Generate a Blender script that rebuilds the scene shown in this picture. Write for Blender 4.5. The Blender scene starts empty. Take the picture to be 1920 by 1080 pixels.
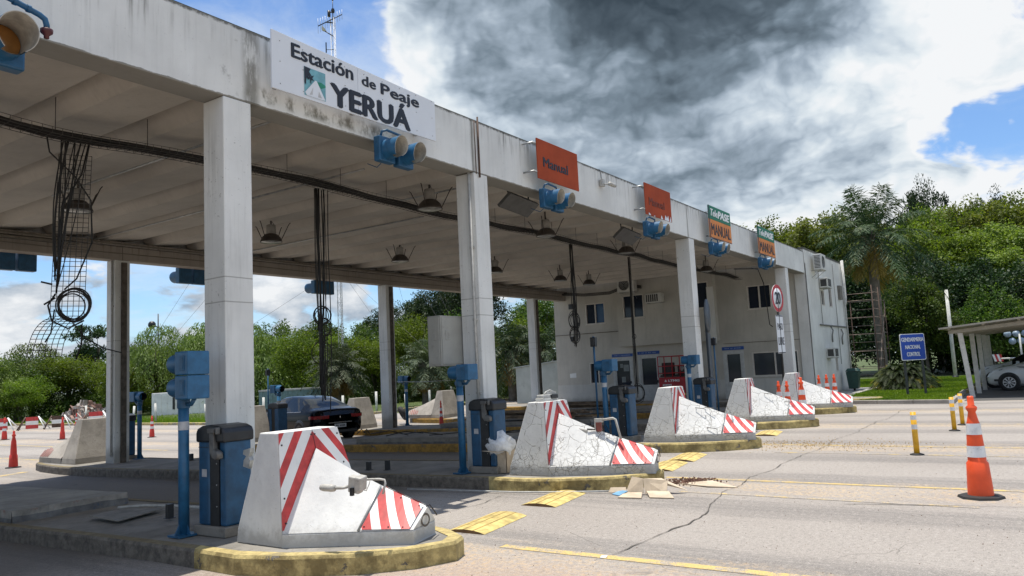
import bpy, math, random
import numpy as np
from mathutils import Vector, Matrix, noise as mnoise

# ------------------------------------------------------------------ camera, light, exposure
S = bpy.context.scene
COL = S.collection
R = math.radians

def make_camera():
    yaw, pitch, roll = R(34.0215), R(6.1406), R(-2.8435)
    f = Vector((math.cos(pitch)*math.cos(yaw), math.cos(pitch)*math.sin(yaw), math.sin(pitch)))
    r = f.cross(Vector((0, 0, 1))).normalized()
    u = r.cross(f)
    c, s = math.cos(roll), math.sin(roll)
    r2 = c*r + s*u
    u2 = -s*r + c*u
    cam = bpy.data.cameras.new('camera')
    o = bpy.data.objects.new('camera', cam)
    COL.objects.link(o)
    m = Matrix((r2, u2, -f)).transposed().to_4x4()
    m.translation = Vector((0, -7.5, 1.73))
    o.matrix_world = m
    cam.sensor_width = 36
    cam.lens = 27.046
    cam.clip_start = 0.05
    cam.clip_end = 3000
    S.camera = o
make_camera()

SUN = Vector((0.035, 0.125, 1.0)).normalized()
sl = bpy.data.lights.new('sun', 'SUN')
sl.energy = 5.0
sl.angle = R(0.5)
sl.color = (1.0, 0.94, 0.84)
so = bpy.data.objects.new('sun', sl)
so.rotation_euler = SUN.to_track_quat('Z', 'Y').to_euler()
so.location = (0, 0, 60)
COL.objects.link(so)

S.view_settings.view_transform = 'Standard'
S.view_settings.look = 'None'
S.view_settings.gamma = 1
S.view_settings.exposure = 0.22

class NT:
    """tiny node-tree helper"""
    def __init__(s, tree):
        s.t = tree
        s.n = tree.nodes
        s.l = tree.links
    def new(s, typ, **kw):
        n = s.n.new(typ)
        for k, v in kw.items():
            setattr(n, k, v)
        return n
    def put(s, sock, v):
        if v is None:
            return
        if isinstance(v, bpy.types.NodeSocket):
            s.l.new(v, sock)
        else:
            if isinstance(v, (tuple, list)) and len(v) == 3 and sock.type == 'RGBA':
                v = (*v, 1)
            sock.default_value = v
    def math(s, op, a, b=None, c=None, clamp=False):
        n = s.new('ShaderNodeMath', operation=op)
        n.use_clamp = clamp
        s.put(n.inputs[0], a)
        s.put(n.inputs[1], b)
        s.put(n.inputs[2], c)
        return n.outputs[0]
    def vmath(s, op, a, b=None, out=0):
        n = s.new('ShaderNodeVectorMath', operation=op)
        s.put(n.inputs[0], a)
        if op == 'SCALE':
            s.put(n.inputs[3], b)
        else:
            s.put(n.inputs[1], b)
        return n.outputs[out]
    def mix(s, fac, a, b, blend='MIX'):
        n = s.new('ShaderNodeMix', data_type='RGBA', blend_type=blend)
        s.put(n.inputs[0], fac)
        s.put(n.inputs[6], a)
        s.put(n.inputs[7], b)
        return n.outputs[2]
    def noise(s, vec, scale, detail=4, rough=.55, dist=0):
        n = s.new('ShaderNodeTexNoise')
        s.put(n.inputs['Vector'], vec)
        n.inputs['Scale'].default_value = scale
        n.inputs['Detail'].default_value = detail
        n.inputs['Roughness'].default_value = rough
        n.inputs['Distortion'].default_value = dist
        return n.outputs['Fac']
    def step(s, v, lo, hi):
        n = s.new('ShaderNodeMapRange', interpolation_type='SMOOTHSTEP')
        s.put(n.inputs[0], v)
        s.put(n.inputs[1], lo)
        s.put(n.inputs[2], hi)
        n.inputs[3].default_value = 0
        n.inputs[4].default_value = 1
        return n.outputs[0]
    def mapping(s, vec, scale=(1, 1, 1), loc=(0, 0, 0), rot=(0, 0, 0)):
        n = s.new('ShaderNodeMapping')
        s.put(n.inputs[0], vec)
        n.inputs['Location'].default_value = loc
        n.inputs['Rotation'].default_value = rot
        n.inputs['Scale'].default_value = scale
        return n.outputs[0]
    def xyz(s, vec):
        n = s.new('ShaderNodeSeparateXYZ')
        s.put(n.inputs[0], vec)
        return n.outputs

def make_world():
    w = bpy.data.worlds.new("World")
    S.world = w
    w.use_nodes = True
    T = NT(w.node_tree)
    T.n.clear()
    out = T.new('ShaderNodeOutputWorld')
    bg = T.new('ShaderNodeBackground')
    sky = T.new('ShaderNodeTexSky', sky_type='NISHITA')
    sky.sun_disc = False
    sky.sun_elevation = math.asin(SUN.z)
    sky.sun_rotation = math.atan2(SUN.x, SUN.y)
    sky.air_density = 1.0
    sky.dust_density = 0.6
    sky.ozone_density = 2.0
    tc = T.new('ShaderNodeTexCoord')
    d = T.vmath('NORMALIZE', tc.outputs['Generated'])
    x, y, z = T.xyz(d)
    zz = T.math('MAXIMUM', z, 0.0)
    inv = T.math('DIVIDE', 1.0, T.math('ADD', zz, 0.22))
    pl = T.vmath('SCALE', d, inv)
    warp = T.new('ShaderNodeTexNoise')
    T.put(warp.inputs['Vector'], pl)
    warp.inputs['Scale'].default_value = 2.2
    warp.inputs['Detail'].default_value = 3
    wv = T.vmath('SCALE', T.vmath('SUBTRACT', warp.outputs['Color'], (.5, .5, .5)), 0.35)
    plw = T.vmath('ADD', pl, wv)
    n1 = T.noise(plw, 1.9, 10, .60)
    n2 = T.noise(T.vmath('ADD', plw, (3.1, 1.7, .4)), 2.0, 8, .55)
    n3 = T.noise(T.vmath('ADD', plw, (7.1, 4.7, .4)), 6.0, 6, .58)
    def blob(c, k):
        c = Vector(c).normalized()
        dist = T.vmath('DISTANCE', dw, tuple(c), out=1)
        e = T.math('MULTIPLY', T.math('MULTIPLY', dist, dist), -k)
        return T.math('EXPONENT', e)
    # directions are jittered a little so that no cloud edge is a clean curve
    jn = T.new('ShaderNodeTexNoise')
    T.put(jn.inputs['Vector'], d)
    jn.inputs['Scale'].default_value = 7
    jn.inputs['Detail'].default_value = 4
    jn.inputs['Roughness'].default_value = .6
    dw = T.vmath('ADD', d, T.vmath('SCALE', T.vmath('SUBTRACT', jn.outputs['Color'], (.5, .5, .5)), .16))
    def blobs(lst):
        acc = None
        for c, k, a in lst:
            b = T.math('MULTIPLY', blob(c, k), a)
            acc = b if acc is None else T.math('ADD', acc, b)
        return acc
    def puffs(scale, seed):
        vo = T.new('ShaderNodeTexVoronoi', feature='F1')
        T.put(vo.inputs['Vector'], T.vmath('ADD', T.vmath('ADD', plw, T.vmath('SCALE', T.vmath('SUBTRACT', jn.outputs['Color'], (.5, .5, .5)), .5)), (seed, seed, seed)))
        vo.inputs['Scale'].default_value = scale
        vo.inputs['Detail'].default_value = 2
        vo.inputs['Roughness'].default_value = .55
        return T.math('SUBTRACT', .42, vo.outputs['Distance'])
    pf = puffs(5.5, 2.0)
    # coverage of the layer: negative blobs open blue holes
    cov = blobs([((.66, .668, .335), 130, -.26), ((.60, .68, .416), 90, -.15), ((.50, .76, .42), 60, -.03),
                 ((.971, .030, .243), 750, -.36), ((.978, .085, .220), 1500, -.22), ((.972, -.03, .245), 700, -.24),
                 ((.933, .238, .268), 4500, -.20),
                 ((.399, .906, .15), 60, -.30), ((.46, .87, .17), 60, -.24), ((.626, .777, .12), 100, -.20), ((.42, .90, .11), 200, -.1),
                 ((.795, .446, .411), 16, .24), ((.936, .261, .235), 40, .18), ((.90, .3, .33), 12, .18),
                 ((.729, .563, .389), 160, .12), ((.947, .064, .33), 80, .20), ((.95, .22, .15), 80, .2),
                 ((-.3, -.8, .5), 1.5, .12)])
    mval = T.math('ADD', T.math('ADD', n1, cov), T.math('MULTIPLY', pf, .10))
    mask = T.step(mval, .45, .56)
    # lightness of the cloud body
    lit = blobs([((.80, .42, .455), 26, -.30), ((.861, .337, .45), 50, -.25), ((.905, .20, .47), 60, -.18),
                 ((.82, .49, .31), 160, -.02), ((.936, .261, .225), 300, -.14), ((.887, .354, .25), 200, -.05), ((.955, .17, .27), 300, -.12), ((.94, .12, .20), 400, -.06),
                 ((.933, .185, .325), 500, .26), ((.90, .26, .29), 700, .12), ((.722, .575, .389), 170, .30), ((.947, .055, .31), 120, .20), ((.93, .03, .40), 90, .16),
                 ((.957, .233, .165), 120, .26), ((.694, .621, .366), 260, .20), ((.98, .02, .16), 100, .22),
                 ((.39, .915, .10), 60, .20), ((.626, .777, .08), 100, .16), ((.977, .072, .205), 2500, -.30)])
    base = T.math('ADD', T.math('ADD', T.math('MULTIPLY', n2, .94), .385), T.math('MULTIPLY', T.math('SUBTRACT', n3, .5), .36))
    v = T.math('ADD', T.math('ADD', base, lit), T.math('MULTIPLY', pf, .24))
    thin = T.math('MULTIPLY', T.math('SUBTRACT', 1.0, T.step(mval, .50, .66)), .22)
    v = T.math('ADD', v, thin)
    cr = T.new('ShaderNodeValToRGB')
    T.put(cr.inputs[0], v)
    e = cr.color_ramp.elements
    e[0].position = .08; e[0].color = (.050, .072, .095, 1)
    e[1].position = .92; e[1].color = (.95, .97, .99, 1)
    for p, c in ((.26, (.10, .135, .17)), (.42, (.20, .26, .32)), (.56, (.37, .45, .54)), (.68, (.58, .67, .76)), (.80, (.80, .87, .92))):
        q = e.new(p); q.color = (*c, 1)
    cloud = T.vmath('SCALE', cr.outputs[0], 8.2)
    # low cumulus banks near the horizon, in direction space
    dl = T.mapping(d, scale=(1, 1, 2.1))
    m1 = T.noise(dl, 7.5, 9, .55, .2)
    m2 = T.noise(T.vmath('ADD', dl, (1.3, 2.2, .07)), 11, 8, .6)
    band = T.math('MULTIPLY', T.step(z, -.02, .05), T.math('SUBTRACT', 1.0, T.step(z, .11, .24)))
    leftside = T.step(y, .45, .7)
    mm = T.math('MULTIPLY', T.step(T.math('ADD', m1, T.math('MULTIPLY', T.math('SUBTRACT', .12, z), .55)), .455, .53), T.math('MULTIPLY', band, leftside))
    cr2 = T.new('ShaderNodeValToRGB')
    T.put(cr2.inputs[0], T.math('ADD', m2, T.math('MULTIPLY', T.math('SUBTRACT', m1, .5), .9)))
    e = cr2.color_ramp.elements
    e[0].position = .36; e[0].color = (.36, .45, .56, 1)
    e[1].position = .68; e[1].color = (.93, .95, .97, 1)
    low = T.vmath('SCALE', cr2.outputs[0], 8.2)
    skyc = T.vmath('MULTIPLY', sky.outputs[0], (.80, .98, 1.18))
    skyc = T.vmath('SCALE', skyc, 1.25)
    veil = T.math('MULTIPLY', T.step(T.noise(T.vmath('ADD', plw, (11, 2, 5)), 2.4, 8, .62), .42, .75), .55)
    skyc = T.mix(veil, skyc, (6.6, 7.3, 7.9))
    c1 = T.mix(mask, skyc, cloud)
    c2 = T.mix(mm, c1, low)
    haze = T.math('SUBTRACT', 1.0, T.step(z, -.02, .10))
    c3 = T.mix(T.math('MULTIPLY', haze, .22), c2, (5.6, 6.6, 7.4))
    T.put(bg.inputs[0], c3)
    bg.inputs[1].default_value = 0.1
    T.l.new(bg.outputs[0], out.inputs[0])
    w.cycles.sampling_method = 'MANUAL'
    w.cycles.sample_map_resolution = 512
make_world()

# ------------------------------------------------------------------ materials
MATS = {}
def _mat(name):
    m = bpy.data.materials.new(name)
    m.use_nodes = True
    T = NT(m.node_tree)
    T.n.clear()
    out = T.new('ShaderNodeOutputMaterial')
    b = T.new('ShaderNodeBsdfPrincipled')
    T.l.new(b.outputs[0], out.inputs[0])
    MATS[name] = m
    return m, T, b, out

def coords(T, kind='obj'):
    if kind == 'world':
        return T.new('ShaderNodeNewGeometry').outputs['Position']
    return T.new('ShaderNodeTexCoord').outputs['Object']

def bump(T, b, h, strength=.3, dist=.01):
    n = T.new('ShaderNodeBump')
    n.inputs['Strength'].default_value = strength
    n.inputs['Distance'].default_value = dist
    T.put(n.inputs['Height'], h)
    T.l.new(n.outputs[0], b.inputs['Normal'])

def simple(name, col, rough=.6, metal=0, var=.18, scale=7, bmp=0, dirt=0, dirtcol=(.06, .055, .045), kind='obj', coat=0, spec=None, fine=60):
    m, T, b, out = _mat(name)
    co = coords(T, kind)
    n = T.noise(co, scale, 5, .6)
    lo = tuple(max(0, c*(1-var)) for c in col)
    hi = tuple(min(1, c*(1+var)) for c in col)
    c = T.mix(T.step(n, .3, .7), lo, hi)
    if dirt:
        dn = T.noise(T.vmath('ADD', co, (3, 5, 7)), scale*1.7, 8, .7)
        c = T.mix(T.math('MULTIPLY', T.step(dn, .55, .72), dirt), c, dirtcol)
    T.put(b.inputs['Base Color'], c)
    b.inputs['Roughness'].default_value = rough
    b.inputs['Metallic'].default_value = metal
    b.inputs['Coat Weight'].default_value = coat
    if spec is not None:
        b.inputs['Specular IOR Level'].default_value = spec
    if bmp:
        bump(T, b, T.noise(co, fine, 4, .6), bmp, .01)
    return m

def glass(name, col=(.01, .014, .018), rough=.06):
    m, T, b, out = _mat(name)
    co = coords(T)
    n = T.noise(co, 1.5, 2)
    T.put(b.inputs['Base Color'], T.mix(n, col, tuple(c*1.8 for c in col)))
    b.inputs['Roughness'].default_value = rough
    b.inputs['Specular IOR Level'].default_value = .3
    return m

def concrete_wall(name, col, streak=.5, joints=(), lowedge=None, topz=None, mold=.7, blotch=.35, speck=.25, botz=None, streakcol=(.10, .095, .08), patch=True, rough=.85):
    """painted concrete with rain streaks, mould below the top edge and flaked specks"""
    m, T, b, out = _mat(name)
    co = coords(T, 'world')
    x, y, z = T.xyz(co)
    big = T.noise(co, .7, 5, .6)
    c = T.mix(T.step(big, .3, .7), tuple(k*.86 for k in col), tuple(min(1, k*1.08) for k in col))
    br = T.noise(T.mapping(co, scale=(9, 9, 1.2)), 1.0, 5, .6)
    c = T.mix(T.math('MULTIPLY', T.step(br, .48, .75), blotch), c, tuple(k*.72 for k in col))
    st = T.noise(T.mapping(co, scale=(11, 11, .55)), 1.0, 7, .68)
    amt = T.math('MULTIPLY', T.step(st, .47, .70), T.step(T.noise(T.vmath('ADD', co, (4, 4, 4)), .55, 4, .6), .34, .66))
    spot = T.noise(T.vmath('ADD', co, (8, 1, 3)), 2.2, 6, .7)
    c = T.mix(T.math('MULTIPLY', T.step(spot, .62, .74), streak*.5), c, streakcol)
    if topz is not None:
        g = T.step(z, topz-.75, topz+.02)
        amt = T.math('MULTIPLY', amt, T.math('ADD', T.math('MULTIPLY', T.math('POWER', g, 2.2), 1.35), .16))
        edge = T.math('MULTIPLY', T.step(T.math('ADD', z, T.math('MULTIPLY', T.math('SUBTRACT', T.noise(co, 14, 5, .7), .5), .12)), topz-.05, topz-.005), mold)
    T_amt = T.math('MULTIPLY', amt, streak, clamp=True)
    c = T.mix(T_amt, c, streakcol)
    if topz is not None:
        c = T.mix(edge, c, (.035, .035, .028))
    if lowedge is not None:
        rag = T.math('MULTIPLY', T.math('SUBTRACT', T.noise(T.mapping(co, scale=(5, 5, 20)), 1.0, 6, .75), .5), .07)
        le = T.math('SUBTRACT', 1.0, T.step(T.math('ADD', z, rag), lowedge+.016, lowedge+.024))
        c = T.mix(T.math('MULTIPLY', le, T.math('MULTIPLY', T.step(y, -.1, .0), .8)), c, (.13, .12, .095))
        sx_ = T.math('MULTIPLY', T.step(x, 5.5, 5.9), T.math('SUBTRACT', 1.0, T.step(x, 7.6, 9.2)))
        sn = T.noise(T.mapping(co, scale=(4, 4, 2.2)), 1.0, 8, .7)
        sz_ = T.math('MULTIPLY', T.math('SUBTRACT', 1.0, T.step(z, 5.24, 5.36)), T.step(z, 5.08, 5.18))
        c = T.mix(T.math('MULTIPLY', T.math('MULTIPLY', sx_, sz_), T.math('MULTIPLY', T.step(sn, .44, .60), .8)), c, (.085, .075, .045))
        lf_ = T.math('MULTIPLY', T.math('SUBTRACT', 1.0, T.step(T.math('ABSOLUTE', T.math('SUBTRACT', x, 5.72)), .04, .16)), T.step(T.noise(T.mapping(co, scale=(9, 9, 2)), 1.0, 6, .7), .35, .55))
        c = T.mix(T.math('MULTIPLY', lf_, .7), c, (.10, .095, .075))
        for jx in (10.13, 19.75):
            dj = T.math('ABSOLUTE', T.math('SUBTRACT', T.math('ADD', x, T.math('MULTIPLY', T.math('SUBTRACT', T.noise(co, 3, 4), .5), .08)), jx))
            c = T.mix(T.math('MULTIPLY', T.math('SUBTRACT', 1.0, T.step(dj, .01, .07)), .6), c, (.12, .11, .09))
    if botz is not None:
        e2 = T.math('SUBTRACT', 1.0, T.step(T.math('ADD', z, T.math('MULTIPLY', T.math('SUBTRACT', T.noise(co, 3, 6, .7), .5), .35)), botz, botz+.35))
        c = T.mix(T.math('MULTIPLY', e2, .55), c, (.10, .09, .075))
    for jz in joints:
        dz = T.math('ABSOLUTE', T.math('SUBTRACT', T.math('ADD', z, T.math('MULTIPLY', T.math('SUBTRACT', T.noise(co, 2, 2), .5), .02)), jz))
        c = T.mix(T.math('MULTIPLY', T.math('SUBTRACT', 1.0, T.step(dz, .003, .010)), .55), c, (.13, .125, .11))
    sp = T.noise(co, 22, 4, .75)
    c = T.mix(T.math('MULTIPLY', T.math('MULTIPLY', T.step(sp, .62, .66), T.step(T.noise(co, 1.9, 3), .45, .58)), speck), c, (.13, .125, .11))
    T.put(b.inputs['Base Color'], c)
    b.inputs['Roughness'].default_value = rough
    bump(T, b, T.math('ADD', T.noise(co, 45, 5, .65), T.math('MULTIPLY', sp, .6)), .35, .006)
    return m

def crack_fac(T, co, scale, width, seed=0):
    w = T.new('ShaderNodeTexNoise')
    T.put(w.inputs['Vector'], co)
    w.inputs['Scale'].default_value = scale*1.3
    w.inputs['Detail'].default_value = 4
    p = T.vmath('ADD', co, T.vmath('SCALE', T.vmath('SUBTRACT', w.outputs['Color'], (.5, .5, .5)), .45/scale))
    v = T.new('ShaderNodeTexVoronoi', feature='DISTANCE_TO_EDGE')
    T.put(v.inputs['Vector'], T.vmath('ADD', p, (seed, seed*.7, seed*.3)))
    v.inputs['Scale'].default_value = scale
    return T.math('SUBTRACT', 1.0, T.step(v.outputs['Distance'], width*.25, width))

def barrier_mat(name, cracks, grime=.3):
    m, T, b, out = _mat(name)
    co = coords(T)
    x, y, z = T.xyz(co)
    c = T.mix(T.step(T.noise(co, 3, 6, .6), .3, .7), (.60, .605, .60), (.72, .725, .71))
    gr = T.noise(co, 9, 7, .72)
    c = T.mix(T.math('MULTIPLY', T.step(gr, .55, .72), grime), c, (.20, .19, .17))
    h = gr
    if cracks:
        f1 = T.math('MULTIPLY', crack_fac(T, co, 4.6, .020, 1.3), T.step(T.noise(co, 5.5, 3), .36, .5))
        f2 = T.math('MULTIPLY', crack_fac(T, co, 15, .040, 4.1), T.step(T.noise(co, 2.6, 4), .42, .60))
        f = T.math('MULTIPLY', T.math('MAXIMUM', f1, f2), cracks)
        c = T.mix(f, c, (.15, .135, .11))
        h = T.math('SUBTRACT', gr, T.math('MULTIPLY', f, 1.5))
    low = T.math('SUBTRACT', 1.0, T.step(T.math('ADD', z, T.math('MULTIPLY', T.math('SUBTRACT', gr, .5), .35)), .02, .22))
    c = T.mix(T.math('MULTIPLY', low, .55), c, (.16, .145, .12))
    sp = T.noise(co, 40, 3, .7)
    c = T.mix(T.math('MULTIPLY', T.step(sp, .68, .72), .6), c, (.06, .055, .05))
    T.put(b.inputs['Base Color'], c)
    b.inputs['Roughness'].default_value = .8
    bump(T, b, h, .5, .01)
    return m

def raw_concrete(name, col, pits=.5, rough=.9, stain=.4, kind='world'):
    m, T, b, out = _mat(name)
    co = coords(T, kind)
    c = T.mix(T.step(T.noise(co, 1.6, 7, .65), .3, .7), tuple(k*.72 for k in col), tuple(k*1.15 for k in col))
    s2 = T.noise(T.vmath('ADD', co, (9, 2, 4)), 5, 8, .7)
    c = T.mix(T.math('MULTIPLY', T.step(s2, .50, .70), stain), c, tuple(k*.42 for k in col))
    p = T.noise(co, 26, 4, .7)
    c = T.mix(T.math('MULTIPLY', T.step(p, .63, .69), pits), c, (.05, .045, .04))
    T.put(b.inputs['Base Color'], c)
    b.inputs['Roughness'].default_value = rough
    bump(T, b, T.math('ADD', p, s2), .5, .012)
    return m

def kerb_mat(name, paint, amount, conc=(.19, .17, .14), edgepaint=.1):
    m, T, b, out = _mat(name)
    co = coords(T, 'world')
    n = T.noise(co, 2.6, 8, .68)
    n2 = T.noise(co, 11, 6, .7)
    cc = T.mix(T.step(T.noise(co, 9, 6, .7), .3, .7), tuple(k*.45 for k in conc), tuple(k*1.15 for k in conc))
    nx, ny, nz = T.xyz(T.new('ShaderNodeNewGeometry').outputs['Normal'])
    topf = T.step(nz, .5, .9)
    grime = T.math('SUBTRACT', 1.0, T.math('MULTIPLY', topf, .75))  # brown stain, heavier on the sides; sunlit paleness of the tops painted in too
    pc = T.mix(T.math('MULTIPLY', T.step(n2, .36, .60), .8), tuple(min(1, k*1.1) for k in paint), tuple(k*.62 for k in paint))
    big = T.noise(T.vmath('ADD', co, (2, 9, 1)), 3.2, 7, .7)
    pc = T.mix(T.math('MULTIPLY', T.math('MULTIPLY', T.step(big, .44, .64), grime), .75), pc, (.130, .095, .035))
    f = T.step(T.math('ADD', n, T.math('MULTIPLY', T.math('SUBTRACT', n2, .5), .35)), amount+.10, amount+.125)
    f2 = T.math('SUBTRACT', 1.0, T.math('MULTIPLY', f, T.math('SUBTRACT', 1.0, T.math('MULTIPLY', topf, .6))))
    c = T.mix(f2, cc, pc)
    T.put(b.inputs['Base Color'], c)
    b.inputs['Roughness'].default_value = .85
    bump(T, b, T.math('ADD', T.math('MULTIPLY', f2, .5), T.noise(co, 30, 5, .7)), .7, .014)
    return m

def road_mat():
    m, T, b, out = _mat('worn_road')
    co = coords(T, 'world')
    x, y, z = T.xyz(co)
    big = T.noise(co, .22, 5, .6)
    c = T.mix(T.step(big, .3, .7), (.265, .238, .212), (.325, .298, .268))
    # long tyre-polished bands along the lanes (they run in Y, repeat every lane)
    w = T.math('ADD', x, T.math('MULTIPLY', T.math('SUBTRACT', T.noise(co, .35, 3), .5), .7))
    ph = T.math('MULTIPLY', T.math('SUBTRACT', w, 7.93), 2*math.pi/4.81*2)
    tr = T.math('COSINE', T.math('ADD', ph, math.pi))
    streak = T.noise(T.mapping(co, scale=(5.5, .25, 1)), 1.0, 6, .65)
    tf = T.math('MULTIPLY', T.step(T.math('ADD', T.math('MULTIPLY', tr, .28), streak), .44, .90), .72)
    c = T.mix(tf, c, (.148, .138, .128))
    st2 = T.noise(T.mapping(co, scale=(14, .35, 1), loc=(3, 1, 0)), 1.0, 5, .6)
    c = T.mix(T.math('MULTIPLY', T.step(st2, .55, .75), .30), c, (.16, .15, .14))
    # sandy dust that gathers along the lane edges in front of the islands
    ph2 = T.math('MULTIPLY', T.math('SUBTRACT', x, 5.9), 2*math.pi/4.81)
    dust = T.math('ADD', T.math('MULTIPLY', T.math('COSINE', ph2), .34), T.noise(T.mapping(co, scale=(2.2, .55, 1)), 1.0, 7, .68))
    dm = T.step(dust, .66, .90)
    grain = T.noise(co, 17, 6, .8)
    dm = T.math('MULTIPLY', dm, T.step(grain, .44, .60))
    c = T.mix(T.math('MULTIPLY', dm, .9), c, (.52, .38, .22))
    near = T.math('MULTIPLY', T.math('SUBTRACT', 1.0, T.step(T.math('ADD', x, T.math('MULTIPLY', big, 1.5)), 6.2, 7.4)), T.math('SUBTRACT', 1.0, T.step(y, -1.5, .0)))
    c = T.mix(T.math('MULTIPLY', near, .55), c, (.34, .24, .175))
    # aggregate speckle
    s0 = T.noise(co, 20, 6, .85)
    c = T.mix(T.math('MULTIPLY', T.step(s0, .52, .64), .55), c, (.46, .42, .385))
    c = T.mix(T.math('MULTIPLY', T.step(T.math('SUBTRACT', 1.0, s0), .52, .64), .62), c, (.12, .108, .10))
    s1 = T.noise(co, 75, 3, .8)
    c = T.mix(T.math('MULTIPLY', T.step(s1, .52, .66), .55), c, (.52, .46, .41))
    c = T.mix(T.math('MULTIPLY', T.step(T.math('SUBTRACT', 1.0, s1), .54, .68), .60), c, (.11, .10, .095))
    s2 = T.noise(co, 9, 6, .75)
    c = T.mix(T.math('MULTIPLY', T.step(s2, .60, .74), .45), c, (.17, .155, .14))
    # darker ground inside the plaza, from the canopy's front edge to its back
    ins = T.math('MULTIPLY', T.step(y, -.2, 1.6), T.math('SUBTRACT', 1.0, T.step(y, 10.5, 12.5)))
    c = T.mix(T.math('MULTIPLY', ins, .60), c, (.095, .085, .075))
    cr = T.math('MULTIPLY', crack_fac(T, co, .30, .0022, 2.2), T.step(T.noise(co, .7, 3), .46, .60))
    c = T.mix(T.math('MULTIPLY', cr, .5), c, (.09, .08, .07))
    T.put(b.inputs['Base Color'], c)
    b.inputs['Roughness'].default_value = .88
    bump(T, b, T.math('ADD', s1, T.math('MULTIPLY', s2, .6)), .55, .008)
    return m

def line_mat(name, paint, keep=.45):
    m, T, b, out = _mat(name)
    co = coords(T, 'world')
    n = T.noise(co, 4, 8, .75)
    s1 = T.noise(co, 75, 3, .8)
    road = T.mix(T.step(s1, .4, .6), (.22, .20, .18), (.42, .37, .32))
    pc = T.mix(T.step(s1, .35, .6), tuple(k*.72 for k in paint), paint)
    c = T.mix(T.step(T.math('ADD', n, T.math('MULTIPLY', T.math('SUBTRACT', s1, .5), .5)), keep, keep+.12), road, pc)
    T.put(b.inputs['Base Color'], c)
    b.inputs['Roughness'].default_value = .8
    bump(T, b, s1, .4, .006)
    return m

def leaf_mat(name, a, bcol, c3=None, trans=.34, rough=.58):
    m, T, b, out = _mat(name)
    co = coords(T, 'world')
    n = T.noise(co, .55, 4, .6)
    n2 = T.noise(co, 4.5, 3, .6)
    c = T.mix(T.step(T.math('ADD', T.math('MULTIPLY', n, .6), T.math('MULTIPLY', n2, .4)), .38, .62), a, bcol)
    if c3:
        c = T.mix(T.step(T.noise(T.vmath('ADD', co, (5, 5, 5)), 2.2, 2), .56, .68), c, c3)
    rnd = T.new('ShaderNodeObjectInfo').outputs['Random']
    hs = T.new('ShaderNodeHueSaturation')
    T.put(hs.inputs['Hue'], T.math('ADD', .468, T.math('MULTIPLY', rnd, .03)))
    T.put(hs.inputs['Value'], T.math('ADD', .95, T.math('MULTIPLY', rnd, .55)))
    T.put(hs.inputs['Color'], c)
    hs.inputs['Saturation'].default_value = 1.12
    c = hs.outputs[0]
    T.put(b.inputs['Base Color'], c)
    b.inputs['Roughness'].default_value = rough
    b.inputs['Specular IOR Level'].default_value = .28
    tr = T.new('ShaderNodeBsdfTranslucent')
    T.put(tr.inputs[0], T.vmath('MULTIPLY', c, (1.5, 1.6, .7)))
    ms = T.new('ShaderNodeMixShader')
    ms.inputs[0].default_value = trans
    T.l.new(b.outputs[0], ms.inputs[1])
    T.l.new(tr.outputs[0], ms.inputs[2])
    T.l.new(ms.outputs[0], out.inputs[0])
    return m

FASCIA = concrete_wall('fascia_paint', (.69, .70, .685), streak=.85, topz=5.98, mold=.9, blotch=.22, speck=.25, streakcol=(.09, .088, .075), lowedge=5.07)
COLUMN = concrete_wall('column_paint', (.69, .70, .685), streak=.25, botz=.15, blotch=.2, speck=.75, joints=(2.67, 2.95))
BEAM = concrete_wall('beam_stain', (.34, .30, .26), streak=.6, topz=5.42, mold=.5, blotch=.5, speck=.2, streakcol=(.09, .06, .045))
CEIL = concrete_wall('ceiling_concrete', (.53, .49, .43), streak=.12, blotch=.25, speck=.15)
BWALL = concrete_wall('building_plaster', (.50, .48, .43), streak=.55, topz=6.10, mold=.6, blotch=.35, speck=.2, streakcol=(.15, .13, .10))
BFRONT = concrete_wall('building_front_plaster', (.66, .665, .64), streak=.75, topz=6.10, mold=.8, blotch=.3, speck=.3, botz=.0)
BBAND = concrete_wall('plinth_paint', (.55, .55, .52), streak=.2, blotch=.25, speck=.3, botz=.05)
FENCEP = simple('post_paint', (.62, .62, .58), .8, var=.15, scale=5, dirt=.5)
BAR0 = barrier_mat('barrier_paint_smooth', 0, .22)
BARC = barrier_mat('barrier_paint_crazed', .8, .45)
BARC2 = barrier_mat('barrier_paint_light_crazed', .75, .3)
RAW = raw_concrete('raw_concrete', (.36, .33, .29), pits=.8)
SLAB = raw_concrete('island_slab', (.25, .235, .21), pits=.25, stain=.6)
SLAB2 = raw_concrete('booth_slab', (.36, .35, .32), pits=.3, stain=.5)
KERBY = kerb_mat('kerb_yellow_paint', (.50, .40, .17), .50)
KERBG = kerb_mat('kerb_bare_concrete', (.26, .20, .08), .20, conc=(.17, .15, .125))
KERBO = kerb_mat('kerb_ochre_paint', (.42, .24, .05), .52, conc=(.20, .17, .13))
KERBR = kerb_mat('kerb_roadside', (.55, .45, .2), .42, conc=(.36, .32, .27))
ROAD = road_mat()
YLINE = line_mat('worn_yellow_line', (.62, .45, .16), .42)
YLINE2 = line_mat('flaking_yellow_line', (.62, .46, .19), .50)
HUMP = simple('hump_yellow_rubber', (.50, .39, .14), .8, var=.35, scale=6, dirt=.75, dirtcol=(.24, .16, .06), bmp=.3)
GROOVE = simple('hump_groove', (.30, .19, .05), .8, var=.4, scale=9)
HUMPK = simple('hump_dark_edge', (.14, .08, .035), .8, var=.3)
PWHITE = simple('panel_white', (.76, .77, .76), .45, var=.05, scale=4, dirt=.15, dirtcol=(.35, .33, .3))
PRED = simple('panel_red', (.52, .045, .045), .5, var=.25, scale=8, dirt=.25, dirtcol=(.45, .16, .13))
SIGNW = simple('sign_white', (.70, .73, .77), .4, var=.03, scale=2)
INK = simple('sign_ink', (.012, .014, .022), .5, var=.1)
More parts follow.
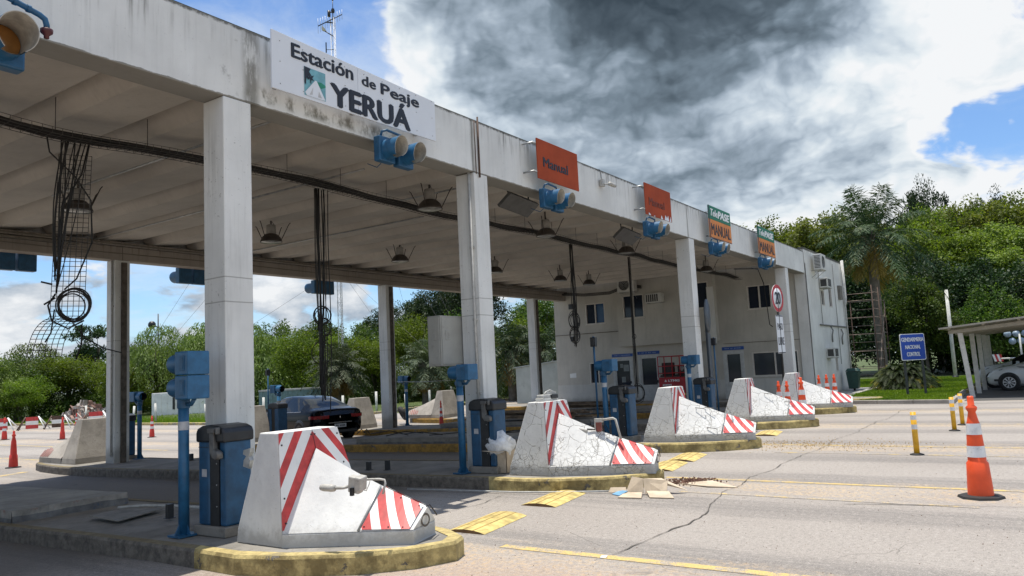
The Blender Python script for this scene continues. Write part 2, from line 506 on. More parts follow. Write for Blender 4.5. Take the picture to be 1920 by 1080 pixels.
ORANGE = simple('sign_faded_orange', (.35, .062, .022), .75, var=.12, scale=2, dirt=.25, dirtcol=(.30, .05, .02), spec=.2)
ORANGEINK = simple('sign_faded_ink', (.16, .035, .018), .7, var=.2)
TELEG = simple('sign_green', (.012, .17, .095), .6, var=.1)
TELEO = simple('sign_orange_bright', (.66, .22, .04), .6, var=.15, dirt=.2, dirtcol=(.35, .1, .02))
LETW = simple('letter_white', (.78, .80, .80), .5, var=.06)
SBLUE = simple('sign_blue', (.012, .07, .42), .5, var=.08)
DBLUE = simple('door_sign_blue', (.02, .08, .32), .6, var=.1)
BLUE = simple('signal_blue_enamel', (.015, .088, .185), .45, var=.2, scale=9, dirt=.35, dirtcol=(.012, .04, .075), bmp=.1)
BLUEC = simple('cabinet_blue_enamel_shaded', (.011, .068, .150), .45, var=.25, scale=6, dirt=.5, dirtcol=(.012, .04, .08), bmp=.1)  # post blue darkened, to put the shade on the cabinet faces into the paint
BLUEL = simple('post_blue_enamel', (.020, .112, .235), .42, var=.2, scale=7, dirt=.35, dirtcol=(.015, .05, .09), bmp=.1)
VISIN = simple('visor_inside', (.42, .41, .37), .7, var=.3, scale=7, dirt=.4)
LENS = simple('amber_lens', (.30, .13, .03), .3, var=.2)
DLENS = simple('dark_lens', (.03, .03, .03), .25)
BLACK = simple('black_plastic', (.014, .015, .017), .42, var=.3, dirt=.4, dirtcol=(.06, .06, .06))
BLACKR = simple('black_rubber', (.018, .018, .018), .75, var=.3)
CABLE = simple('cable_black', (.012, .011, .010), .6, var=.3)
WIRE = simple('wire_galvanised', (.075, .072, .068), .55, metal=.4, var=.3)
STEEL = simple('galvanised_steel', (.36, .37, .37), .45, metal=.6, var=.2, dirt=.3)
DSTEEL = simple('dark_cast_steel', (.12, .12, .118), .5, metal=.4, var=.35, dirt=.4)
RUST = simple('rusty_steel', (.085, .05, .035), .8, var=.4, dirt=.5, dirtcol=(.16, .065, .03))
LAMPM = simple('lamp_dark_cover', (.045, .036, .03), .6, var=.3)
LAMPG = simple('lamp_clear_bowl', (.30, .30, .28), .25, var=.3)
LAMPH = simple('lamp_gear_housing', (.24, .23, .21), .6, var=.2)
GREYBOX = simple('cabinet_grey', (.34, .34, .315), .55, var=.08, dirt=.25, scale=3)
CAMW = simple('camera_housing', (.42, .41, .38), .5, var=.15, dirt=.5, scale=16)
CAMRED = simple('camera_red_inner', (.20, .055, .045), .6, var=.3)
CONEO = simple('cone_orange', (.78, .085, .018), .5, var=.1, dirt=.2, scale=5, dirtcol=(.45, .06, .03))
CONER = simple('cone_red', (.62, .045, .03), .55, var=.15, dirt=.3, scale=5, dirtcol=(.3, .03, .02))
CONEW = simple('reflective_band', (.70, .71, .72), .4, var=.1, dirt=.3, scale=9)
YPOST = simple('post_yellow', (.70, .38, .02), .45, var=.15, dirt=.3)
CAR = simple('car_black_paint', (.004, .005, .007), .10, var=.1, coat=0, spec=.14)
CARW = simple('car_white_paint', (.66, .68, .70), .25, var=.04, coat=.6)
CGLASS = glass('car_glass', (.006, .008, .010), .05)
GLASS = glass('window_glass', (.012, .018, .030), .07)
GLASSB = glass('window_blue_film', (.012, .04, .10), .12)
ALU = simple('window_aluminium', (.60, .57, .52), .5, var=.1)
DOORW = simple('door_white', (.50, .51, .50), .5, var=.1, dirt=.25)
TAIL = simple('tail_lamp_red', (.26, .008, .010), .15, var=.3, coat=.7)
HEADL = simple('headlamp_lens', (.32, .34, .36), .12, var=.5, scale=20)
CHROME = simple('chrome', (.55, .56, .58), .15, metal=.9)
PLATE = simple('number_plate', (.42, .43, .45), .5)
TYRE = simple('tyre', (.018, .018, .019), .8, var=.2)
RIM = simple('wheel_rim', (.42, .43, .45), .3, metal=.5, var=.2)
RIMD = simple('wheel_rim_dark', (.05, .05, .055), .35, metal=.5, var=.2)
LIFTR = simple('lift_red', (.38, .012, .02), .45, var=.2, dirt=.35, dirtcol=(.12, .02, .02))
LIFTK = simple('lift_dark', (.03, .02, .02), .6, var=.3)
YEL = simple('machine_yellow', (.6, .35, .03), .5)
BIN = simple('bin_green', (.015, .055, .045), .5, var=.2)
CARD = simple('cardboard', (.52, .43, .32), .9, var=.18, scale=5, dirt=.3, dirtcol=(.28, .21, .14))
PLASTIC = simple('white_plastic_bag', (.72, .74, .76), .35, var=.15, scale=12, bmp=.8, fine=18)
LITBLUE = simple('litter_blue', (.15, .35, .55), .5)
WOOD = simple('weathered_wood', (.17, .125, .085), .9, var=.4, scale=4, dirt=.5)
BARK = simple('bark', (.10, .085, .068), .95, var=.4, scale=3, bmp=.6, fine=20)
PALMB = simple('palm_bark', (.13, .115, .095), .95, var=.35, scale=4, bmp=.7, fine=16)
SCAFF = simple('scaffold_tube', (.22, .17, .14), .6, metal=.4, var=.35, dirt=.4)
CARPR = simple('carport_roof_sheet', (.36, .33, .27), .6, var=.12, dirt=.2)
CARPP = simple('carport_post', (.60, .58, .54), .6, var=.1, dirt=.25)
MIRB = simple('sign_back_grey', (.07, .085, .10), .55, var=.2)
MASTM = simple('mast_paint', (.55, .56, .58), .5, var=.3)
CONTB = simple('container_blue', (.14, .22, .24), .6, var=.2, dirt=.4, dirtcol=(.09, .07, .05))
CONTW = simple('container_white', (.72, .73, .73), .6, var=.1, dirt=.35, scale=2)
SHEDG = simple('shed_grey_green', (.36, .39, .37), .7, var=.12, scale=1.5, dirt=.3)
RUBM = simple('rubble_grey', (.38, .34, .31), .9, var=.35, scale=2, bmp=.4)
RUBP = simple('rubble_brick', (.33, .20, .16), .9, var=.4, scale=3, bmp=.4)
ACW = simple('ac_white', (.56, .56, .53), .55, var=.1, dirt=.35, scale=6)
ACD = simple('ac_grille_dark', (.05, .05, .048), .6)
TARP = simple('platform_red_paint', (.27, .255, .23), .85, var=.3, scale=4, dirt=.9, dirtcol=(.24, .07, .05), kind='world')
TARB = simple('platform_blue_paint', (.13, .13, .13), .8, var=.4, scale=4, dirt=.95, dirtcol=(.02, .055, .13), kind='world')
PVC = simple('pvc_pipe', (.45, .45, .43), .5, var=.15, dirt=.4, scale=10)
REDPL = simple('red_fibreglass', (.25, .018, .022), .35, var=.2, dirt=.2)
GRASS = leaf_mat('grass_blades', (.060, .115, .018), (.13, .20, .035), trans=.35, rough=.6)
GRND = simple('grass_ground', (.060, .085, .022), .95, var=.35, scale=1.2, dirt=.4, dirtcol=(.10, .085, .05), kind='world', bmp=.5, fine=8)
LEAF_L = leaf_mat('willow_leaves', (.046, .078, .022), (.115, .160, .050), (.150, .19, .072))
LEAF_M = leaf_mat('broad_leaves', (.020, .044, .012), (.058, .100, .024), (.090, .13, .028))
LEAF_Y = leaf_mat('bright_leaves', (.038, .070, .012), (.095, .150, .026), (.13, .18, .03), trans=.36)
LEAF_D = leaf_mat('dark_leaves', (.010, .024, .011), (.028, .052, .019), trans=.2)
LEAF_P = leaf_mat('palm_leaves', (.024, .042, .022), (.070, .092, .050), (.10, .115, .075), trans=.12, rough=.6)
LEAF_S = leaf_mat('feather_palm_leaves', (.014, .034, .018), (.040, .070, .030), (.09, .10, .04), trans=.15, rough=.6)
LEAF_O = leaf_mat('dry_fronds', (.12, .10, .03), (.20, .16, .05), trans=.3)
LEAF_C = leaf_mat('cycad_leaves', (.010, .022, .008), (.035, .052, .014), (.15, .14, .02), trans=.15)
LEAF_T = leaf_mat('tall_tree_leaves', (.060, .095, .024), (.145, .190, .055), (.19, .23, .08), trans=.38)
LEAF_U = leaf_mat('tall_tree_leaves_green', (.045, .080, .018), (.110, .160, .035), (.15, .20, .05), trans=.38)

# ------------------------------------------------------------------ mesh builder
def rng(s):
    return random.Random(s)

class MB:
    def __init__(s):
        s.v = []; s.f = []; s.m = []; s.sm = []
        s.M = Matrix.Identity(4)
    def at(s, loc=(0, 0, 0), rot=(0, 0, 0), sc=(1, 1, 1)):
        from mathutils import Euler
        s.M = Matrix.LocRotScale(Vector(loc), Euler(rot), Vector(sc))
        return s
    def add(s, vs, fs, mi=0, smooth=False):
        o = len(s.v)
        s.v += [tuple(s.M @ Vector(p)) for p in vs]
        s.f += [tuple(i+o for i in f) for f in fs]
        s.m += [mi]*len(fs)
        s.sm += [smooth]*len(fs)
        return s
    def bb(s, a, b, mi=0):
        x0, y0, z0 = [min(p, q) for p, q in zip(a, b)]
        x1, y1, z1 = [max(p, q) for p, q in zip(a, b)]
        return s.add([(x0, y0, z0), (x1, y0, z0), (x1, y1, z0), (x0, y1, z0), (x0, y0, z1), (x1, y0, z1), (x1, y1, z1), (x0, y1, z1)],
                     [(0, 3, 2, 1), (4, 5, 6, 7), (0, 1, 5, 4), (1, 2, 6, 5), (2, 3, 7, 6), (3, 0, 4, 7)], mi)
    def box(s, c, d, mi=0):
        return s.bb([c[i]-d[i]/2 for i in range(3)], [c[i]+d[i]/2 for i in range(3)], mi)
    def hexa(s, bot, top, mi=0):
        return s.add(list(bot)+list(top), [(0, 3, 2, 1), (4, 5, 6, 7), (0, 1, 5, 4), (1, 2, 6, 5), (2, 3, 7, 6), (3, 0, 4, 7)], mi)
    def extr(s, pts, off, mi=0, smooth=False):
        """closed polygon pts (3d) extruded by vector off"""
        n = len(pts)
        off = Vector(off)
        vs = [Vector(p) for p in pts] + [Vector(p)+off for p in pts]
        fs = [tuple(range(n))[::-1], tuple(range(n, 2*n))]
        fs += [(i, (i+1) % n, (i+1) % n+n, i+n) for i in range(n)]
        return s.add(vs, fs, mi, smooth)
    def tube(s, path, r, n=8, mi=0, cap=True, smooth=True):
        P = [Vector(p) for p in path]
        if not hasattr(r, '__len__'):
            r = [r]*len(P)
        vs = []
        prev = None
        for i, p in enumerate(P):
            t = (P[min(i+1, len(P)-1)]-P[max(i-1, 0)])
            if t.length < 1e-9:
                t = Vector((0, 0, 1))
            t.normalize()
            if prev is None:
                a = Vector((0, 0, 1)) if abs(t.z) < .9 else Vector((1, 0, 0))
                u = t.cross(a).normalized()
            else:
                u = (prev - t*prev.dot(t))
                u = u.normalized() if u.length > 1e-6 else t.orthogonal().normalized()
            prev = u
            w = t.cross(u)
            for k in range(n):
                a = 2*math.pi*k/n
                vs.append(p + (u*math.cos(a)+w*math.sin(a))*r[i])
        fs = []
        for i in range(len(P)-1):
            for k in range(n):
                k2 = (k+1) % n
                fs.append((i*n+k, i*n+k2, (i+1)*n+k2, (i+1)*n+k))
        s.add(vs, fs, mi, smooth)
        if cap:
            o = len(s.v)-len(vs)
            s.f += [tuple(o+k for k in range(n))[::-1], tuple(o+(len(P)-1)*n+k for k in range(n))]
            s.m += [mi, mi]; s.sm += [False, False]
        return s
    def lathe(s, prof, n=20, mi=0, c=(0, 0, 0), axis='z', smooth=True, mis=None):
        vs = []
        for r, h in prof:
            for k in range(n):
                a = 2*math.pi*k/n
                q = (r*math.cos(a), r*math.sin(a), h)
                if axis == 'y':
                    q = (q[0], q[2], q[1])
                elif axis == 'x':
                    q = (q[2], q[0], q[1])
                vs.append((q[0]+c[0], q[1]+c[1], q[2]+c[2]))
        for i in range(len(prof)-1):
            fs = []
            for k in range(n):
                k2 = (k+1) % n
                fs.append((i*n+k, i*n+k2, (i+1)*n+k2, (i+1)*n+k))
            if i == 0:
                o = len(s.v)
                s.add(vs, fs, mis[i] if mis else mi, smooth)
            else:
                s.f += [tuple(o+j for j in f) for f in fs]
                s.m += [mis[i] if mis else mi]*n
                s.sm += [smooth]*n
        return s
    def sphere(s, c, r, n=12, mi=0, sc=(1, 1, 1)):
        m = n//2
        vs = []
        for i in range(m+1):
            a = math.pi*i/m
            for k in range(n):
                b = 2*math.pi*k/n
                vs.append((c[0]+r*sc[0]*math.sin(a)*math.cos(b), c[1]+r*sc[1]*math.sin(a)*math.sin(b), c[2]+r*sc[2]*math.cos(a)))
        fs = [(i*n+k, (i+1)*n+k, (i+1)*n+(k+1) % n, i*n+(k+1) % n) for i in range(m) for k in range(n)]
        return s.add(vs, fs, mi, True)
    def build(s, name, mats, parent=None, loc=None, bevel=0, seg=2):
        me = bpy.data.meshes.new(name)
        if not isinstance(mats, (list, tuple)):
            mats = [mats]
        me.from_pydata(s.v, [], s.f)
        for m in mats:
            me.materials.append(m)
        me.polygons.foreach_set('material_index', s.m)
        me.polygons.foreach_set('use_smooth', s.sm)
        me.update()
        o = bpy.data.objects.new(name, me)
        COL.objects.link(o)
        if parent is not None:
            o.parent = parent
        if loc is not None:
            o.location = loc
        if bevel:
            b = o.modifiers.new('bevel', 'BEVEL')
            b.width = bevel
            b.segments = seg
            b.limit_method = 'ANGLE'
            b.angle_limit = R(35)
        return o
    def shift(s, d):
        d = Vector(d)
        s.v = [tuple(Vector(p)-d) for p in s.v]
        return s

def tag(o, label, cat, group=None):
    o['label'] = label
    o['category'] = cat
    if group:
        o['group'] = group
    return o
def struct(o, kind='structure'):
    o['kind'] = kind
    return o
def thing(name, label, cat, loc=(0, 0, 0), rz=0, group=None):
    o = bpy.data.objects.new(name, None)
    o.empty_display_size = .2
    COL.objects.link(o)
    o.location = loc
    o.rotation_euler = (0, 0, rz)
    return tag(o, label, cat, group)
def dup(root, loc, rz=None, label=None, group=None, scale=None):
    def cp(o, par):
        c = o.copy()
        COL.objects.link(c)
        c.parent = par
        for ch in list(o.children):
            cp(ch, c)
        return c
    r = cp(root, None)
    r.location = loc
    if rz is not None:
        r.rotation_euler = (0, 0, rz)
    if label:
        r['label'] = label
    if group:
        r['group'] = group
    if scale is not None:
        r.scale = scale if hasattr(scale, '__len__') else (scale,)*3
    return r

def clip_halfplane(poly, nx, ny, c, keep_ge=True):
    out = []
    sgn = 1 if keep_ge else -1
    for i in range(len(poly)):
        p, q = poly[i], poly[(i+1) % len(poly)]
        dp = sgn*(p[0]*nx+p[1]*ny-c)
        dq = sgn*(q[0]*nx+q[1]*ny-c)
        if dp >= 0:
            out.append(p)
        if (dp > 0 and dq < 0) or (dp < 0 and dq > 0):
            t = dp/(dp-dq)
            out.append((p[0]+(q[0]-p[0])*t, p[1]+(q[1]-p[1])*t))
    return out
def bands(mb, poly, n, cuts, fmap):
    """split poly by parallel lines n.p=c; cuts = sorted list of (c, material to use from this c up)"""
    ext = [(-1e9, 0)] + list(cuts) + [(1e9, 0)]
    for i in range(len(ext)-1):
        pc = poly
        if i > 0:
            pc = clip_halfplane(pc, n[0], n[1], ext[i][0], True)
        if len(pc) >= 3 and i < len(ext)-2:
            pc = clip_halfplane(pc, n[0], n[1], ext[i+1][0], False)
        if len(pc) >= 3:
            mb.add([fmap(*p) for p in pc], [tuple(range(len(pc)))], ext[i][1])

def text_mesh(name, s, mat, parent, fmap, x0, y0, x1, y1, bold=.012, depth=.006, slant=0):
    """text fitted to the box x0..x1,y0..y1 of its panel; fmap maps (u,v,w) to space, w = outwards"""
    cu = bpy.data.curves.new(name, 'FONT')
    cu.body = s
    cu.size = 1
    cu.offset = 0
    cu.extrude = .5
    cu.resolution_u = 3
    cu.shear = slant
    t = bpy.data.objects.new(name+'_tmp', cu)
    COL.objects.link(t)
    bpy.context.view_layer.update()
    dg = bpy.context.evaluated_depsgraph_get()
    me = bpy.data.meshes.new_from_object(t.evaluated_get(dg))
    bpy.data.objects.remove(t)
    bpy.data.curves.remove(cu)
    n = len(me.vertices)
    a = np.empty(n*3)
    me.vertices.foreach_get('co', a)
    a = a.reshape(-1, 3)
    mn, mx = a.min(0), a.max(0)
    u = x0+(a[:, 0]-mn[0])/(mx[0]-mn[0])*(x1-x0)
    v = y0+(a[:, 1]-mn[1])/(mx[1]-mn[1])*(y1-y0)
    w = (a[:, 2]-mn[2])/(mx[2]-mn[2])*depth
    faces = [tuple(p.vertices) for p in me.polygons]
    hh = (y1-y0)
    V_, F_ = [], []
    bw = hh*bold*2.2
    for k, (du, dv) in enumerate(((-1, 0), (1, 0), (0, 0), (0, -.8), (0, .8)) if bold > .008 else ((0, 0),)):
        V_ += [fmap(u[i]+du*bw, v[i]+dv*bw*.6, w[i]+k*.0004) for i in range(n)]
        F_ += [tuple(j+k*n for j in f) for f in faces]
    bpy.data.meshes.remove(me)
    me = bpy.data.meshes.new(name)
    me.from_pydata(V_, [], F_)
    me.materials.clear()
    me.materials.append(mat)
    me.name = name
    o = bpy.data.objects.new(name, me)
    COL.objects.link(o)
    o.parent = parent
    return o

# ------------------------------------------------------------------ ground, roads, islands
def sstep(t):
    t = max(0, min(1, t))
    return t*t*(3-2*t)
def g(x, y):
    """the plaza falls 20 cm towards the far side"""
    return -.2*max(0, min(1, y/11))*(1-sstep((x-23)/8))

PITCH = 4.81
X0 = 5.52
def ix(k):
    return X0+PITCH*k

def frange(a, b, n):
    return [a+(b-a)*i/n for i in range(n+1)]

def sheet(name, xs, ys, inside, dz, mat):
    mb = MB()
    idx = {}
    vs = []
    fs = []
    for i in range(len(xs)-1):
        for j in range(len(ys)-1):
            if not inside((xs[i]+xs[i+1])/2, (ys[j]+ys[j+1])/2):
                continue
            q = []
            for a, b in ((i, j), (i+1, j), (i+1, j+1), (i, j+1)):
                if (a, b) not in idx:
                    idx[(a, b)] = len(vs)
                    vs.append((xs[a], ys[b], g(xs[a], ys[b])+dz))
                q.append(idx[(a, b)])
            fs.append(tuple(q))
    mb.add(vs, fs)
    return struct(mb.build(name, mat))

GX = [-900, -400, -150, -60, -20, 0, 10, 20, 23.4, 26, 28.4, 31, 35, 42, 60, 100, 200, 500, 1200]
GY = [-900, -300, -100, -40, -5.0, 0, 5.5, 11, 20, 30, 45, 70, 120, 250, 600, 1200]
sheet('ground', GX, GY, lambda x, y: True, -.035, GRND)
def road_in(x, y):
    if x < 23.4:
        return y < 48
    if x < 28.4:
        return y < 20
    if y < -5.0:
        return x < 60
    return x < 42 and y < 18.5
RX = [-60, -30, -10, 0, 5, 10, 15, 20, 23.4, 24.7, 26, 27.2, 28.4, 31, 33, 36, 42, 50, 60]
RY = [-60, -30, -15, -5.0, -2, 0, 3, 5.5, 8, 11, 14, 18.5, 20, 26, 34, 48]
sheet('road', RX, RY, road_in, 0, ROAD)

def strip(name, pts, w, mat, dz=.004, kind='structure'):
    """flat painted strip following pts"""
    mb = MB()
    for a, b in zip(pts[:-1], pts[1:]):
        a = Vector((a[0], a[1], 0)); b = Vector((b[0], b[1], 0))
        n = (b-a).cross(Vector((0, 0, 1))).normalized()*w/2
        k = max(1, int((b-a).length/2))
        for i in range(k):
            p = a.lerp(b, i/k); q = a.lerp(b, (i+1)/k)
            mb.add([(v.x, v.y, g(v.x, v.y)+dz) for v in (p-n, q-n, q+n, p+n)], [(0, 1, 2, 3)])
    return struct(mb.build(name, mat), kind)
strip('lane_line', [(6.42, -2.9), (6.41, -14)], .13, YLINE)
strip('lane_line', [(11.18, -2.62), (11.05, -16)], .10, YLINE)
strip('lane_line', [(10.0, -3.3), (9.9, -6.8)], .09, YLINE2)
strip('lane_line', [(15.9, -2.6), (15.5, -20)], .10, YLINE)
strip('lane_line', [(14.6, -3.3), (14.5, -18)], .09, YLINE2)
strip('lane_line', [(20.7, -3.0), (20.3, -20)], .11, YLINE2)
strip('lane_line', [(25.5, -3.2), (25.1, -20)], .11, YLINE2)
strip('lane_line', [(11.2, 14.6), (11.0, 30)], .12, YLINE)
strip('lane_line', [(8.0, 13.4), (9.4, 13.9)], .22, YLINE)
strip('lane_line', [(14.0, 15.2), (14.2, 30)], .12, YLINE)
strip('lane_line', [(6.3, 13.8), (8.6, 14.6)], .25, YLINE)

# expansion joint across the lanes
def crack(pts, w, seed, name='road_joint'):
    r = rng(seed)
    mb = MB()
    P = []
    for a, b in zip(pts[:-1], pts[1:]):
        a = Vector(a); b = Vector(b)
        k = int((b-a).length/.09)
        for i in range(k):
            p = a.lerp(b, i/k)
            nn = mnoise.noise(Vector((p.x*1.1, p.y*1.1, seed)))*.13+mnoise.noise(Vector((p.x*6, p.y*6, seed)))*.03
            P.append(Vector((p.x+nn*.4, p.y+nn)))
    for i in range(len(P)-1):
        d = (P[i+1]-P[i]).normalized()
        n = Vector((-d.y, d.x))
        wa = w*(.35+1.1*abs(mnoise.noise(Vector((P[i].x*3, P[i].y*3, 7+seed)))*1.6))
        wb = w*(.35+1.1*abs(mnoise.noise(Vector((P[i+1].x*3, P[i+1].y*3, 7+seed)))*1.6))
        q = [P[i]-n*wa, P[i+1]-n*wb, P[i+1]+n*wb, P[i]+n*wa]
        mb.add([(v.x, v.y, g(v.x, v.y)+.008) for v in q], [(0, 1, 2, 3)])
    return struct(mb.build(name, CRK))
CRK = simple('joint_dark', (.095, .086, .075), .95, var=.4, scale=12, kind='world')
crack([(6.5, -4.05), (8.0, -4.2), (10.1, -3.85), (14.1, -3.9), (19, -3.95), (26, -4.1)], .007, 3)
crack([(7.1, -1.1), (8.4, -1.25), (9.1, -1.1)], .005, 11, 'road_crack')
crack([(9.7, -5.4), (10.3, -8.5), (10.5, -12)], .010, 17, 'road_crack')

def island_outline(k):
    c = ix(k)
    L = []
    left = [(-1.0, 5.8), (-1.0, 3), (-1.0, 1), (-1.0, -.62), (-1.0, -1.25), (-.84, -1.75), (-.52, -2.32), (-.14, -2.68), (.24, -2.84), (.46, -2.76), (.66, -2.44), (.84, -1.8), (1.0, -.62), (1.0, 1), (1.0, 3), (1.0, 5.8)]
    front = [(c+a, b) for a, b in left]
    back = [(c-a, 11.6-b) for a, b in left[1:-1]]
    return front+back

def make_island(k):
    pts = island_outline(k)
    n = len(pts)
    c = Vector((ix(k), 5.8))
    inner = []
    for p in pts:
        d = Vector(p)
        q = Vector((ix(k)+(d.x-ix(k))*.86, 5.8+(d.y-5.8)*(1-.14/8.7)))
        inner.append((q.x, q.y))
    H = .18
    rad = .03
    kb = MB()
    for i in range(n):
        j = (i+1) % n
        a, b, ai, bi = pts[i], pts[j], inner[i], inner[j]
        ymid = (a[1]+b[1])/2
        if ymid < -.6:
            mi = 0
        elif k >= 2 and a[0] < ix(k)-.5 and ymid > 2:
            mi = 2
        elif ymid > 12.3:
            mi = 1
        else:
            mi = 1
        def in_(p, q, t):
            return (p[0]+(q[0]-p[0])*t, p[1]+(q[1]-p[1])*t)
        a2, b2 = in_(a, ai, .12), in_(b, bi, .12)
        ring = [(a, g(*a)-.05), (b, g(*b)-.05), (b, g(*b)+H-rad), (a, g(*a)+H-rad), (a2, g(*a)+H), (b2, g(*b)+H), (bi, g(*bi)+H), (ai, g(*ai)+H)]
        vs = [(p[0], p[1], z) for p, z in ring]
        kb.add(vs, [(0, 1, 2, 3), (3, 2, 5, 4), (4, 5, 6, 7)], mi)
    struct(kb.build('island_kerb', [KERBY, KERBG, KERBO]))
    sb = MB()
    m = len(inner)
    # slab as strips in y so that it follows the fall
    vs = [(p[0], p[1], g(*p)+H-.006) for p in inner]
    sb.add(vs, [(0, 1, 14, 15), (1, 2, 13, 14), (2, 3, 12, 13), tuple(range(3, 13)),
                (15, 16, 29, 0), (16, 17, 28, 29), (17, 18, 27, 28), tuple(range(18, 28))])
    # chips out of the kerb are left to the material; joints between slab pours
    struct(sb.build('island_slab', SLAB))
for k in range(-1, 6):
    make_island(k)

# booth plinths left on the islands after the booths were taken away
def plinth(x0, x1, y0, y1, zi, mats):
    mb = MB()
    r = rng(int(x0*10))
    n = 46
    h = .155
    # ragged front edge
    top = []
    for i in range(n+1):
        x = x0+(x1-x0)*i/n
        top.append((x, y0+.09*mnoise.noise(Vector((x*2.3, y0, 1)))+r.uniform(-.008, .012)))
    for i in range(n):
        xa, ya = top[i]; xb, yb = top[i+1]
        z = g(xa, ya)+zi
        mid = z+h*(.48+.22*mnoise.noise(Vector((xa*3, y0, 5))))
        mb.add([(xa, y0-.03, z), (xb, y0-.03, z), (xb, y0-.02, mid), (xa, y0-.02, mid)], [(0, 1, 2, 3)], 2)
        mb.add([(xa, y0-.02, mid), (xb, y0-.02, mid), (xb, yb, z+h), (xa, ya, z+h)], [(0, 1, 2, 3)], 1)
        mb.add([(xa, ya, z+h), (xb, yb, z+h), (xb, y1, g(xb, y1)+zi+h), (xa, y1, g(xa, y1)+zi+h)], [(0, 1, 2, 3)], 0)
    ks = 10
    for i in range(ks):
        ya = y0+(y1-y0)*i/ks; yb = y0+(y1-y0)*(i+1)/ks
        za, zb = g(x0, ya)+zi, g(x0, yb)+zi
        hh = h
        mb.add([(x0, yb, zb), (x0, ya, za), (x0, ya, za+hh*.35), (x0, yb, zb+hh*.4)], [(0, 1, 2, 3)], 2)
        mb.add([(x0, yb, zb+hh*.4), (x0, ya, za+hh*.35), (x0, ya, za+hh), (x0, yb, zb+hh)], [(0, 1, 2, 3)], 1)
        mb.add([(x1, ya, za), (x1, yb, zb), (x1, yb, zb+hh), (x1, ya, za+hh)], [(0, 1, 2, 3)], 0)
    return struct(mb.build('booth_plinth', mats))
plinth(4.68, 6.2, 3.55, 8.2, .174, [SLAB2, TARP, TARB])
for k in (2, 3, 4):
    plinth(ix(k)-.85, ix(k)+.75, 3.0, 7.2 if k == 2 else 8.4, .174, [SLAB, SLAB, TARB])

# raised lawn on the right with its kerb and pavement
LAWN = [(28.45, -5.0), (29.0, -1.75), (31.5, -1.25), (40.6, -1.25), (40.6, 14), (95, 22), (95, -5.2), (50, -4.9), (35, -4.9)]
mb = MB()
mb.extr([(x, y, -.04) for x, y in LAWN][::-1], (0, 0, .15))
struct(mb.build('lawn', GRND))
mb = MB()
def kerbline(mb, pts, w, h, z0=-.05):
    for a, b in zip(pts[:-1], pts[1:]):
        a = Vector((*a, 0)); b = Vector((*b, 0))
        n = (b-a).cross(Vector((0, 0, 1))).normalized()*w/2
        k = max(1, round((b-a).length/1.0))
        for i in range(k):
            p = a.lerp(b, i/k+.008/k); q = a.lerp(b, (i+1)/k-.008/k)
            gz = g(p.x, p.y)
            mb.hexa([(v.x, v.y, gz+z0) for v in (p-n, q-n, q+n, p+n)], [(v.x, v.y, gz+h) for v in (p-n, q-n, q+n, p+n)])
kerbline(mb, [(35, -4.95), (28.4, -5.05), (28.95, -1.7), (31.5, -1.2)], .14, .13)
struct(mb.build('lawn_kerb', RAW, bevel=.012, seg=1))
mb = MB()
mb.bb((29.6, -1.14, -.04), (41.2, -.02, .09))
mb.bb((39.95, -.02, -.04), (41.2, 12, .09))
struct(mb.build('building_pavement', SLAB2, bevel=.01, seg=1))
mb = MB()
kerbline(mb, [(23.4, 48), (23.4, 23.2), (24.4, 21.2), (26.6, 20.2), (31.5, 19.4), (38, 18.6), (60, 17.5)], .16, .13)
struct(mb.build('roadside_kerb', KERBR, bevel=.012, seg=1))
mb = MB()
kerbline(mb, [(34.9, -5.0), (37, -5.15), (43, -5.2), (43.2, -6.4)], .14, .13)
struct(mb.build('parking_kerb', KERBR, bevel=.012, seg=1))
mb = MB()
vs = [(29.6, -5.3, .006), (60, -5.3, .006), (60, -30, .006), (30.5, -30, .006)]
mb.add(vs, [(0, 3, 2, 1)])
ASPH = simple('parking_asphalt', (.085, .083, .08), .9, var=.25, scale=2, kind='world', bmp=.4, dirt=.3, dirtcol=(.16, .14, .12))
struct(mb.build('parking_asphalt', ASPH))

# ------------------------------------------------------------------ grass
def np_mesh(name, V, F4, mat, smooth=False):
    me = bpy.data.meshes.new(name)
    nv = len(V)
    nf = len(F4)
    k = F4.shape[1]
    me.vertices.add(nv)
    me.vertices.foreach_set('co', V.astype(np.float32).ravel())
    me.loops.add(nf*k)
    me.loops.foreach_set('vertex_index', F4.astype(np.int32).ravel())
    me.polygons.add(nf)
    me.polygons.foreach_set('loop_start', np.arange(0, nf*k, k, dtype=np.int32))
    me.materials.append(mat)
    me.update(calc_edges=True)
    me.validate()
    return me

def grass_patch(name, label, n, sampler, h, seed, mat=GRASS):
    rs = np.random.RandomState(seed)
    P = sampler(rs, n)
    n = len(P)
    a = rs.uniform(0, 2*np.pi, n)
    hh = h*rs.uniform(.5, 1.2, n)
    w = .012+.02*rs.rand(n)
    lean = rs.normal(0, .35, (n, 2))*hh[:, None]
    d = np.stack([np.cos(a)*w, np.sin(a)*w, np.zeros(n)], 1)
    T = P+np.stack([lean[:, 0], lean[:, 1], hh], 1)
    V = np.stack([P-d, P+d, T], 1).reshape(-1, 3)
    F = np.arange(3*n).reshape(-1, 3)
    o = bpy.data.objects.new(name, np_mesh(name, V, F, mat))
    COL.objects.link(o)
    o['kind'] = 'stuff'
    tag(o, label, 'grass')
    return o
def in_poly(P, poly):
    x, y = P[:, 0], P[:, 1]
    c = np.zeros(len(P), bool)
    for i in range(len(poly)):
        x1, y1 = poly[i]; x2, y2 = poly[(i+1) % len(poly)]
        cond = ((y1 > y) != (y2 > y)) & (x < (x2-x1)*(y-y1)/(y2-y1+1e-12)+x1)
        c ^= cond
    return c
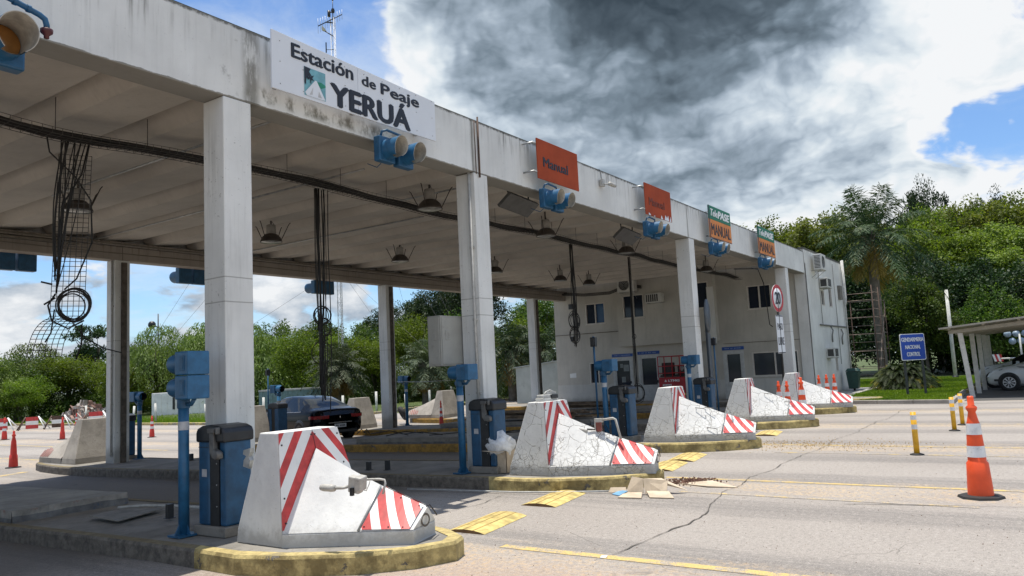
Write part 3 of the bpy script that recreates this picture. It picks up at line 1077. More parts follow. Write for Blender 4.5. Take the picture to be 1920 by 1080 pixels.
def lawn_s(rs, n):
    P = np.stack([28.4+24*rs.rand(n)**1.3, rs.uniform(-5.1, 3, n), np.full(n, .10)], 1)
    return P[in_poly(P, LAWN)]
grass_patch('lawn_grass', 'bright green mown lawn in front of the blue control sign', 90000, lawn_s, .075, 5)
def far_s(rs, n):
    P = np.stack([23.6+20*rs.rand(n)**1.3, rs.uniform(18, 60, n), np.full(n, -.2)], 1)
    keep = (P[:, 1] > 20.2+(28.4-P[:, 0]).clip(0)*.4) | (P[:, 0] > 28.4) & (P[:, 1] > 19.9)
    return P[keep]
grass_patch('verge_grass', 'green grass verge beyond the far kerb of the road', 70000, far_s, .22, 6)

# ------------------------------------------------------------------ toll canopy
can = thing('toll_canopy', 'long white concrete toll canopy spanning all the lanes', 'canopy', (12, 0, 0))
def cpart(mb, name, mat, bevel=0, parent=None, seg=2):
    return mb.shift((12, 0, 0)).build(name, mat, parent or can, bevel=bevel, seg=seg)
for a, b in ((-9, .9), (.906, 10.125), (10.135, 19.745), (19.755, 32.33)):
    mb = MB()
    mb.bb((a, 0, 5.07), (b, .39, 5.98))
    cpart(mb, 'front_beam', FASCIA, .012)
mb = MB()
mb.bb((-9, .02, 5.985), (32.3, .36, 6.0))
cpart(mb, 'coping', simple('coping_mould', (.10, .10, .085), .95, var=.5, scale=6))
for a, b in ((-9, .9), (.906, 10.345), (10.355, 20.045), (20.055, 32.3)):
    mb = MB()
    mb.bb((a, 11.2, 4.96), (b, 11.58, 5.30))
    mb.bb((a, 11.10, 5.303), (b, 11.58, 5.405))
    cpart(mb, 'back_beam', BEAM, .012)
mb = MB()
mb.bb((-9, 11.60, 5.30), (32.3, 12.3, 5.95))
cpart(mb, 'back_fascia', FASCIA, .01)
# precast ceiling units, one every 1.22 m
mb = MB()
def unit_profile(x):
    return [(x-.19, 5.67), (x-.17, 5.64), (x-.02, 5.43), (x+.0, 5.415), (x+.82, 5.50), (x+1.012, 5.64), (x+1.03, 5.67)]
pr = unit_profile(0)
vs = [(x, .395, z) for x, z in pr]+[(x, 11.40, z) for x, z in pr]
n = len(pr)
fs = [(i, i+1, i+1+n, i+n) for i in range(n-1)]
mb.add(vs, fs)
mb.add([(x, .395, z) for x, z in pr], [tuple(range(n))])
mb.add([(x, 11.40, z) for x, z in pr], [tuple(range(n))[::-1]])
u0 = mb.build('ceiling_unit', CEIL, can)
j = 0
xx = 4.83-1.22*11
while xx+1.03 < 32.35:
    o = u0 if j == 0 else u0.copy()
    if j:
        COL.objects.link(o)
        o.parent = can
    o.location = (xx+.19-12, 0, 0)
    xx += 1.22
    j += 1
mb = MB()
mb.bb((-9, .39, 5.68), (32.3, 11.6, 5.80))
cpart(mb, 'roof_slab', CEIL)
# columns
def column(x, y, z0, z1, pipe):
    mb = MB()
    mb.bb((x-.19, y, z0), (x+.19, y+.39, z1))
    o = cpart(mb, 'column', COLUMN, .012)
    if pipe:
        mb = MB()
        mb.tube([(x-.22, y+.09, z0+.3), (x-.22, y+.09, z1+.01)], .024, 8)
        for zz in (1.4, 2.6, 3.8):
            mb.box((x-.205, y+.09, zz), (.03, .09, .04))
        cpart(mb, 'rain_pipe', PVC, parent=None)
for k in (-2, 0, 1, 3, 5):
    column(ix(k), 0.0 if k != 5 else .0, .1, 5.068, k == 1)
for k in (-1, 1, 3, 5):
    column(ix(k)+.02, 11.2, -.15, 4.958, k in (1,))
# dark service channel and conduits on back columns
for k in (1, 3, 5):
    x = ix(k)
    mb = MB()
    mb.bb((x-.02, 11.135, -.1), (x+.10, 11.195, 4.9))
    cpart(mb, 'service_channel', simple('channel_dark', (.10, .085, .07), .8, var=.4) if k == 1 else bpy.data.materials['channel_dark'])
# vertical joint pipe on the front beam above column 2
mb = MB()
mb.tube([(10.28, -.02, 5.0), (10.28, -.02, 6.05)], .016, 8)
mb.tube([(10.20, -.010, 5.05), (10.195, -.010, 5.97)], .008, 6)
cpart(mb, 'drain_pipe', RUST)
# conduits below the ceiling, along y
mb = MB()
for x, y0, y1 in ((6.9, .4, 7.4), (9.6, 2.0, 11.1), (13.5, 4, 11.1), (11.9, .45, 3.4)):
    mb.tube([(x, y0, 5.40), (x, y1, 5.40)], .018, 6)
cpart(mb, 'ceiling_conduit', STEEL)
mb = MB()
mb.tube([(4, 11.07, 5.36), (12, 11.07, 5.34), (20, 11.07, 5.36), (31.9, 11.07, 5.34)], .018, 6)
mb.tube([(4, 11.185, 5.18), (9, 11.185, 5.12), (14, 11.185, 5.16), (20, 11.185, 5.1), (31.9, 11.185, 5.16)], .010, 6)
mb.bb((4.2, 11.02, 5.22), (9.2, 11.19, 5.265))
cpart(mb, 'beam_conduit', simple('conduit_dusty', (.18, .16, .13), .8))

# ------------------------------------------------------------------ signs on the front beam
def on_beam(x, z, yy):
    return lambda u, v, w: (x+u, yy-w, z+v)

sg = thing('station_sign', 'large white sign reading Estacion de Peaje Yerua on the canopy beam', 'sign', (5.82, -.26, 5.24))
mb = MB()
mb.bb((0, 0, 0), (1.42, .025, .70))
mb.bb((1.425, 0, .006), (3.04, .025, .66))
mb.v = [(x, y, z if z < .3 else (.735-.10*x/3.04)) for x, y, z in mb.v]
mb.v = [(x, y, z if z > .3 else .0+.015*x/3.04) for x, y, z in mb.v]
mb.build('panel', SIGNW, sg, bevel=.002, seg=1)
F = lambda u, v, w: (u, -w-.001, v)
text_mesh('lettering', 'Estación', INK, sg, F, .30, .475, 1.33, .655, .022)
text_mesh('lettering', 'de', INK, sg, F, 1.50, .460, 1.76, .600, .022)
text_mesh('lettering', 'Peaje', INK, sg, F, 1.87, .390, 2.66, .590, .022)
text_mesh('lettering', 'YERUÁ', INK, sg, F, .94, .035, 2.44, .40, .030)
# road emblem: teal sky, palms, hill and a white road running to a point
em = MB()
a, b, c, d = .49, .84, .045, .415
em.add([(a, -.003, c), (b, -.003, c), (b, -.003, d), (a, -.003, d)], [(0, 1, 2, 3)], 0)
def e2(pts, mi, y=-.006):
    em.add([(a+(b-a)*u, y, c+(d-c)*v) for u, v in pts], [tuple(range(len(pts)))], mi)
e2([(.45, .52), (.62, .60), (.80, .62), (1, .56), (1, .50), (.78, .40), (.62, .50)], 2)
e2([(.02, .10), (.50, .62), (.57, .62), (.97, .02), (.80, .0), (.1, .0)], 1, -.008)
e2([(.22, .05), (.40, .36), (.36, .08)], 3, -.010)
e2([(.62, .06), (.66, .28), (.80, .06)], 3, -.010)
e2([(0, 1), (.30, .98), (.22, .86), (.34, .72), (.17, .74), (.20, .56), (.09, .62), (.06, .36), (0, .42)], 4, -.010)
e2([(.27, .46), (.31, .46), (.30, .70), (.26, .70)], 4, -.011)
e2([(.28, .70), (.44, .78), (.36, .66), (.45, .58), (.33, .60), (.28, .52), (.25, .62), (.14, .56), (.20, .68), (.12, .78)], 4, -.012)
em.build('emblem', [simple('emblem_teal', (.16, .38, .44), .5), SIGNW, simple('emblem_green', (.02, .24, .15), .5), simple('emblem_grey', (.5, .5, .5), .5), INK], sg)
mb = MB()
for i in range(9):
    for zz in (.08, .36, .62):
        mb.lathe([(.006, 0), (.006, .006), (0, .008)], 8, 0, (.12+i*.355, -.006, zz), 'y')
mb.build('screws', STEEL, sg)
mb = MB()
for x in (.2, 1.5, 2.8):
    mb.bb((x, .026, .1), (x+.05, .25, .15)); mb.bb((x, .026, .5), (x+.05, .25, .55))
mb.build('bracket', STEEL, sg)

def manual_sign(x0, x1, label, peeled):
    s = thing('lane_sign', label, 'sign', (x0, -.26, 5.22), group='faded orange lane signs on the canopy beam')
    w = x1-x0
    mb = MB()
    mb.bb((0, 0, 0), (w, .02, .76))
    mb.build('panel', ORANGE, s, bevel=.002, seg=1)
    MB().bb((.01, .021, .01), (w-.01, .03, .75)).build('backing', GREYBOX, s)
    text_mesh('lettering', 'Manual', INK if not peeled else ORANGEINK, s, lambda u, v, w_: (u, -w_-.001, v), w*.13, .25, w*.72, .43, .018)
    if peeled:
        mb = MB()
        for q in ([(.09, 0), (.10, .06), (.16, .03), (.17, 0)], [(.28, .0), (.31, .03), (.34, 0)], [(.55, 0), (.58, .09), (.62, .03), (.64, 0)], [(.70, 0), (.74, .13), (.80, .06), (.85, .14), (.88, 0)], [(.90, 0), (.95, .13), (.97, .0)]):
            mb.add([(u*w, -.003, v) for u, v in q], [tuple(range(len(q)))])
        mb.build('peeled_patch', SIGNW, s)
    mb = MB()
    for zz in (.12, .66):
        for xx in (-.10, w*.5):
            mb.tube([(xx, .25, zz), (xx, .03, zz), (w*.3 if xx < 0 else xx, .03, zz)], .018, 6)
    mb.build('bracket', STEEL, s)
manual_sign(11.77, 13.29, 'intact orange Manual sign with dark lettering nearest the station sign', False)
manual_sign(16.48, 18.02, 'faded orange Manual sign with peeling white lower edge', True)
def tele_sign(x0, x1, label):
    s = thing('lane_sign', label, 'sign', (x0, -.26, 5.17), group='green and orange lane signs on the canopy beam')
    w = x1-x0
    mb = MB()
    mb.bb((0, 0, 0), (w, .02, .535), 0)
    mb.bb((0, 0, .54), (w, .02, .93), 1)
    mb.build('panel', [TELEO, TELEG], s, bevel=.004, seg=1)
    MB().bb((.01, .021, .01), (w-.01, .03, .92)).build('backing', GREYBOX, s)
    FF = lambda u, v, w_: (u, -w_-.001, v)
    text_mesh('lettering', 'Tele', LETW, s, FF, w*.08, .64, w*.38, .84, .02, slant=.25)
    text_mesh('lettering', 'PASE', LETW, s, FF, w*.40, .63, w*.94, .84, .05, slant=.25)
    text_mesh('lettering', 'MANUAL', INK, s, FF, w*.07, .10, w*.94, .42, .01)
    mb = MB()
    mb.bb((0, -.002, 0), (w*.035, .0, .93))
    mb.bb((0, -.002, 0), (w, .0, .018))
    mb.build('trim', INK, s)
    mb = MB()
    for zz in (.1, .8):
        mb.tube([(w*.2, .25, zz), (w*.2, .02, zz)], .018, 6); mb.tube([(w*.8, .25, zz), (w*.8, .02, zz)], .018, 6)
    mb.build('bracket', STEEL, s)
tele_sign(20.75, 22.6, 'green TelePASE and orange MANUAL sign closer to the orange Manual signs')
tele_sign(25.34, 27.25, 'farthest green TelePASE and orange MANUAL sign beside the air conditioner')

# ------------------------------------------------------------------ lane signals hanging from the front beam
def signal_pair(label, loc, near=False):
    s = thing('lane_signal', label, 'traffic light', loc, group='blue lane signals under the front beam')
    s.scale = (.80, .80, .86) if not near else (1, 1, 1)
    for dx, dy, dz in ((0, 0, 0), (.46, -.02, -.02)):
        h = MB()
        h.bb((dx-.20, dy-.05, dz-.21), (dx+.20, dy+.10, dz+.21))
        hs = h.build('housing', BLUE, s, bevel=.02)
        v = MB()
        # visor: open tube with a lower cut-away
        n = 28
        pts_o, pts_i = [], []
        for i in range(n+1):
            a = R(-60)+R(300)*i/n
            pts_o.append((math.cos(a)*.165, math.sin(a)*.165))
            pts_i.append((math.cos(a)*.158, math.sin(a)*.158))
        L0, L1 = -.04, -.42
        vs, fs, ms = [], [], []
        for i in range(n+1):
            t = i/n
            cut = L1+.10*abs(2*t-1)**2
            vs += [(dx+pts_o[i][0], dy+L0, dz+pts_o[i][1]), (dx+pts_o[i][0], dy+cut, dz+pts_o[i][1]), (dx+pts_i[i][0], dy+L0, dz+pts_i[i][1]), (dx+pts_i[i][0], dy+cut, dz+pts_i[i][1])]
        v.add(vs, [(4*i, 4*i+1, 4*i+5, 4*i+4) for i in range(n)], 0, True)
        v.add(vs, [(4*i+2, 4*i+6, 4*i+7, 4*i+3) for i in range(n)], 1, True)
        v.add(vs, [(4*i+1, 4*i+3, 4*i+7, 4*i+5) for i in range(n)], 1)
        # lower lip
        v.lathe([(.165, -.04), (.165, -.24)], 28, 0, (dx, dy, dz), 'y')
        v.lathe([(.157, -.04), (.157, -.24)], 28, 1, (dx, dy, dz), 'y')
        v.build('visor', [BLUEL, VISIN], hs)
        l = MB()
        l.lathe([(0, -.10), (.08, -.092), (.15, -.065)], 24, 0, (dx, dy, dz), 'y')
        l.build('lens', LENS if near else DLENS, hs)
    b = MB()
    P = [(-.08, .05, .2), (-.08, .0, .30), (.0, -.04, .33), (.34, -.06, .30), (.40, -.04, .22), (.40, .0, .16)]
    b.tube(P, .022, 8)
    b.bb((-.10, .08, -.15), (.56, .14, .15))
    b.tube([(-.02, .1, -.21), (-.02, .2, -.26), (.0, .45, -.15)], .008, 5)
    b.build('bracket', BLUE, s)
    return s
names = ['first lane signal beyond the pipe with the red cap, below the station sign', 'lane signal below the intact orange Manual sign',
         'lane signal below the peeling orange Manual sign', 'lane signal below the nearer TelePASE sign', 'lane signal below the farthest TelePASE sign']
s0 = signal_pair('twin blue '+names[0], (7.84, -.17, 4.92))
for i in range(1, 5):
    dup(s0, (7.86+4.42*i+(0 if i < 3 else -.0)-.0 + [0, -.13, .02, -.02, .22][i], -.19, 4.90), label='twin blue '+names[i])
sn = signal_pair('nearest twin signal with amber lens showing in its big visor', (2.45, -.19, 4.84), True)
pp = thing('curved_pipe', 'blue curved pipe ending in a dark red cap above the nearest signal', 'pipe', (2.75, -.55, 5.0))
mb = MB()
P = [(-.12, .35, -.1), (-.10, .1, .08), (.0, .0, .115), (.12, 0, .10), (.22, 0, .075), (.34, 0, .045), (.385, 0, .02), (.40, 0, -.03), (.40, 0, -.07)]
mb.tube(P, .026, 10)
for q in ((.14, .093), (.25, .068)):
    mb.lathe([(.034, -.015), (.034, .015)], 12, 0, (q[0], 0, q[1]), 'x')
mb.build('pipe', BLUE, pp)
mb = MB()
mb.lathe([(.0, -.155), (.022, -.15), (.022, -.125), (.05, -.10), (.052, -.07), (.03, -.06), (0, -.06)], 14, 0, (.40, 0, 0))
mb.build('cap', simple('cap_red', (.09, .018, .022), .5), pp)
# signals facing the other way under the back beam
def back_signal(label, loc):
    s = thing('lane_signal', label, 'traffic light', loc, group='dark lane signals under the back beam')
    for dx in (0, .46):
        h = MB()
        h.bb((dx-.20, -.08, -.22), (dx+.20, .10, .22))
        hs = h.build('housing', BLUE, s, bevel=.02)
        v = MB()
        v.lathe([(.165, .08), (.165, .45)], 24, 0, (dx, 0, 0), 'y')
        v.lathe([(.158, .08), (.158, .45)], 24, 0, (dx, 0, 0), 'y')
        v.build('visor', BLUE, hs)
    b = MB()
    b.tube([(.2, -.02, .2), (.2, -.02, .42)], .03, 8)
    b.build('bracket', BLUE, s)
    return s
b0 = back_signal('dark blue twin signal under the back beam at the left edge', (7.95, 11.85, 4.82))
dup(b0, (12.45, 11.85, 4.80), label='dark blue twin signal under the back beam left of the big front column')
dup(b0, (17.25, 11.85, 4.78), label='dark blue twin signal behind the second hanging cable bundle')

# ------------------------------------------------------------------ hanging lamps
def lamp(label, loc):
    s = thing('hanging_lamp', label, 'lamp', loc, group='bell shaped lamps hanging under the canopy')
    mb = MB()
    mb.lathe([(.095, .38), (.105, .37), (.11, .17), (.09, .15)], 16)
    mb.build('gear_box', LAMPH, s)
    mb = MB()
    mb.lathe([(.09, .17), (.14, .155), (.21, .085), (.245, .0), (.25, -.025), (.24, -.025), (.20, .06), (.1, .13)], 24)
    mb.build('reflector', LAMPM, s)
    mb = MB()
    mb.lathe([(.235, -.015), (.18, -.035), (.09, -.045), (0, -.05)], 24)
    mb.build('glass', LAMPG, s)
    mb = MB()
    for a in (20, 100, 200, 300):
        c, q = math.cos(R(a)), math.sin(R(a))
        mb.tube([(c*.23, q*.23, .0), (c*.42, q*.42, .36), (c*.46, q*.46, .40)], .010, 5)
    mb.tube([(0, 0, .34), (0, 0, .60)], .02, 6)
    mb.tube([(.03, 0, .30), (.12, .03, .33), (.1, .03, .42), (.02, 0, .47)], .007, 5)
    mb.build('hanger', LAMPM, s)
    return s
LZ = 4.97
lamps = [((6.88, 6.42), 'behind the nearest cable bundle'), ((11.42, 6.83), 'just right of the big front column, back row'),
         ((16.06, 7.1), 'back row, above the dark back column between the palms'), ((20.4, 6.9), 'back row, half hidden right of the second front column'),
         ((24.4, 6.8), 'back row, left one of the close pair before the building'), ((26.6, 6.8), 'back row, right one of the close pair before the building'),
         ((11.42, 2.05), 'front row, over the cable tray left of the second column'), ((15.85, 2.12), 'front row, over the cable tray right of the second column'),
         ((20.15, 2.05), 'front row, below the farther dark floodlight panel'), ((26.8, 2.1), 'front row, right of the third column')]
l0 = None
for (x, y), t in lamps:
    if l0 is None:
        l0 = lamp('hanging lamp '+t, (x, y, LZ))
    else:
        dup(l0, (x, y, LZ), label='hanging lamp '+t)

# flat floodlights on brackets below the front beam
def flood(label, loc):
    s = thing('flat_floodlight', label, 'floodlight', loc, group='dark flat floodlights under the front beam')
    mb = MB().at((0, 0, 0), (R(-38), R(4), 0))
    mb.box((0, 0, 0), (1.0, .36, .07))
    mb.build('lamp_panel', simple('floodlight_dark', (.07, .07, .068), .5) if 'floodlight_dark' not in bpy.data.materials else bpy.data.materials['floodlight_dark'], s, bevel=.01)
    mb = MB().at((0, 0, 0), (R(-38), R(4), 0))
    for i in range(7):
        mb.box((-.42+i*.14, 0, .05), (.02, .28, .04))
    mb.build('cooling_fins', BLACK, s)
    mb = MB()
    mb.tube([(-.55, -.1, .55), (-.55, -.1, .22), (-.2, .05, .12), (.1, .1, .08)], .018, 6)
    mb.tube([(.5, .1, .08), (.55, .1, .55)], .018, 6)
    mb.build('bracket', BLACK, s)
    return s
f0 = flood('dark flat floodlight under the beam between the second column and first Manual sign', (12.3, .55, 4.93))
dup(f0, (17.1, .55, 4.88), label='dark flat floodlight under the beam left of the third column')

# ------------------------------------------------------------------ cable tray and hanging cable bundles
tr = thing('cable_tray', 'black wire cable tray sagging under the canopy ceiling from end to end', 'cable tray', (12, 2.6, 5.1))
mb = MB()
r = rng(4)
def trayz(x):
    return 5.10+.022*math.sin(x*.9)+.012*math.sin(x*2.3+1)-.07*math.exp(-(x-5)**2/1.2)
def trayy(x):
    return 2.60+.05*math.sin(x*.55+.6)
xs = [-8+i*.35 for i in range(int(40.2/.35))]
for c in range(9):
    oy, oz = r.uniform(-.10, .10), r.uniform(.0, .07)
    ph = r.uniform(0, 6)
    mb.tube([(x, trayy(x)+oy+.02*math.sin(x*2+ph), trayz(x)+oz+.012*math.sin(x*3+ph)) for x in xs], .014+.008*r.random(), 5, cap=False)
mb.shift((12, 2.6, 5.1)).build('cables', CABLE, tr)
mb = MB()
for oy, oz in ((-.15, .06), (-.15, -.02), (-.05, -.02), (.05, -.02), (.15, -.02), (.15, .06)):
    mb.tube([(x, trayy(x)+oy, trayz(x)+oz) for x in xs], .004, 4, cap=False)
x = -8
while x < 32:
    y, z = trayy(x), trayz(x)
    mb.tube([(x, y-.15, z+.06), (x, y-.15, z-.02), (x, y+.15, z-.02), (x, y+.15, z+.06)], .004, 4, cap=False)
    x += .12
mb.shift((12, 2.6, 5.1)).build('wire_tray', WIRE, tr)
x = -7.5
while x < 32:
    MB().tube([(x, trayy(x), trayz(x)+.05), (x, trayy(x), 5.52)], .006, 4).shift((12, 2.6, 5.1)).build('hanger_rod', WIRE, tr)
    x += 1.22

def bundle(name, label, x, y, ztop, zbot, n, spread, seed, coils, mess=.05):
    t = thing(name, label, 'cables', (x, y, ztop), group='cable bundles hanging from the tray')
    r = rng(seed)
    mb = MB()
    for i in range(n):
        a = r.uniform(-spread, spread)
        b = r.uniform(-.05, .05)
        z1 = zbot-ztop+r.uniform(-.1, .5)
        ph = r.uniform(0, 6)
        P = []
        for k in range(15):
            q = k/14
            P.append((a*(1-q*.4)+math.sin(q*5+ph)*mess*q, b+math.cos(q*4+ph)*mess*q, z1*q))
        mb.tube(P, .006+.006*r.random(), 5)
    for (cz, rad, m) in coils:
        for i in range(m):
            P = []
            rr = rad*r.uniform(.82, 1.1)
            ox = r.uniform(-.04, .04)
            tilt = r.uniform(-.3, .3)
            for k in range(25):
                aa = 2*math.pi*k/24
                P.append((ox+rr*math.cos(aa)*.8, rr*math.cos(aa)*-.5+tilt*.05*math.sin(aa), cz-ztop+rr*math.sin(aa)*(1.15+tilt)))
            mb.tube(P, .009, 5, cap=False)
    mb.build('cables', CABLE, t)
    return t
# nearest bundle with its strip of wire tray hanging down
b1 = thing('hanging_cable_bundle', 'nearest cable bundle with a coil and a strip of wire mesh tray hanging down', 'cables', (5.0, 2.73, 5.1), group='cable bundles hanging from the tray')
mb = MB()
r = rng(21)
for i in range(12):
    a = r.uniform(-.26, .26)
    z1 = -2.0+r.uniform(-.05, .25)
    b = -.22+r.uniform(-.04, .04)
    c = r.uniform(-.10, .10)
    kk = r.uniform(.25, .5)
    P = []
    for k in range(13):
        q = k/12
        w = a*(1-q)+b*q + c*math.sin(q*math.pi)
        P.append((w*.75, -w*.3+r.uniform(-.008, .008), z1*q))
    mb.tube(P, .006+.006*r.random(), 5)
# crossing loose cables
mb.tube([(-.30, .1, -.02), (-.26, .1, -.25), (.02, .0, -.55), (.20, -.05, -.85), (.22, -.05, -1.4), (.05, 0, -1.9), (-.1, 0, -2.05)], .011, 5)
mb.tube([(.18, -.05, -.02), (.1, 0, -.5), (-.12, .05, -.95), (-.15, .05, -1.6), (-.17, .06, -2.1)], .012, 5)
mb.build('cables', CABLE, b1)
mb = MB()
for i in range(6):
    rr = .195*r.uniform(.84, 1.08)
    ox, oz = r.uniform(-.03, .03), r.uniform(-.03, .03)
    P = [(-.02+ox+rr*math.cos(2*math.pi*k/28)*.8, -.06+.55*rr*math.cos(2*math.pi*k/28)*-.75, -2.26+oz+rr*math.sin(2*math.pi*k/28)) for k in range(29)]
    mb.tube(P, .009, 5, cap=False)
mb.tube([(-.16, .1, -2.1), (-.24, .12, -2.25), (-.20, .1, -2.45), (-.05, 0, -2.55), (.1, -.1, -2.45)], .012, 5)
mb.tube([(-.2, .1, -1.98), (-.32, .14, -1.95)], .012, 5)
mb.tube([(-.16, .1, -2.15), (-.28, .14, -2.24)], .012, 5)
mb.tube([(.08, -.08, -2.5), (.08, -.08, -2.75), (.03, -.05, -2.95)], .011, 5)
mb.tube([(-.05, 0, -2.4), (.12, -.1, -2.68), (.32, -.2, -2.82), (.50, -.28, -2.88)], .008, 5)
mb.tube([(-.17, .1, -2.3), (-.20, .12, -2.6), (-.26, .14, -2.72)], .010, 5)
mb.build('coil', CABLE, b1)
mb = MB()
def tray_curve(q):
    # centre line: goes down, then curls away to one side and down again
    if q < .78:
        return (.03-.12*q, .0, -q/.78*2.42-.0)
    t = (q-.78)/.22
    return (-.064-.20*math.sin(t*1.5), .15*t, -2.42-.42*t*t-.06*t)
N = 48
pts = [tray_curve(i/N) for i in range(N+1)]
def off(i, o):
    p = pts[i]
    return (p[0]+o*.80, p[1]-o*.42, p[2]-(.05 if i > 44 else 0)*0)
for o in (-.21, -.14, -.07, 0, .07, .14, .21):
    mb.tube([off(i, o) for i in range(4, N+1)], .0045, 4)
for i in range(4, N+1):
    mb.tube([off(i, -.21), off(i, .21)], .0040, 4)
mb.build('wire_tray_strip', WIRE, b1)
bundle('hanging_cable_bundle', 'long cable bundle hanging straight with tangled loops in front of the bushy palm', 9.23, 2.74, 5.1, 1.25, 17, .15, 31, [(2.85, .15, 3), (2.65, .12, 2), (2.2, .20, 1)], .07)
bundle('hanging_cable_bundle', 'shorter cable bundle with a small knot in front of the upper corner window', 18.2, 2.8, 5.1, 2.35, 12, .07, 32, [(3.0, .17, 4), (2.6, .16, 3)], .10)
bundle('hanging_cable_bundle', 'thin cable bundle reaching low in front of the two white doors', 21.9, 2.8, 5.1, .75, 7, .06, 33, [(2.6, .08, 2), (.85, .28, 5)], .04)
ws = thing('wall_cable', 'black cable swag drooping along the building wall under the ceiling', 'cable', (32.0, 8, 5.2))
mb = MB()
for o in (0, .05, .1):
    mb.tube([(0, 3.2, .05+o), (0, 2.0, -.12+o), (-.1, .6, -.16+o), (-.1, -.4, .1+o), (-.1, -1.0, -.05+o)], .02, 5)
mb.build('cables', CABLE, ws)
MB().tube([(.1, -5.2, .35), (.1, -6.2, .25), (.1, -6.4, -.4), (.1, -6.5, -2.1), (.15, -6.6, -2.2)], .018, 5).build('drop_cable', CABLE, ws)
tag(ws, ws['label'], 'cable')

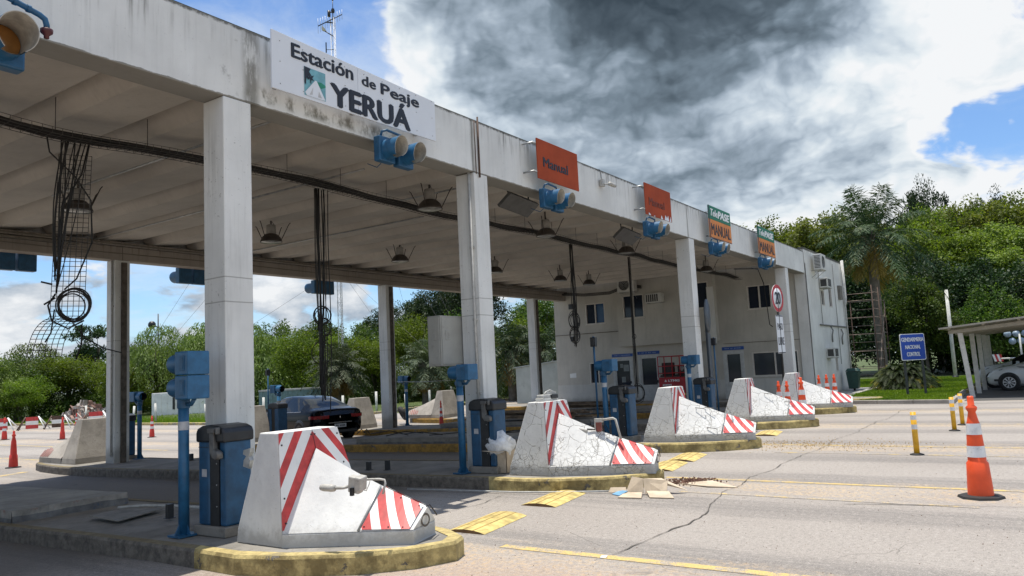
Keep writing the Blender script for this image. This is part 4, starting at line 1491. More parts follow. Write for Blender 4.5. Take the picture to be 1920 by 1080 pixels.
# ------------------------------------------------------------------ concrete impact barriers
def barrier(label, loc, rz, L, mat, painted=True, slope=.0, group='concrete barriers on the island noses', endcap=True):
    """local frame: x across the lane (0 = left face), front face at y=0, nose towards -y, z=0 island top"""
    t = thing('crash_barrier', label, 'barrier', loc, rz, group)
    H = 1.07
    mb = MB()
    zs = .13
    # box: leaning back face, front face leaning slightly
    B = [(0, 0, 0), (1.12, 0, 0), (1.12, .70, 0), (0, .70, 0)]
    M_ = [(slope*.1, .02, zs), (1.10, .02, zs), (1.10, .68, zs), (slope*.1, .68, zs)]
    Tt = [(.03+slope, .09, H), (.78, .09, H), (.78, .36, H), (.03+slope, .36, H)]
    vs = B+M_+Tt
    fs = [(0, 3, 2, 1), (8, 9, 10, 11)]
    for a in (0, 4):
        fs += [(a+i, a+(i+1) % 4, a+4+(i+1) % 4, a+4+i) for i in range(4)]
    mb.add(vs, fs)
    # foot under the nose
    foot = [(.0, .01), (.61, -L), (1.07, -L+.12), (1.12, .01)]
    mb.add([(x, y, -.0) for x, y in foot]+[(x, y, zs) for x, y in foot], [(0, 3, 2, 1)[::-1], (4, 5, 6, 7), (0, 1, 5, 4), (1, 2, 6, 5), (2, 3, 7, 6)])
    body = mb.build('body', mat, t, bevel=.012)
    # gabled nose running down from the chevron
    nb = MB()
    rings = []
    ns = 8
    for i in range(ns+1):
        q = i/ns
        dip = -.030*math.sin(q*math.pi)
        rings.append([(.0+.61*q, .015*(1-q)-L*q, zs+.002), (.47+.39*q, .05*(1-q)+(-L+.03)*q, .88-.58*q+dip), (1.12-.05*q, .015*(1-q)+(-L+.12)*q, zs+.002)])
    for (p, q) in ((0, 1), (1, 2)):
        vs = []
        for rg in rings:
            for k in range(5):
                vs.append(tuple(Vector(rg[p]).lerp(Vector(rg[q]), k/4)))
        nb.add(vs, [(5*i+k, 5*i+5+k, 5*i+6+k, 5*i+1+k) for i in range(ns) for k in range(4)], 0, True)
    nb.add(list(rings[-1]), [(0, 2, 1)])
    nose = nb.build('nose', mat, t)
    ring = rings
    def flank(q, h, side, out=.012):
        """q along the nose 0..1, h from base 0 to ridge 1"""
        i = min(ns-1, int(q*ns)); f = q*ns-i
        def lerp(a, b, f):
            return Vector(a).lerp(Vector(b), f)
        base = lerp(ring[i][0 if side < 0 else 2], ring[i+1][0 if side < 0 else 2], f)
        rid = lerp(ring[i][1], ring[i+1][1], f)
        p = base.lerp(rid, h)
        nrm = (Vector((-.80, -.30, .52)) if side < 0 else Vector((.8, -.1, .55))).normalized()
        return tuple(p+nrm*out)
    if painted:
        # striped plate on the flat front, split by material
        def fm(u, v):
            q = (v-zs)/(H-zs)
            xl = slope*.1+(.03+slope-slope*.1)*q
            xr = 1.10+(.78-1.10)*q
            return (xl+(xr-xl)*u, .02+.07*q-.014, v)
        A = .55
        pl = MB()
        k = 1.05
        hz = H+.0
        # left wing: lines rise to the right
        cl = [(hz-.80, 1), (hz-.62, 0), (hz-.45-.02, 1), (hz-.28, 0), (hz-.11, 1), ]
        per = .375
        cuts = [(-9, 1), (.325, 0), (.545, 1), (.727, 0), (.95, 1)]
        n1 = (-1.33, 1)
        bands(pl, [(0, zs+.03), (A, zs+.03), (A, hz-.004), (0, hz-.004)], n1, cuts, fm)
        n2 = (1.33, 1)
        bands(pl, [(A, zs+.03), (1, zs+.03), (1, hz-.004), (A, hz-.004)], n2, [(c+2*1.33*A, m) for c, m in cuts], fm)
        pp_ = pl.build('chevron_panel', [PWHITE, PRED], t)
        for u, v in ((.04, .95), (.04, .45), (.04, .22), (.52, 1.02), (.58, 1.02), (.96, 1.0), (.92, .7)):
            p = fm(u, v)
            MB().lathe([(.009, 0), (.009, -.006), (0, -.008)], 8, 0, p, 'y').build('bolt', INK, pp_)
        # seam of the folded plate
        se = MB()
        p0, p1 = Vector(fm(A, zs+.5)), Vector(fm(A, hz-.004))
        se.bb((p0.x-.002, p0.y-.004, p0.z), (p0.x+.002, p0.y-.001, p0.z+.01))
        se.tube([p0+Vector((0, -.003, 0)), p1+Vector((0, -.003, 0))], .003, 4)
        se.build('seam', INK, pp_)
        # nose plates on both flanks
        for side in (-1, 1):
            pl = MB()
            def fq(u, v, side=side):
                q = .60+.37*u
                return flank(q, v*.985+.01-.0, side, .014)
            cuts = []
            for i in range(-3, 8):
                c = i*.40+.04
                cuts += [(c, 1), (c+.205, 0)]
            poly = [(0 if True else 0, .02), (1, .02), (1, 1), (.06, 1)]
            # subdivide along u so the plate follows the dip
            m = 8
            for a in range(m):
                u0, u1 = a/m, (a+1)/m
                sub = clip_halfplane(clip_halfplane(poly, 1, 0, u0, True), 1, 0, u1, False)
                if len(sub) >= 3:
                    bands(pl, sub, (1, .55), [(c+.0, mm) for c, mm in sorted(cuts)], fq)
            po = pl.build('nose_plate', [PWHITE, PRED], t)
            for u, v in ((.05, .08), (.12, .9), (.5, .92), (.93, .9), (.85, .08), (.55, .08)):
                MB().sphere(Vector(fq(u, v)), .009, 6).build('bolt', INK, po)
        # grey edge strip at the start of the left nose plate
        st = MB()
        st.tube([flank(.585, .0, -1, .012), flank(.60, .98, -1, .014)], .010, 5)
        st.build('edge_strip', STEEL, t)
    if endcap:
        ec = MB()
        a = Vector((.86, -L+.02, .315))
        ec.tube([a+Vector((-.03, .0, -.01)), a+Vector((0, -.01, .006)), a+Vector((.10, .03, -.055)), a+Vector((.19, .06, -.13))], .007, 5)
        # round rust ring on the nose facet
        for rr, w in ((.055, .010),):
            ec.lathe([(rr-w, -.004), (rr, -.006), (rr+w, -.004)], 20, 1, (.815, -L+.028, .185), 'y')
        ec.build('nose_edge', [INK, simple('ring_stain', (.13, .11, .09), .9) if 'ring_stain' not in MATS else MATS['ring_stain']], t)
    if loc[0] < 5:
        # snapped steel bracket at the back corner
        br = MB()
        br.extr([(-.02, .60, .62), (-.02, .70, .60), (-.02, .71, .56), (-.02, .66, .54), (-.02, .70, .50), (-.02, .71, .44), (-.02, .62, .42), (-.02, .60, .50), (-.02, .63, .54), (-.02, .60, .58)], (.05, 0, 0))
        br.shift((-.04, .10, -.30)).build('bracket', STEEL, t)
    return t
ZI = .176
barrier('nearest barrier, smooth white paint with bold red chevrons', (ix(0)-.62, -1.45, ZI), 0, 1.09, BAR0, True, 0)
barrier('second barrier, crazed white paint, cardboard box behind it', (ix(1)-.63, -1.45, ZI), R(2), 1.38, BARC, True, .05)
barrier('third barrier, with steel lugs on its crazed flank', (ix(2)-.68, -1.45, ZI), R(2), 1.38, BARC2, True, .09)
barrier('fourth barrier, the one directly in front of the group of three cones', (ix(3)-.72, -1.45, ZI), R(3), 1.40, BARC, True, .09)
barrier('fifth and farthest barrier, before the speed limit sign', (ix(4)-.80, -1.45, ZI), R(3), 1.40, BARC2, True, .09)
# raw concrete ones at the far ends of the islands (nose pointing away)
zb = -.2+ZI
barrier('bare concrete barrier on the left behind the first dark back column', (ix(1)+.55, 12.95, zb), R(180), 1.35, RAW, False, .0, 'bare concrete barriers on the far island ends', False)
barrier('bare concrete barrier left of the black car', (ix(2)+.55, 12.95, zb), R(180), 1.35, RAW, False, .0, 'bare concrete barriers on the far island ends', False)
barrier('bare concrete barrier right of the black car', (ix(3)+.30, 12.95, zb), R(180), 1.35, RAW, False, .0, 'bare concrete barriers on the far island ends', False)
b5 = barrier('bare concrete barrier with striped nose and a tyre leaning on it', (ix(4)+.35, 12.95, g(24.7, 13)+ZI), R(180), 1.40, RAW, False, .0, 'bare concrete barriers on the far island ends', False)
def nose_stripes(loc, rzz, parent_name):
    mb = MB()
    for i in range(5):
        u0 = .62+.075*i
        vs = []
        for q, h in ((u0, .05), (u0+.035, .05), (u0+.035+.05, .9), (u0+.05, .9)):
            q = min(q, .99)
            base = Vector((1.12-.05*q, .015*(1-q)+(-1.35+.12)*q, .132)); rid = Vector((.42+.44*q, .05*(1-q)+(-1.35+.03)*q, .87-.57*q-.055*math.sin(q*math.pi)))
            vs.append(base.lerp(rid, h)+Vector((.012, -.004, .012)))
        mb.add(vs, [(0, 1, 2, 3)])
    return mb
for o in [o for o in bpy.data.objects if o.name.startswith('crash_barrier') and abs(o.rotation_euler.z-math.pi) < .1]:
    if 'left behind' in o['label'] or 'striped' in o['label']:
        nose_stripes(None, None, None).build('faded_stripes', simple('faded_red', (.30, .10, .09), .85, var=.4, scale=9) if 'faded_red' not in MATS else MATS['faded_red'], o)
# steel lugs on the third and fourth barriers
LUG = simple('lug_grey', (.16, .15, .14), .7)
for k, pts in ((2, [(-.36, .62), (-.52, .62), (-.95, .40), (-.62, .24)]), (3, [(-.34, .66), (-.80, .44)])):
    par = [o for o in bpy.data.objects if o.name.startswith('crash_barrier') and o.get('label', '').startswith('third' if k == 2 else 'fourth')][0]
    for i, (y, z) in enumerate(pts):
        q = -y/1.38
        h = min(.97, max(.02, (z-.13)/(.75-.58*q)))
        x = .61*q+(.47-.22*q)*h
        P = [(x-.01, y-.09, z-.015), (x-.05, y-.09, z+.0), (x-.05, y+.08, z+.02), (x-.01, y+.08, z+.02)]
        if i == 2:
            P = [(x+.0, y, z-.09), (x-.05, y, z-.09), (x-.04, y, z+.09), (x+.02, y, z+.09)]
        MB().tube(P, .008, 5).build('lifting_lug', LUG, par)

# cameras broken off on the barriers
cm = thing('surveillance_camera', 'weathered camera with lamp arm drooping over the nearest barrier', 'camera', (5.25, -2.20, .775))
mb = MB()
mb.lathe([(.0, -.085), (.030, -.085), (.034, -.05), (.034, .05), (.028, .085), (.0, .09)], 14, 0, (-.26, .22, -.03), 'y')
mb.build('lamp_body', CAMW, cm)
mb = MB()
mb.tube([(-.25, .13, -.03), (-.22, .06, -.03), (-.20, .02, -.02)], .014, 8)
mb.build('arm', CAMW, cm)
mb = MB().at((-.17, -.05, .0), (R(10), R(-8), R(10)))
mb.box((0, 0, 0), (.08, .12, .15))
mb.box((.01, -.045, .015), (.11, .07, .13))
mb.build('housing', CAMW, cm, bevel=.012)
mb = MB().at((-.22, -.05, -.03), (0, 0, 0))
mb.box((0, 0, -.03), (.03, .03, .07))
mb.build('mount', BLACK, cm)
mb = MB()
mb.tube([(-.12, -.08, .035), (-.02, -.20, .03), (.01, -.235, .02), (.01, -.245, -.01), (-.03, -.25, -.10)], .011, 7)
mb.tube([(-.14, -.09, -.05), (-.13, -.14, -.06), (-.12, -.17, .0), (-.11, -.17, .03)], .004, 5)
mb.build('pipe_arm', CAMW, cm)

c2 = thing('surveillance_camera', 'battered camera with red inner part and bent white arm on the second barrier', 'camera', (10.35, -2.02, .82))
mb = MB().at((-.02, .05, .06), (R(0), R(5), R(12)))
mb.box((0, 0, .05), (.09, .12, .06)); mb.box((0, .05, -.02), (.09, .02, .12))
mb.build('housing', CAMW, c2, bevel=.008)
mb = MB().at((-.02, .05, .0), (R(0), R(-8), R(12)))
mb.box((0, -.0, .02), (.07, .08, .14))
mb.build('inner', CAMRED, c2, bevel=.01)
mb = MB()
mb.tube([(-.02, -.02, .12), (0, -.18, .14), (.02, -.21, .12), (-.02, -.30, -.16)], .018, 8)
mb.build('pipe_arm', CAMW, c2)
mb = MB().at((-.12, .30, -.03), (R(12), 0, R(10)))
mb.box((0, 0, 0), (.05, .20, .07))
mb.build('lamp_body', CAMW, c2, bevel=.02)
mb = MB()
mb.tube([(-.12, .20, -.01), (-.06, .12, -.02), (-.04, .06, 0)], .012, 6)
mb.tube([(-.02, -.05, .05), (.0, -.12, -.06), (0, -.16, -.12), (0, -.2, -.1)], .006, 5)
mb.build('cable', BLACK, c2)
c3 = thing('surveillance_camera', 'white camera unit lying on top of the second barrier', 'camera', (ix(1)-.30, -1.22, ZI+1.07))
mb = MB()
mb.bb((-.12, -.05, .0), (.34, .09, .05)); mb.bb((-.1, -.04, .05), (.18, .08, .10))
mb.build('housing', PVC, c3, bevel=.012)
mb = MB()
mb.bb((.12, -.07, .03), (.3, .06, .095))
mb.build('base', BLACK, c3, bevel=.01)
mb = MB()
mb.bb((.05, -.02, .105), (.32, .04, .135)); mb.tube([(.0, 0, .1), (.06, .0, .14), (.2, .02, .16), (.28, 0, .13)], .012, 5)
mb.build('bracket', PVC, c3)
c4 = thing('surveillance_camera', 'small white camera on the canopy beam between the two Manual signs', 'camera', (14.72, -.02, 5.68))
mb = MB()
mb.box((0, -.04, 0), (.12, .08, .16)); mb.tube([(0, -.08, -.02), (.06, -.18, -.06)], .014, 6)
mb.build('junction_box', CAMW, c4, bevel=.01)
mb = MB()
mb.lathe([(0, -.14), (.045, -.14), (.045, .12), (0, .12)], 12, 0, (.12, -.22, -.05), 'x')
mb.build('body', CAMW, c4)
mb = MB()
mb.tube([(0, -.02, .08), (-.03, -.03, .2), (-.08, -.02, .30)], .008, 5)
mb.build('cable', BLACK, c4)

# ------------------------------------------------------------------ barrier-arm cabinets
def cabinet(label, loc, rz=0):
    t = thing('gate_cabinet', label, 'gate cabinet', loc, rz, group='blue gate cabinets with black caps')
    mb = MB()
    mb.box((0, 0, .05), (.40, .54, .10))
    mb.build('base', SLAB, t, bevel=.01)
    mb = MB()
    mb.bb((-.17, .04, .10), (.17, .23, .98))
    mb.bb((-.15, -.22, .10), (.17, -.11, .98))
    mb.build('body', BLUEC, t, bevel=.025, seg=3)
    mb = MB()
    mb.bb((-.155, -.112, .10), (.15, .042, 1.02))
    mb.build('slot', BLACK, t)
    for zz in (.30, .52, .74, .90):
        MB().lathe([(.0, -.005), (.008, -.004), (.008, 0)], 8, 0, (-.157, -.075, zz), 'x').build('screw', STEEL, t)
    MB().bb((-.172, .05, .905), (-.1705, .22, .912)).build('seam', BLACK, t)
    MB().bb((-.1722, .075, .60), (-.1712, .16, .68)).build('sticker', PLATE, t)
    mb = MB()
    prof = [(-.245, .0), (-.245, .10), (-.22, .145), (-.14, .172), (.0, .185), (.14, .174), (.22, .145), (.245, .10), (.245, .0)]
    mb.extr([(-.19, y, .96+z) for y, z in prof][::-1], (.38, 0, 0))
    mb.build('cap', BLACK, t, bevel=.022, seg=3)
    mb = MB()
    mb.extr([(-.215, -.03, 1.10), (-.215, -.10, 1.10), (-.215, -.11, .90), (-.215, -.20, .86), (-.215, -.20, .80), (-.215, -.08, .80), (-.215, -.035, .86)], (.05, 0, 0))
    mb.bb((-.24, -.14, 1.06), (-.19, -.03, 1.11)); mb.bb((-.24, -.19, 1.05), (-.19, -.17, 1.12))
    mb.lathe([(0, -.03), (.045, -.03), (.05, 0), (.05, .03), (0, .03)], 14, 0, (-.21, -.16, .84), 'x')
    mb.build('arm_bracket', DSTEEL, t, bevel=.006)
    return t
cb = cabinet('nearest blue gate cabinet, left of the first barrier', (ix(0)-.35, -.20, ZI))
for k, dx, l in ((1, -.40, 'blue gate cabinet left of the second barrier, cardboard box beside it'), (2, -.42, 'blue gate cabinet left of the third barrier'), (3, -.42, 'blue gate cabinet at the foot of the third front column')):
    dup(cb, (ix(k)+dx, -.22, ZI), label=l)
dup(cb, (ix(1)+.55, 12.05, zb), rz=math.pi, label='blue gate cabinet on the left behind the first dark back column')
dup(cb, (ix(2)+.55, 12.0, zb), rz=math.pi, label='blue gate cabinet in front of the black car')

# ------------------------------------------------------------------ lane traffic lights on blue posts
def post_light(label, loc, ztop, heads, rz=0):
    t = thing('lane_traffic_light', label, 'traffic light', loc, rz, group='blue lane traffic lights on posts')
    mb = MB()
    mb.tube([(0, 0, 0), (0, 0, ztop)], .056, 16)
    mb.build('post', BLUEL, t)
    mb = MB()
    mb.box((0, 0, .01), (.24, .22, .02))
    mb.extr([(-.056, .01, .02), (-.11, .01, .02), (-.056, .01, .12)], (0, -.02, 0)); mb.extr([(.0, -.05, .02), (.0, -.11, .02), (.0, -.05, .12)], (.01, 0, 0)); mb.extr([(.0, .05, .02), (.0, .11, .02), (.0, .05, .12)], (.01, 0, 0))
    mb.build('base_plate', BLUE, t)
    z0 = ztop-.20
    mb = MB()
    mb.lathe([(.066, -.05), (.068, -.04), (.068, .04), (.066, .05)], 16, 0, (0, 0, z0-.02))
    mb.tube([(0, -.05, z0-.03), (.0, -.14, z0-.03), (0, -.20, z0+.03)], .022, 8)
    mb.bb((-.02, .06, z0-.04), (.02, .085, z0+.0))
    mb.build('clamp', BLUE, t)
    MB().lathe([(.0575, z0-.30), (.0575, z0-.21)], 16).build('sticker', PLATE, t)
    for h in range(heads):
        zc = z0+.15+.255*h
        mb = MB()
        mb.bb((-.13, -.28, zc-.125), (.13, -.04, zc+.125))
        hd = mb.build('housing', BLUEL, t, bevel=.014)
        mb = MB()
        mb.bb((-.137, -.22, zc-.08), (-.13, -.13, zc+.08))
        mb.bb((-.142, -.205, zc-.06), (-.137, -.145, zc+.06))
        mb.build('door', BLUE, hd, bevel=.003, seg=1)
        mb = MB()
        mb.lathe([(.11, -.04), (.108, .10), (.10, .16)], 20, 0, (0, 0, zc), 'y')
        mb.lathe([(.0, -.03), (.10, -.03), (.098, .10), (.10, .16)], 20, 1, (0, 0, zc), 'y')
        mb.build('visor', [BLUEL, BLACK], hd)
    return t
pl = post_light('nearest blue traffic light post with two lamp heads, left of the first column', (ix(0)-.63, .12, ZI), 1.60, 2)
post_light('blue traffic light post with single head, before the grey wall box', (ix(1)-.66, .12, ZI), 1.62, 1)
post_light('blue traffic light post in front of the third gate cabinet, before the ground floor window', (ix(2)-.60, .10, ZI), 1.62, 1)
post_light('blue traffic light post before the red lift machine', (ix(3)-.62, .10, ZI), 1.66, 1)
post_light('dark blue traffic light post on the left behind the first back column', (ix(1)+.70, 11.6, zb), 1.62, 1, math.pi)
post_light('dark blue traffic light post in front of the black car', (ix(2)+.75, 12.2, zb), 1.60, 1, math.pi)
post_light('dark blue traffic light post just right of the second back column', (ix(3)+.82, 11.3, zb), 1.70, 1, math.pi)
def thin_post(label, loc, h):
    t = thing('sensor_post', label, 'post', loc, group='thin blue posts with black sensor boxes')
    mb = MB(); mb.tube([(0, 0, 0), (0, 0, h)], .022, 8)
    mb.build('post', BLUE, t)
    mb = MB(); mb.bb((-.05, -.06, h-.22), (.05, .06, h-.02)); mb.bb((-.07, -.04, h-.20), (-.05, .04, h-.05))
    mb.build('sensor_box', BLACK, t, bevel=.008)
    mb = MB(); mb.box((0, 0, .01), (.14, .14, .02))
    mb.build('base_plate', BLUE, t)
    return t
t3 = thin_post('thin blue post with black box rising above the third lane traffic light', (ix(2)-.55, .32, ZI), 2.2)
dup(t3, (ix(3)-.1+.95, -.1, ZI), label='thin blue post with black box before the right door of the building')
dup(t3, (ix(2)+.55, 12.45, zb), label='thin blue post with black box left of the black car')

# grey electrical cabinet hung on column 2
t = thing('electrical_cabinet', 'grey electrical cabinet fixed high on the second front column', 'cabinet', (9.62, .42, 1.86))
mb = MB(); mb.bb((0, 0, 0), (.62, .28, .82))
mb.build('body', GREYBOX, t, bevel=.012)
mb = MB(); mb.bb((-.014, .03, .03), (0, .25, .79)); mb.bb((.02, -.012, .03), (.60, 0, .79))
mb.build('door', GREYBOX, t, bevel=.004, seg=1)
mb = MB(); mb.bb((-.022, .09, .42), (-.014, .16, .54)); mb.bb((.10, -.02, .42), (.22, -.012, .58))
mb.build('lock_plate', GREYBOX, t, bevel=.004, seg=1)

# stub bolts, plates and cables left on the islands
def stub(label, loc, h=.15, w=.07):
    t = tag(MB().bb((-w/2, -w/2, 0), (w/2, w/2, h)).box((0, 0, .004), (w*1.5, w*1.5, .008)).build('steel_stub', BLACK, loc=loc, bevel=.004), label, 'steel stub', 'steel stubs left on the islands')
    return t
stub('black steel stub on the nearest island left of the blue traffic light post', (5.46, 1.3, ZI), .17)
stub('left one of the two steel stubs on the second island', (9.85, 2.35, ZI-.04), .14)
stub('right one of the two steel stubs on the second island', (9.9, 1.95, ZI-.04), .17)
stub('left one of the two steel stubs on the island behind the first back column', (10.9, 9.2, -.17+ZI), .16, .09)
stub('right one of the two steel stubs on the island behind the first back column', (11.2, 8.9, -.17+ZI), .18, .09)
mb = MB()
mb.extr([(5.12, 2.50, .182), (5.06, 1.72, .182), (5.80, 2.0, .182), (5.9, 2.62, .182)], (0, 0, .012))
tag(mb.build('metal_plate', simple('plate_worn', (.20, .185, .16), .7, var=.3, scale=5, dirt=.4)), 'flat worn metal plate lying on the nearest island', 'plate')
mb = MB()
mb.tube([(5.6, 2.7, .20), (5.8, 2.4, .21), (5.95, 2.0, .20), (6.0, 1.5, .20), (5.95, .9, .20), (5.85, .5, .20)], .018, 6)
tag(mb.build('conduit', PVC), 'pale conduit lying on the nearest island behind the post', 'pipe')
mb = MB()
mb.tube([(8.9, .6, .03), (9.15, -1.2, .03), (9.35, -1.9, .03), (9.6, -2.45, .03)], .011, 8)
tag(mb.build('white_pipe', PVC), 'long thin white pipe lying along the foot of the second island kerb', 'pipe')
r = rng(8)
mb = MB()
for i in range(9):
    y = 2.2+i*.9
    P = [(14.3+r.uniform(-.15, .9), y+r.uniform(-1.2, 1.2), .35-.015*y+r.uniform(0, .04)) for q in range(2)]
    P = [P[0], ((P[0][0]+P[1][0])/2, (P[0][1]+P[1][1])/2, .36), P[1]]
    mb.tube(P, .012, 5)
tag(mb.build('loose_cables', CABLE), 'tangle of loose black cables lying on the third island', 'cables')

# planks stacked on the fourth and fifth islands
def planks(label, x, y0, n, seed, ztop):
    t = thing('plank_stack', label, 'planks', (x, y0, ztop), group='stacks of weathered planks under the canopy')
    r = rng(seed)
    for i in range(n):
        mb = MB().at((r.uniform(-.3, .3), 2+r.uniform(-.3, .3), .03+.055*(i//2)), (0, 0, R(r.uniform(-4, 4))))
        mb.box((.22*(i % 2)-.1, 0, 0), (.20, r.uniform(2.6, 4.2), .045))
        mb.build('plank', WOOD, t)
    return t
planks('stack of weathered planks on the fourth island behind the third gate cabinet', ix(3)-.35, 3.4, 8, 3, .12+ZI)
planks('stack of weathered planks on the fifth island before the building doors', ix(4)-.4, 4.2, 8, 5, .12+ZI)

# ------------------------------------------------------------------ cones and flexible posts
def cone(label, loc, h=.95, col=CONEO, bandcol=CONEW, group='orange traffic cones', nb=2):
    t = thing('traffic_cone', label, 'cone', loc, group=group)
    s = h
    mb = MB()
    prof = [(.115, .02), (.112, .10), (.105, .22), (.098, .34), (.083, .36), (.078, .48), (.070, .60), (.062, .72), (.050, .76), (.044, .79), (.034, .84), (.050, .87), (.052, .89), (.030, .91), (.030, .985), (.024, 1.0), (0, 1.0)]
    mb.lathe([(r_*s*1.0, z*s) for r_, z in prof], 22)
    mb.build('body', col, t)
    if nb:
        for a, b in ((.40, .51), (.62, .73)):
            mb = MB()
            def rr(z):
                return (.086+(.061-.086)*(z-.34)/.38)*s
            mb.lathe([(rr(a)+.004, a*s), (rr(b)+.004, b*s)], 22)
            mb.build('reflective_band', bandcol, t)
    mb = MB()
    n = 8
    mb.lathe([(0, .03*s), (.13*s, .03*s), (.20*s, .022*s), (.21*s, .0)], n, smooth=False)
    mb.build('base', BLACKR, t)
    return t
cone('tall bright orange cone standing alone on the right foreground road', (10.58, -6.78, 0), 1.17)
cA = cone('leftmost cone of the three behind the fourth barrier', (22.02, -1.42, .0), 1.08)
dup(cA, (21.82, -1.70, 0), label='middle cone of the three behind the fourth barrier', rz=.6)
dup(cA, (21.02, -2.28, .0), label='nearest and rightmost cone of the three behind the fourth barrier', rz=1.6, scale=(1.1, 1.1, 1.10))
dup(cA, (27.78, -1.20, 0), label='leftmost cone of the three behind the fifth barrier', rz=.3, scale=.99)
dup(cA, (27.83, -1.44, 0), label='middle cone of the three behind the fifth barrier', rz=1.3, scale=1.0)
dup(cA, (27.95, -1.66, 0), label='rightmost cone of the three behind the fifth barrier', rz=2.3, scale=1.0)
GR = 'worn red cones on the far side of the plaza'
cR = cone('large worn red cone at the lower left without bands', (9.81, 15.61, -.2), .98, CONER, CONEW, GR, 0)
dup(cR, (16.38, 26.7, -.2), label='worn red cone before the leaning barricades, left of the bare barrier', rz=.5, scale=.95)
cS = cone('red cone with two bands on the road right of the first back column', (17.61, 22.1, -.2), .86, CONER, CONEW, GR, 2)
dup(cS, (15.81, 30.65, -.2), label='red cone with two bands at the far left edge beside the barricades', rz=.9, scale=1.15)
dup(cS, (22.3, 37.5, -.2), label='tiny distant red cone right of the rubble heap', rz=.2, scale=.9)
dup(cS, (22.3, 11.0, g(22.3, 11)), label='slim red cone under the canopy before the striped concrete nose', rz=.2, scale=(.85, .85, 1.12))
def flex(label, loc, h):
    t = thing('flexible_post', label, 'marker post', loc, group='yellow flexible marker posts')
    mb = MB(); mb.tube([(0, 0, .02), (.0, .0, h)], .045, 14)
    mb.build('tube', YPOST, t)
    for a in (.60, .82):
        mb = MB(); mb.lathe([(.048, h*a), (.048, h*(a+.11))], 14)
        mb.build('reflective_band', CONEW, t)
    mb = MB(); mb.lathe([(.11, 0), (.11, .015), (.06, .03), (0, .03)], 14)
    mb.build('base', BLACKR, t)
    return t
f0 = flex('yellow marker post standing alone left of the big orange cone', (14.59, -5.65, 0), .71)
dup(f0, (18.94, -5.86, 0), label='left one of the two close yellow marker posts')
dup(f0, (20.39, -5.91, 0), label='right one of the two close yellow marker posts')
dup(f0, (27.4, -1.05, 0), label='small distant yellow marker post just left of the farthest cones')

# ------------------------------------------------------------------ rubber speed humps and litter
def hump(label, x, y, s=1.0, rz=0):
    t = thing('speed_hump', label, 'speed hump', (x, y, .0), rz, group='short yellow speed humps in front of the islands')
    mb = MB()
    n = 8
    L, W, H = 1.06*s, .52*s, .035
    rows = []
    for i in range(n+1):
        v = i/n
        z = H*math.sin(math.pi*v)**.7+.004
        rows.append([(0, -W/2+W*v, z), (L, -W/2+W*v+.15, z)])
    vs = [p for q in rows for p in q]
    mb.add(vs, [(2*i, 2*i+1, 2*i+3, 2*i+2) for i in range(n)], 0, True)
    mb.add([p for q in rows for p in (q[0], (q[0][0], q[0][1], 0))], [(2*i, 2*i+2, 2*i+3, 2*i+1) for i in range(n)], 1)
    mb.add([p for q in rows for p in (q[1], (q[1][0], q[1][1], 0))], [(2*i, 2*i+1, 2*i+3, 2*i+2) for i in range(n)], 1)
    mb.build('rubber_body', [HUMP, HUMPK], t)
    g2 = MB()
    for k in (.3, .55, .78):
        y_ = -W/2+W*k
        z_ = H*math.sin(math.pi*k)**.7+.005
        g2.add([(0, y_-.008, z_+.0006), (L, y_+.15-.008, z_+.0006), (L, y_+.15+.008, z_+.0006), (0, y_+.008, z_+.0006)], [(0, 1, 2, 3)])
    g2.build('groove', GROOVE, t)
    return t
h0 = hump('nearest yellow speed hump, right of the first island nose', 6.78, -2.15)
dup(h0, (8.42, -2.05, 0), label='yellow speed hump just before the second island kerb')
dup(h0, (11.8, -2.2, 0), label='yellow speed hump half hidden right of the second island nose')
dup(h0, (13.0, -2.1, 0), label='yellow speed hump before the third island kerb')
dup(h0, (17.6, -2.25, 0), label='yellow speed hump between the third and fourth island noses')

def crumple(name, label, loc, pieces, mat, seed, cat='litter'):
    t = thing(name, label, cat, loc)
    r = rng(seed)
    for (dx, dy, dz, sx, sy, sz, rx, ry, rz_) in pieces:
        mb = MB().at((dx, dy, dz), (R(rx), R(ry), R(rz_)))
        mb.box((0, 0, 0), (sx, sy, sz))
        mb.build('flap', mat, t)
    return t
t = thing('cardboard_box', 'flattened broken cardboard box with flaps lying at the second island kerb', 'cardboard', (9.55, -2.85, 0))
for nm, a, b, c, d in (('panel', (.0, .12, .02), (.05, -.12, .03), (.10, -.10, .21), (.10, .06, .23)),
                       ('panel', (.05, -.14, .02), (.12, -.42, .01), (.22, -.40, .18), (.10, -.10, .21)),
                       ('flap', (-.28, .10, .01), (-.24, -.22, .01), (.0, -.12, .04), (.0, .12, .03)),
                       ('flap', (-.16, -.30, .01), (-.12, -.62, .01), (.12, -.45, .05), (.06, -.16, .05)),
                       ('panel', (.22, -.40, .14), (.32, -.62, .05), (.36, -.25, .18), (.12, -.05, .20)),
                       ('panel', (.0, .38, .02), (.02, .12, .03), (.06, .14, .09), (.04, .36, .08))):
    mb = MB()
    A = [Vector(q) for q in (a, b, c, d)]
    nn = (A[1]-A[0]).cross(A[3]-A[0]).normalized()*.006
    mb.add([tuple(p+nn) for p in A]+[tuple(p-nn) for p in A], [(0, 1, 2, 3), (7, 6, 5, 4), (0, 4, 5, 1), (1, 5, 6, 2), (2, 6, 7, 3), (3, 7, 4, 0)])
    mb.build(nm, CARD, t)
mb = MB()
A = [(9.50, -2.55, .012), (9.42, -2.70, .012), (9.52, -2.78, .06), (9.60, -2.62, .05)]
mb.add(A+[(x, y, z-.008) for x, y, z in A], [(0, 1, 2, 3), (7, 6, 5, 4), (0, 4, 5, 1), (1, 5, 6, 2), (2, 6, 7, 3), (3, 7, 4, 0)])
tag(mb.build('paper_wrapper', LITBLUE), 'blue and white paper wrapper beside the flattened box', 'litter')
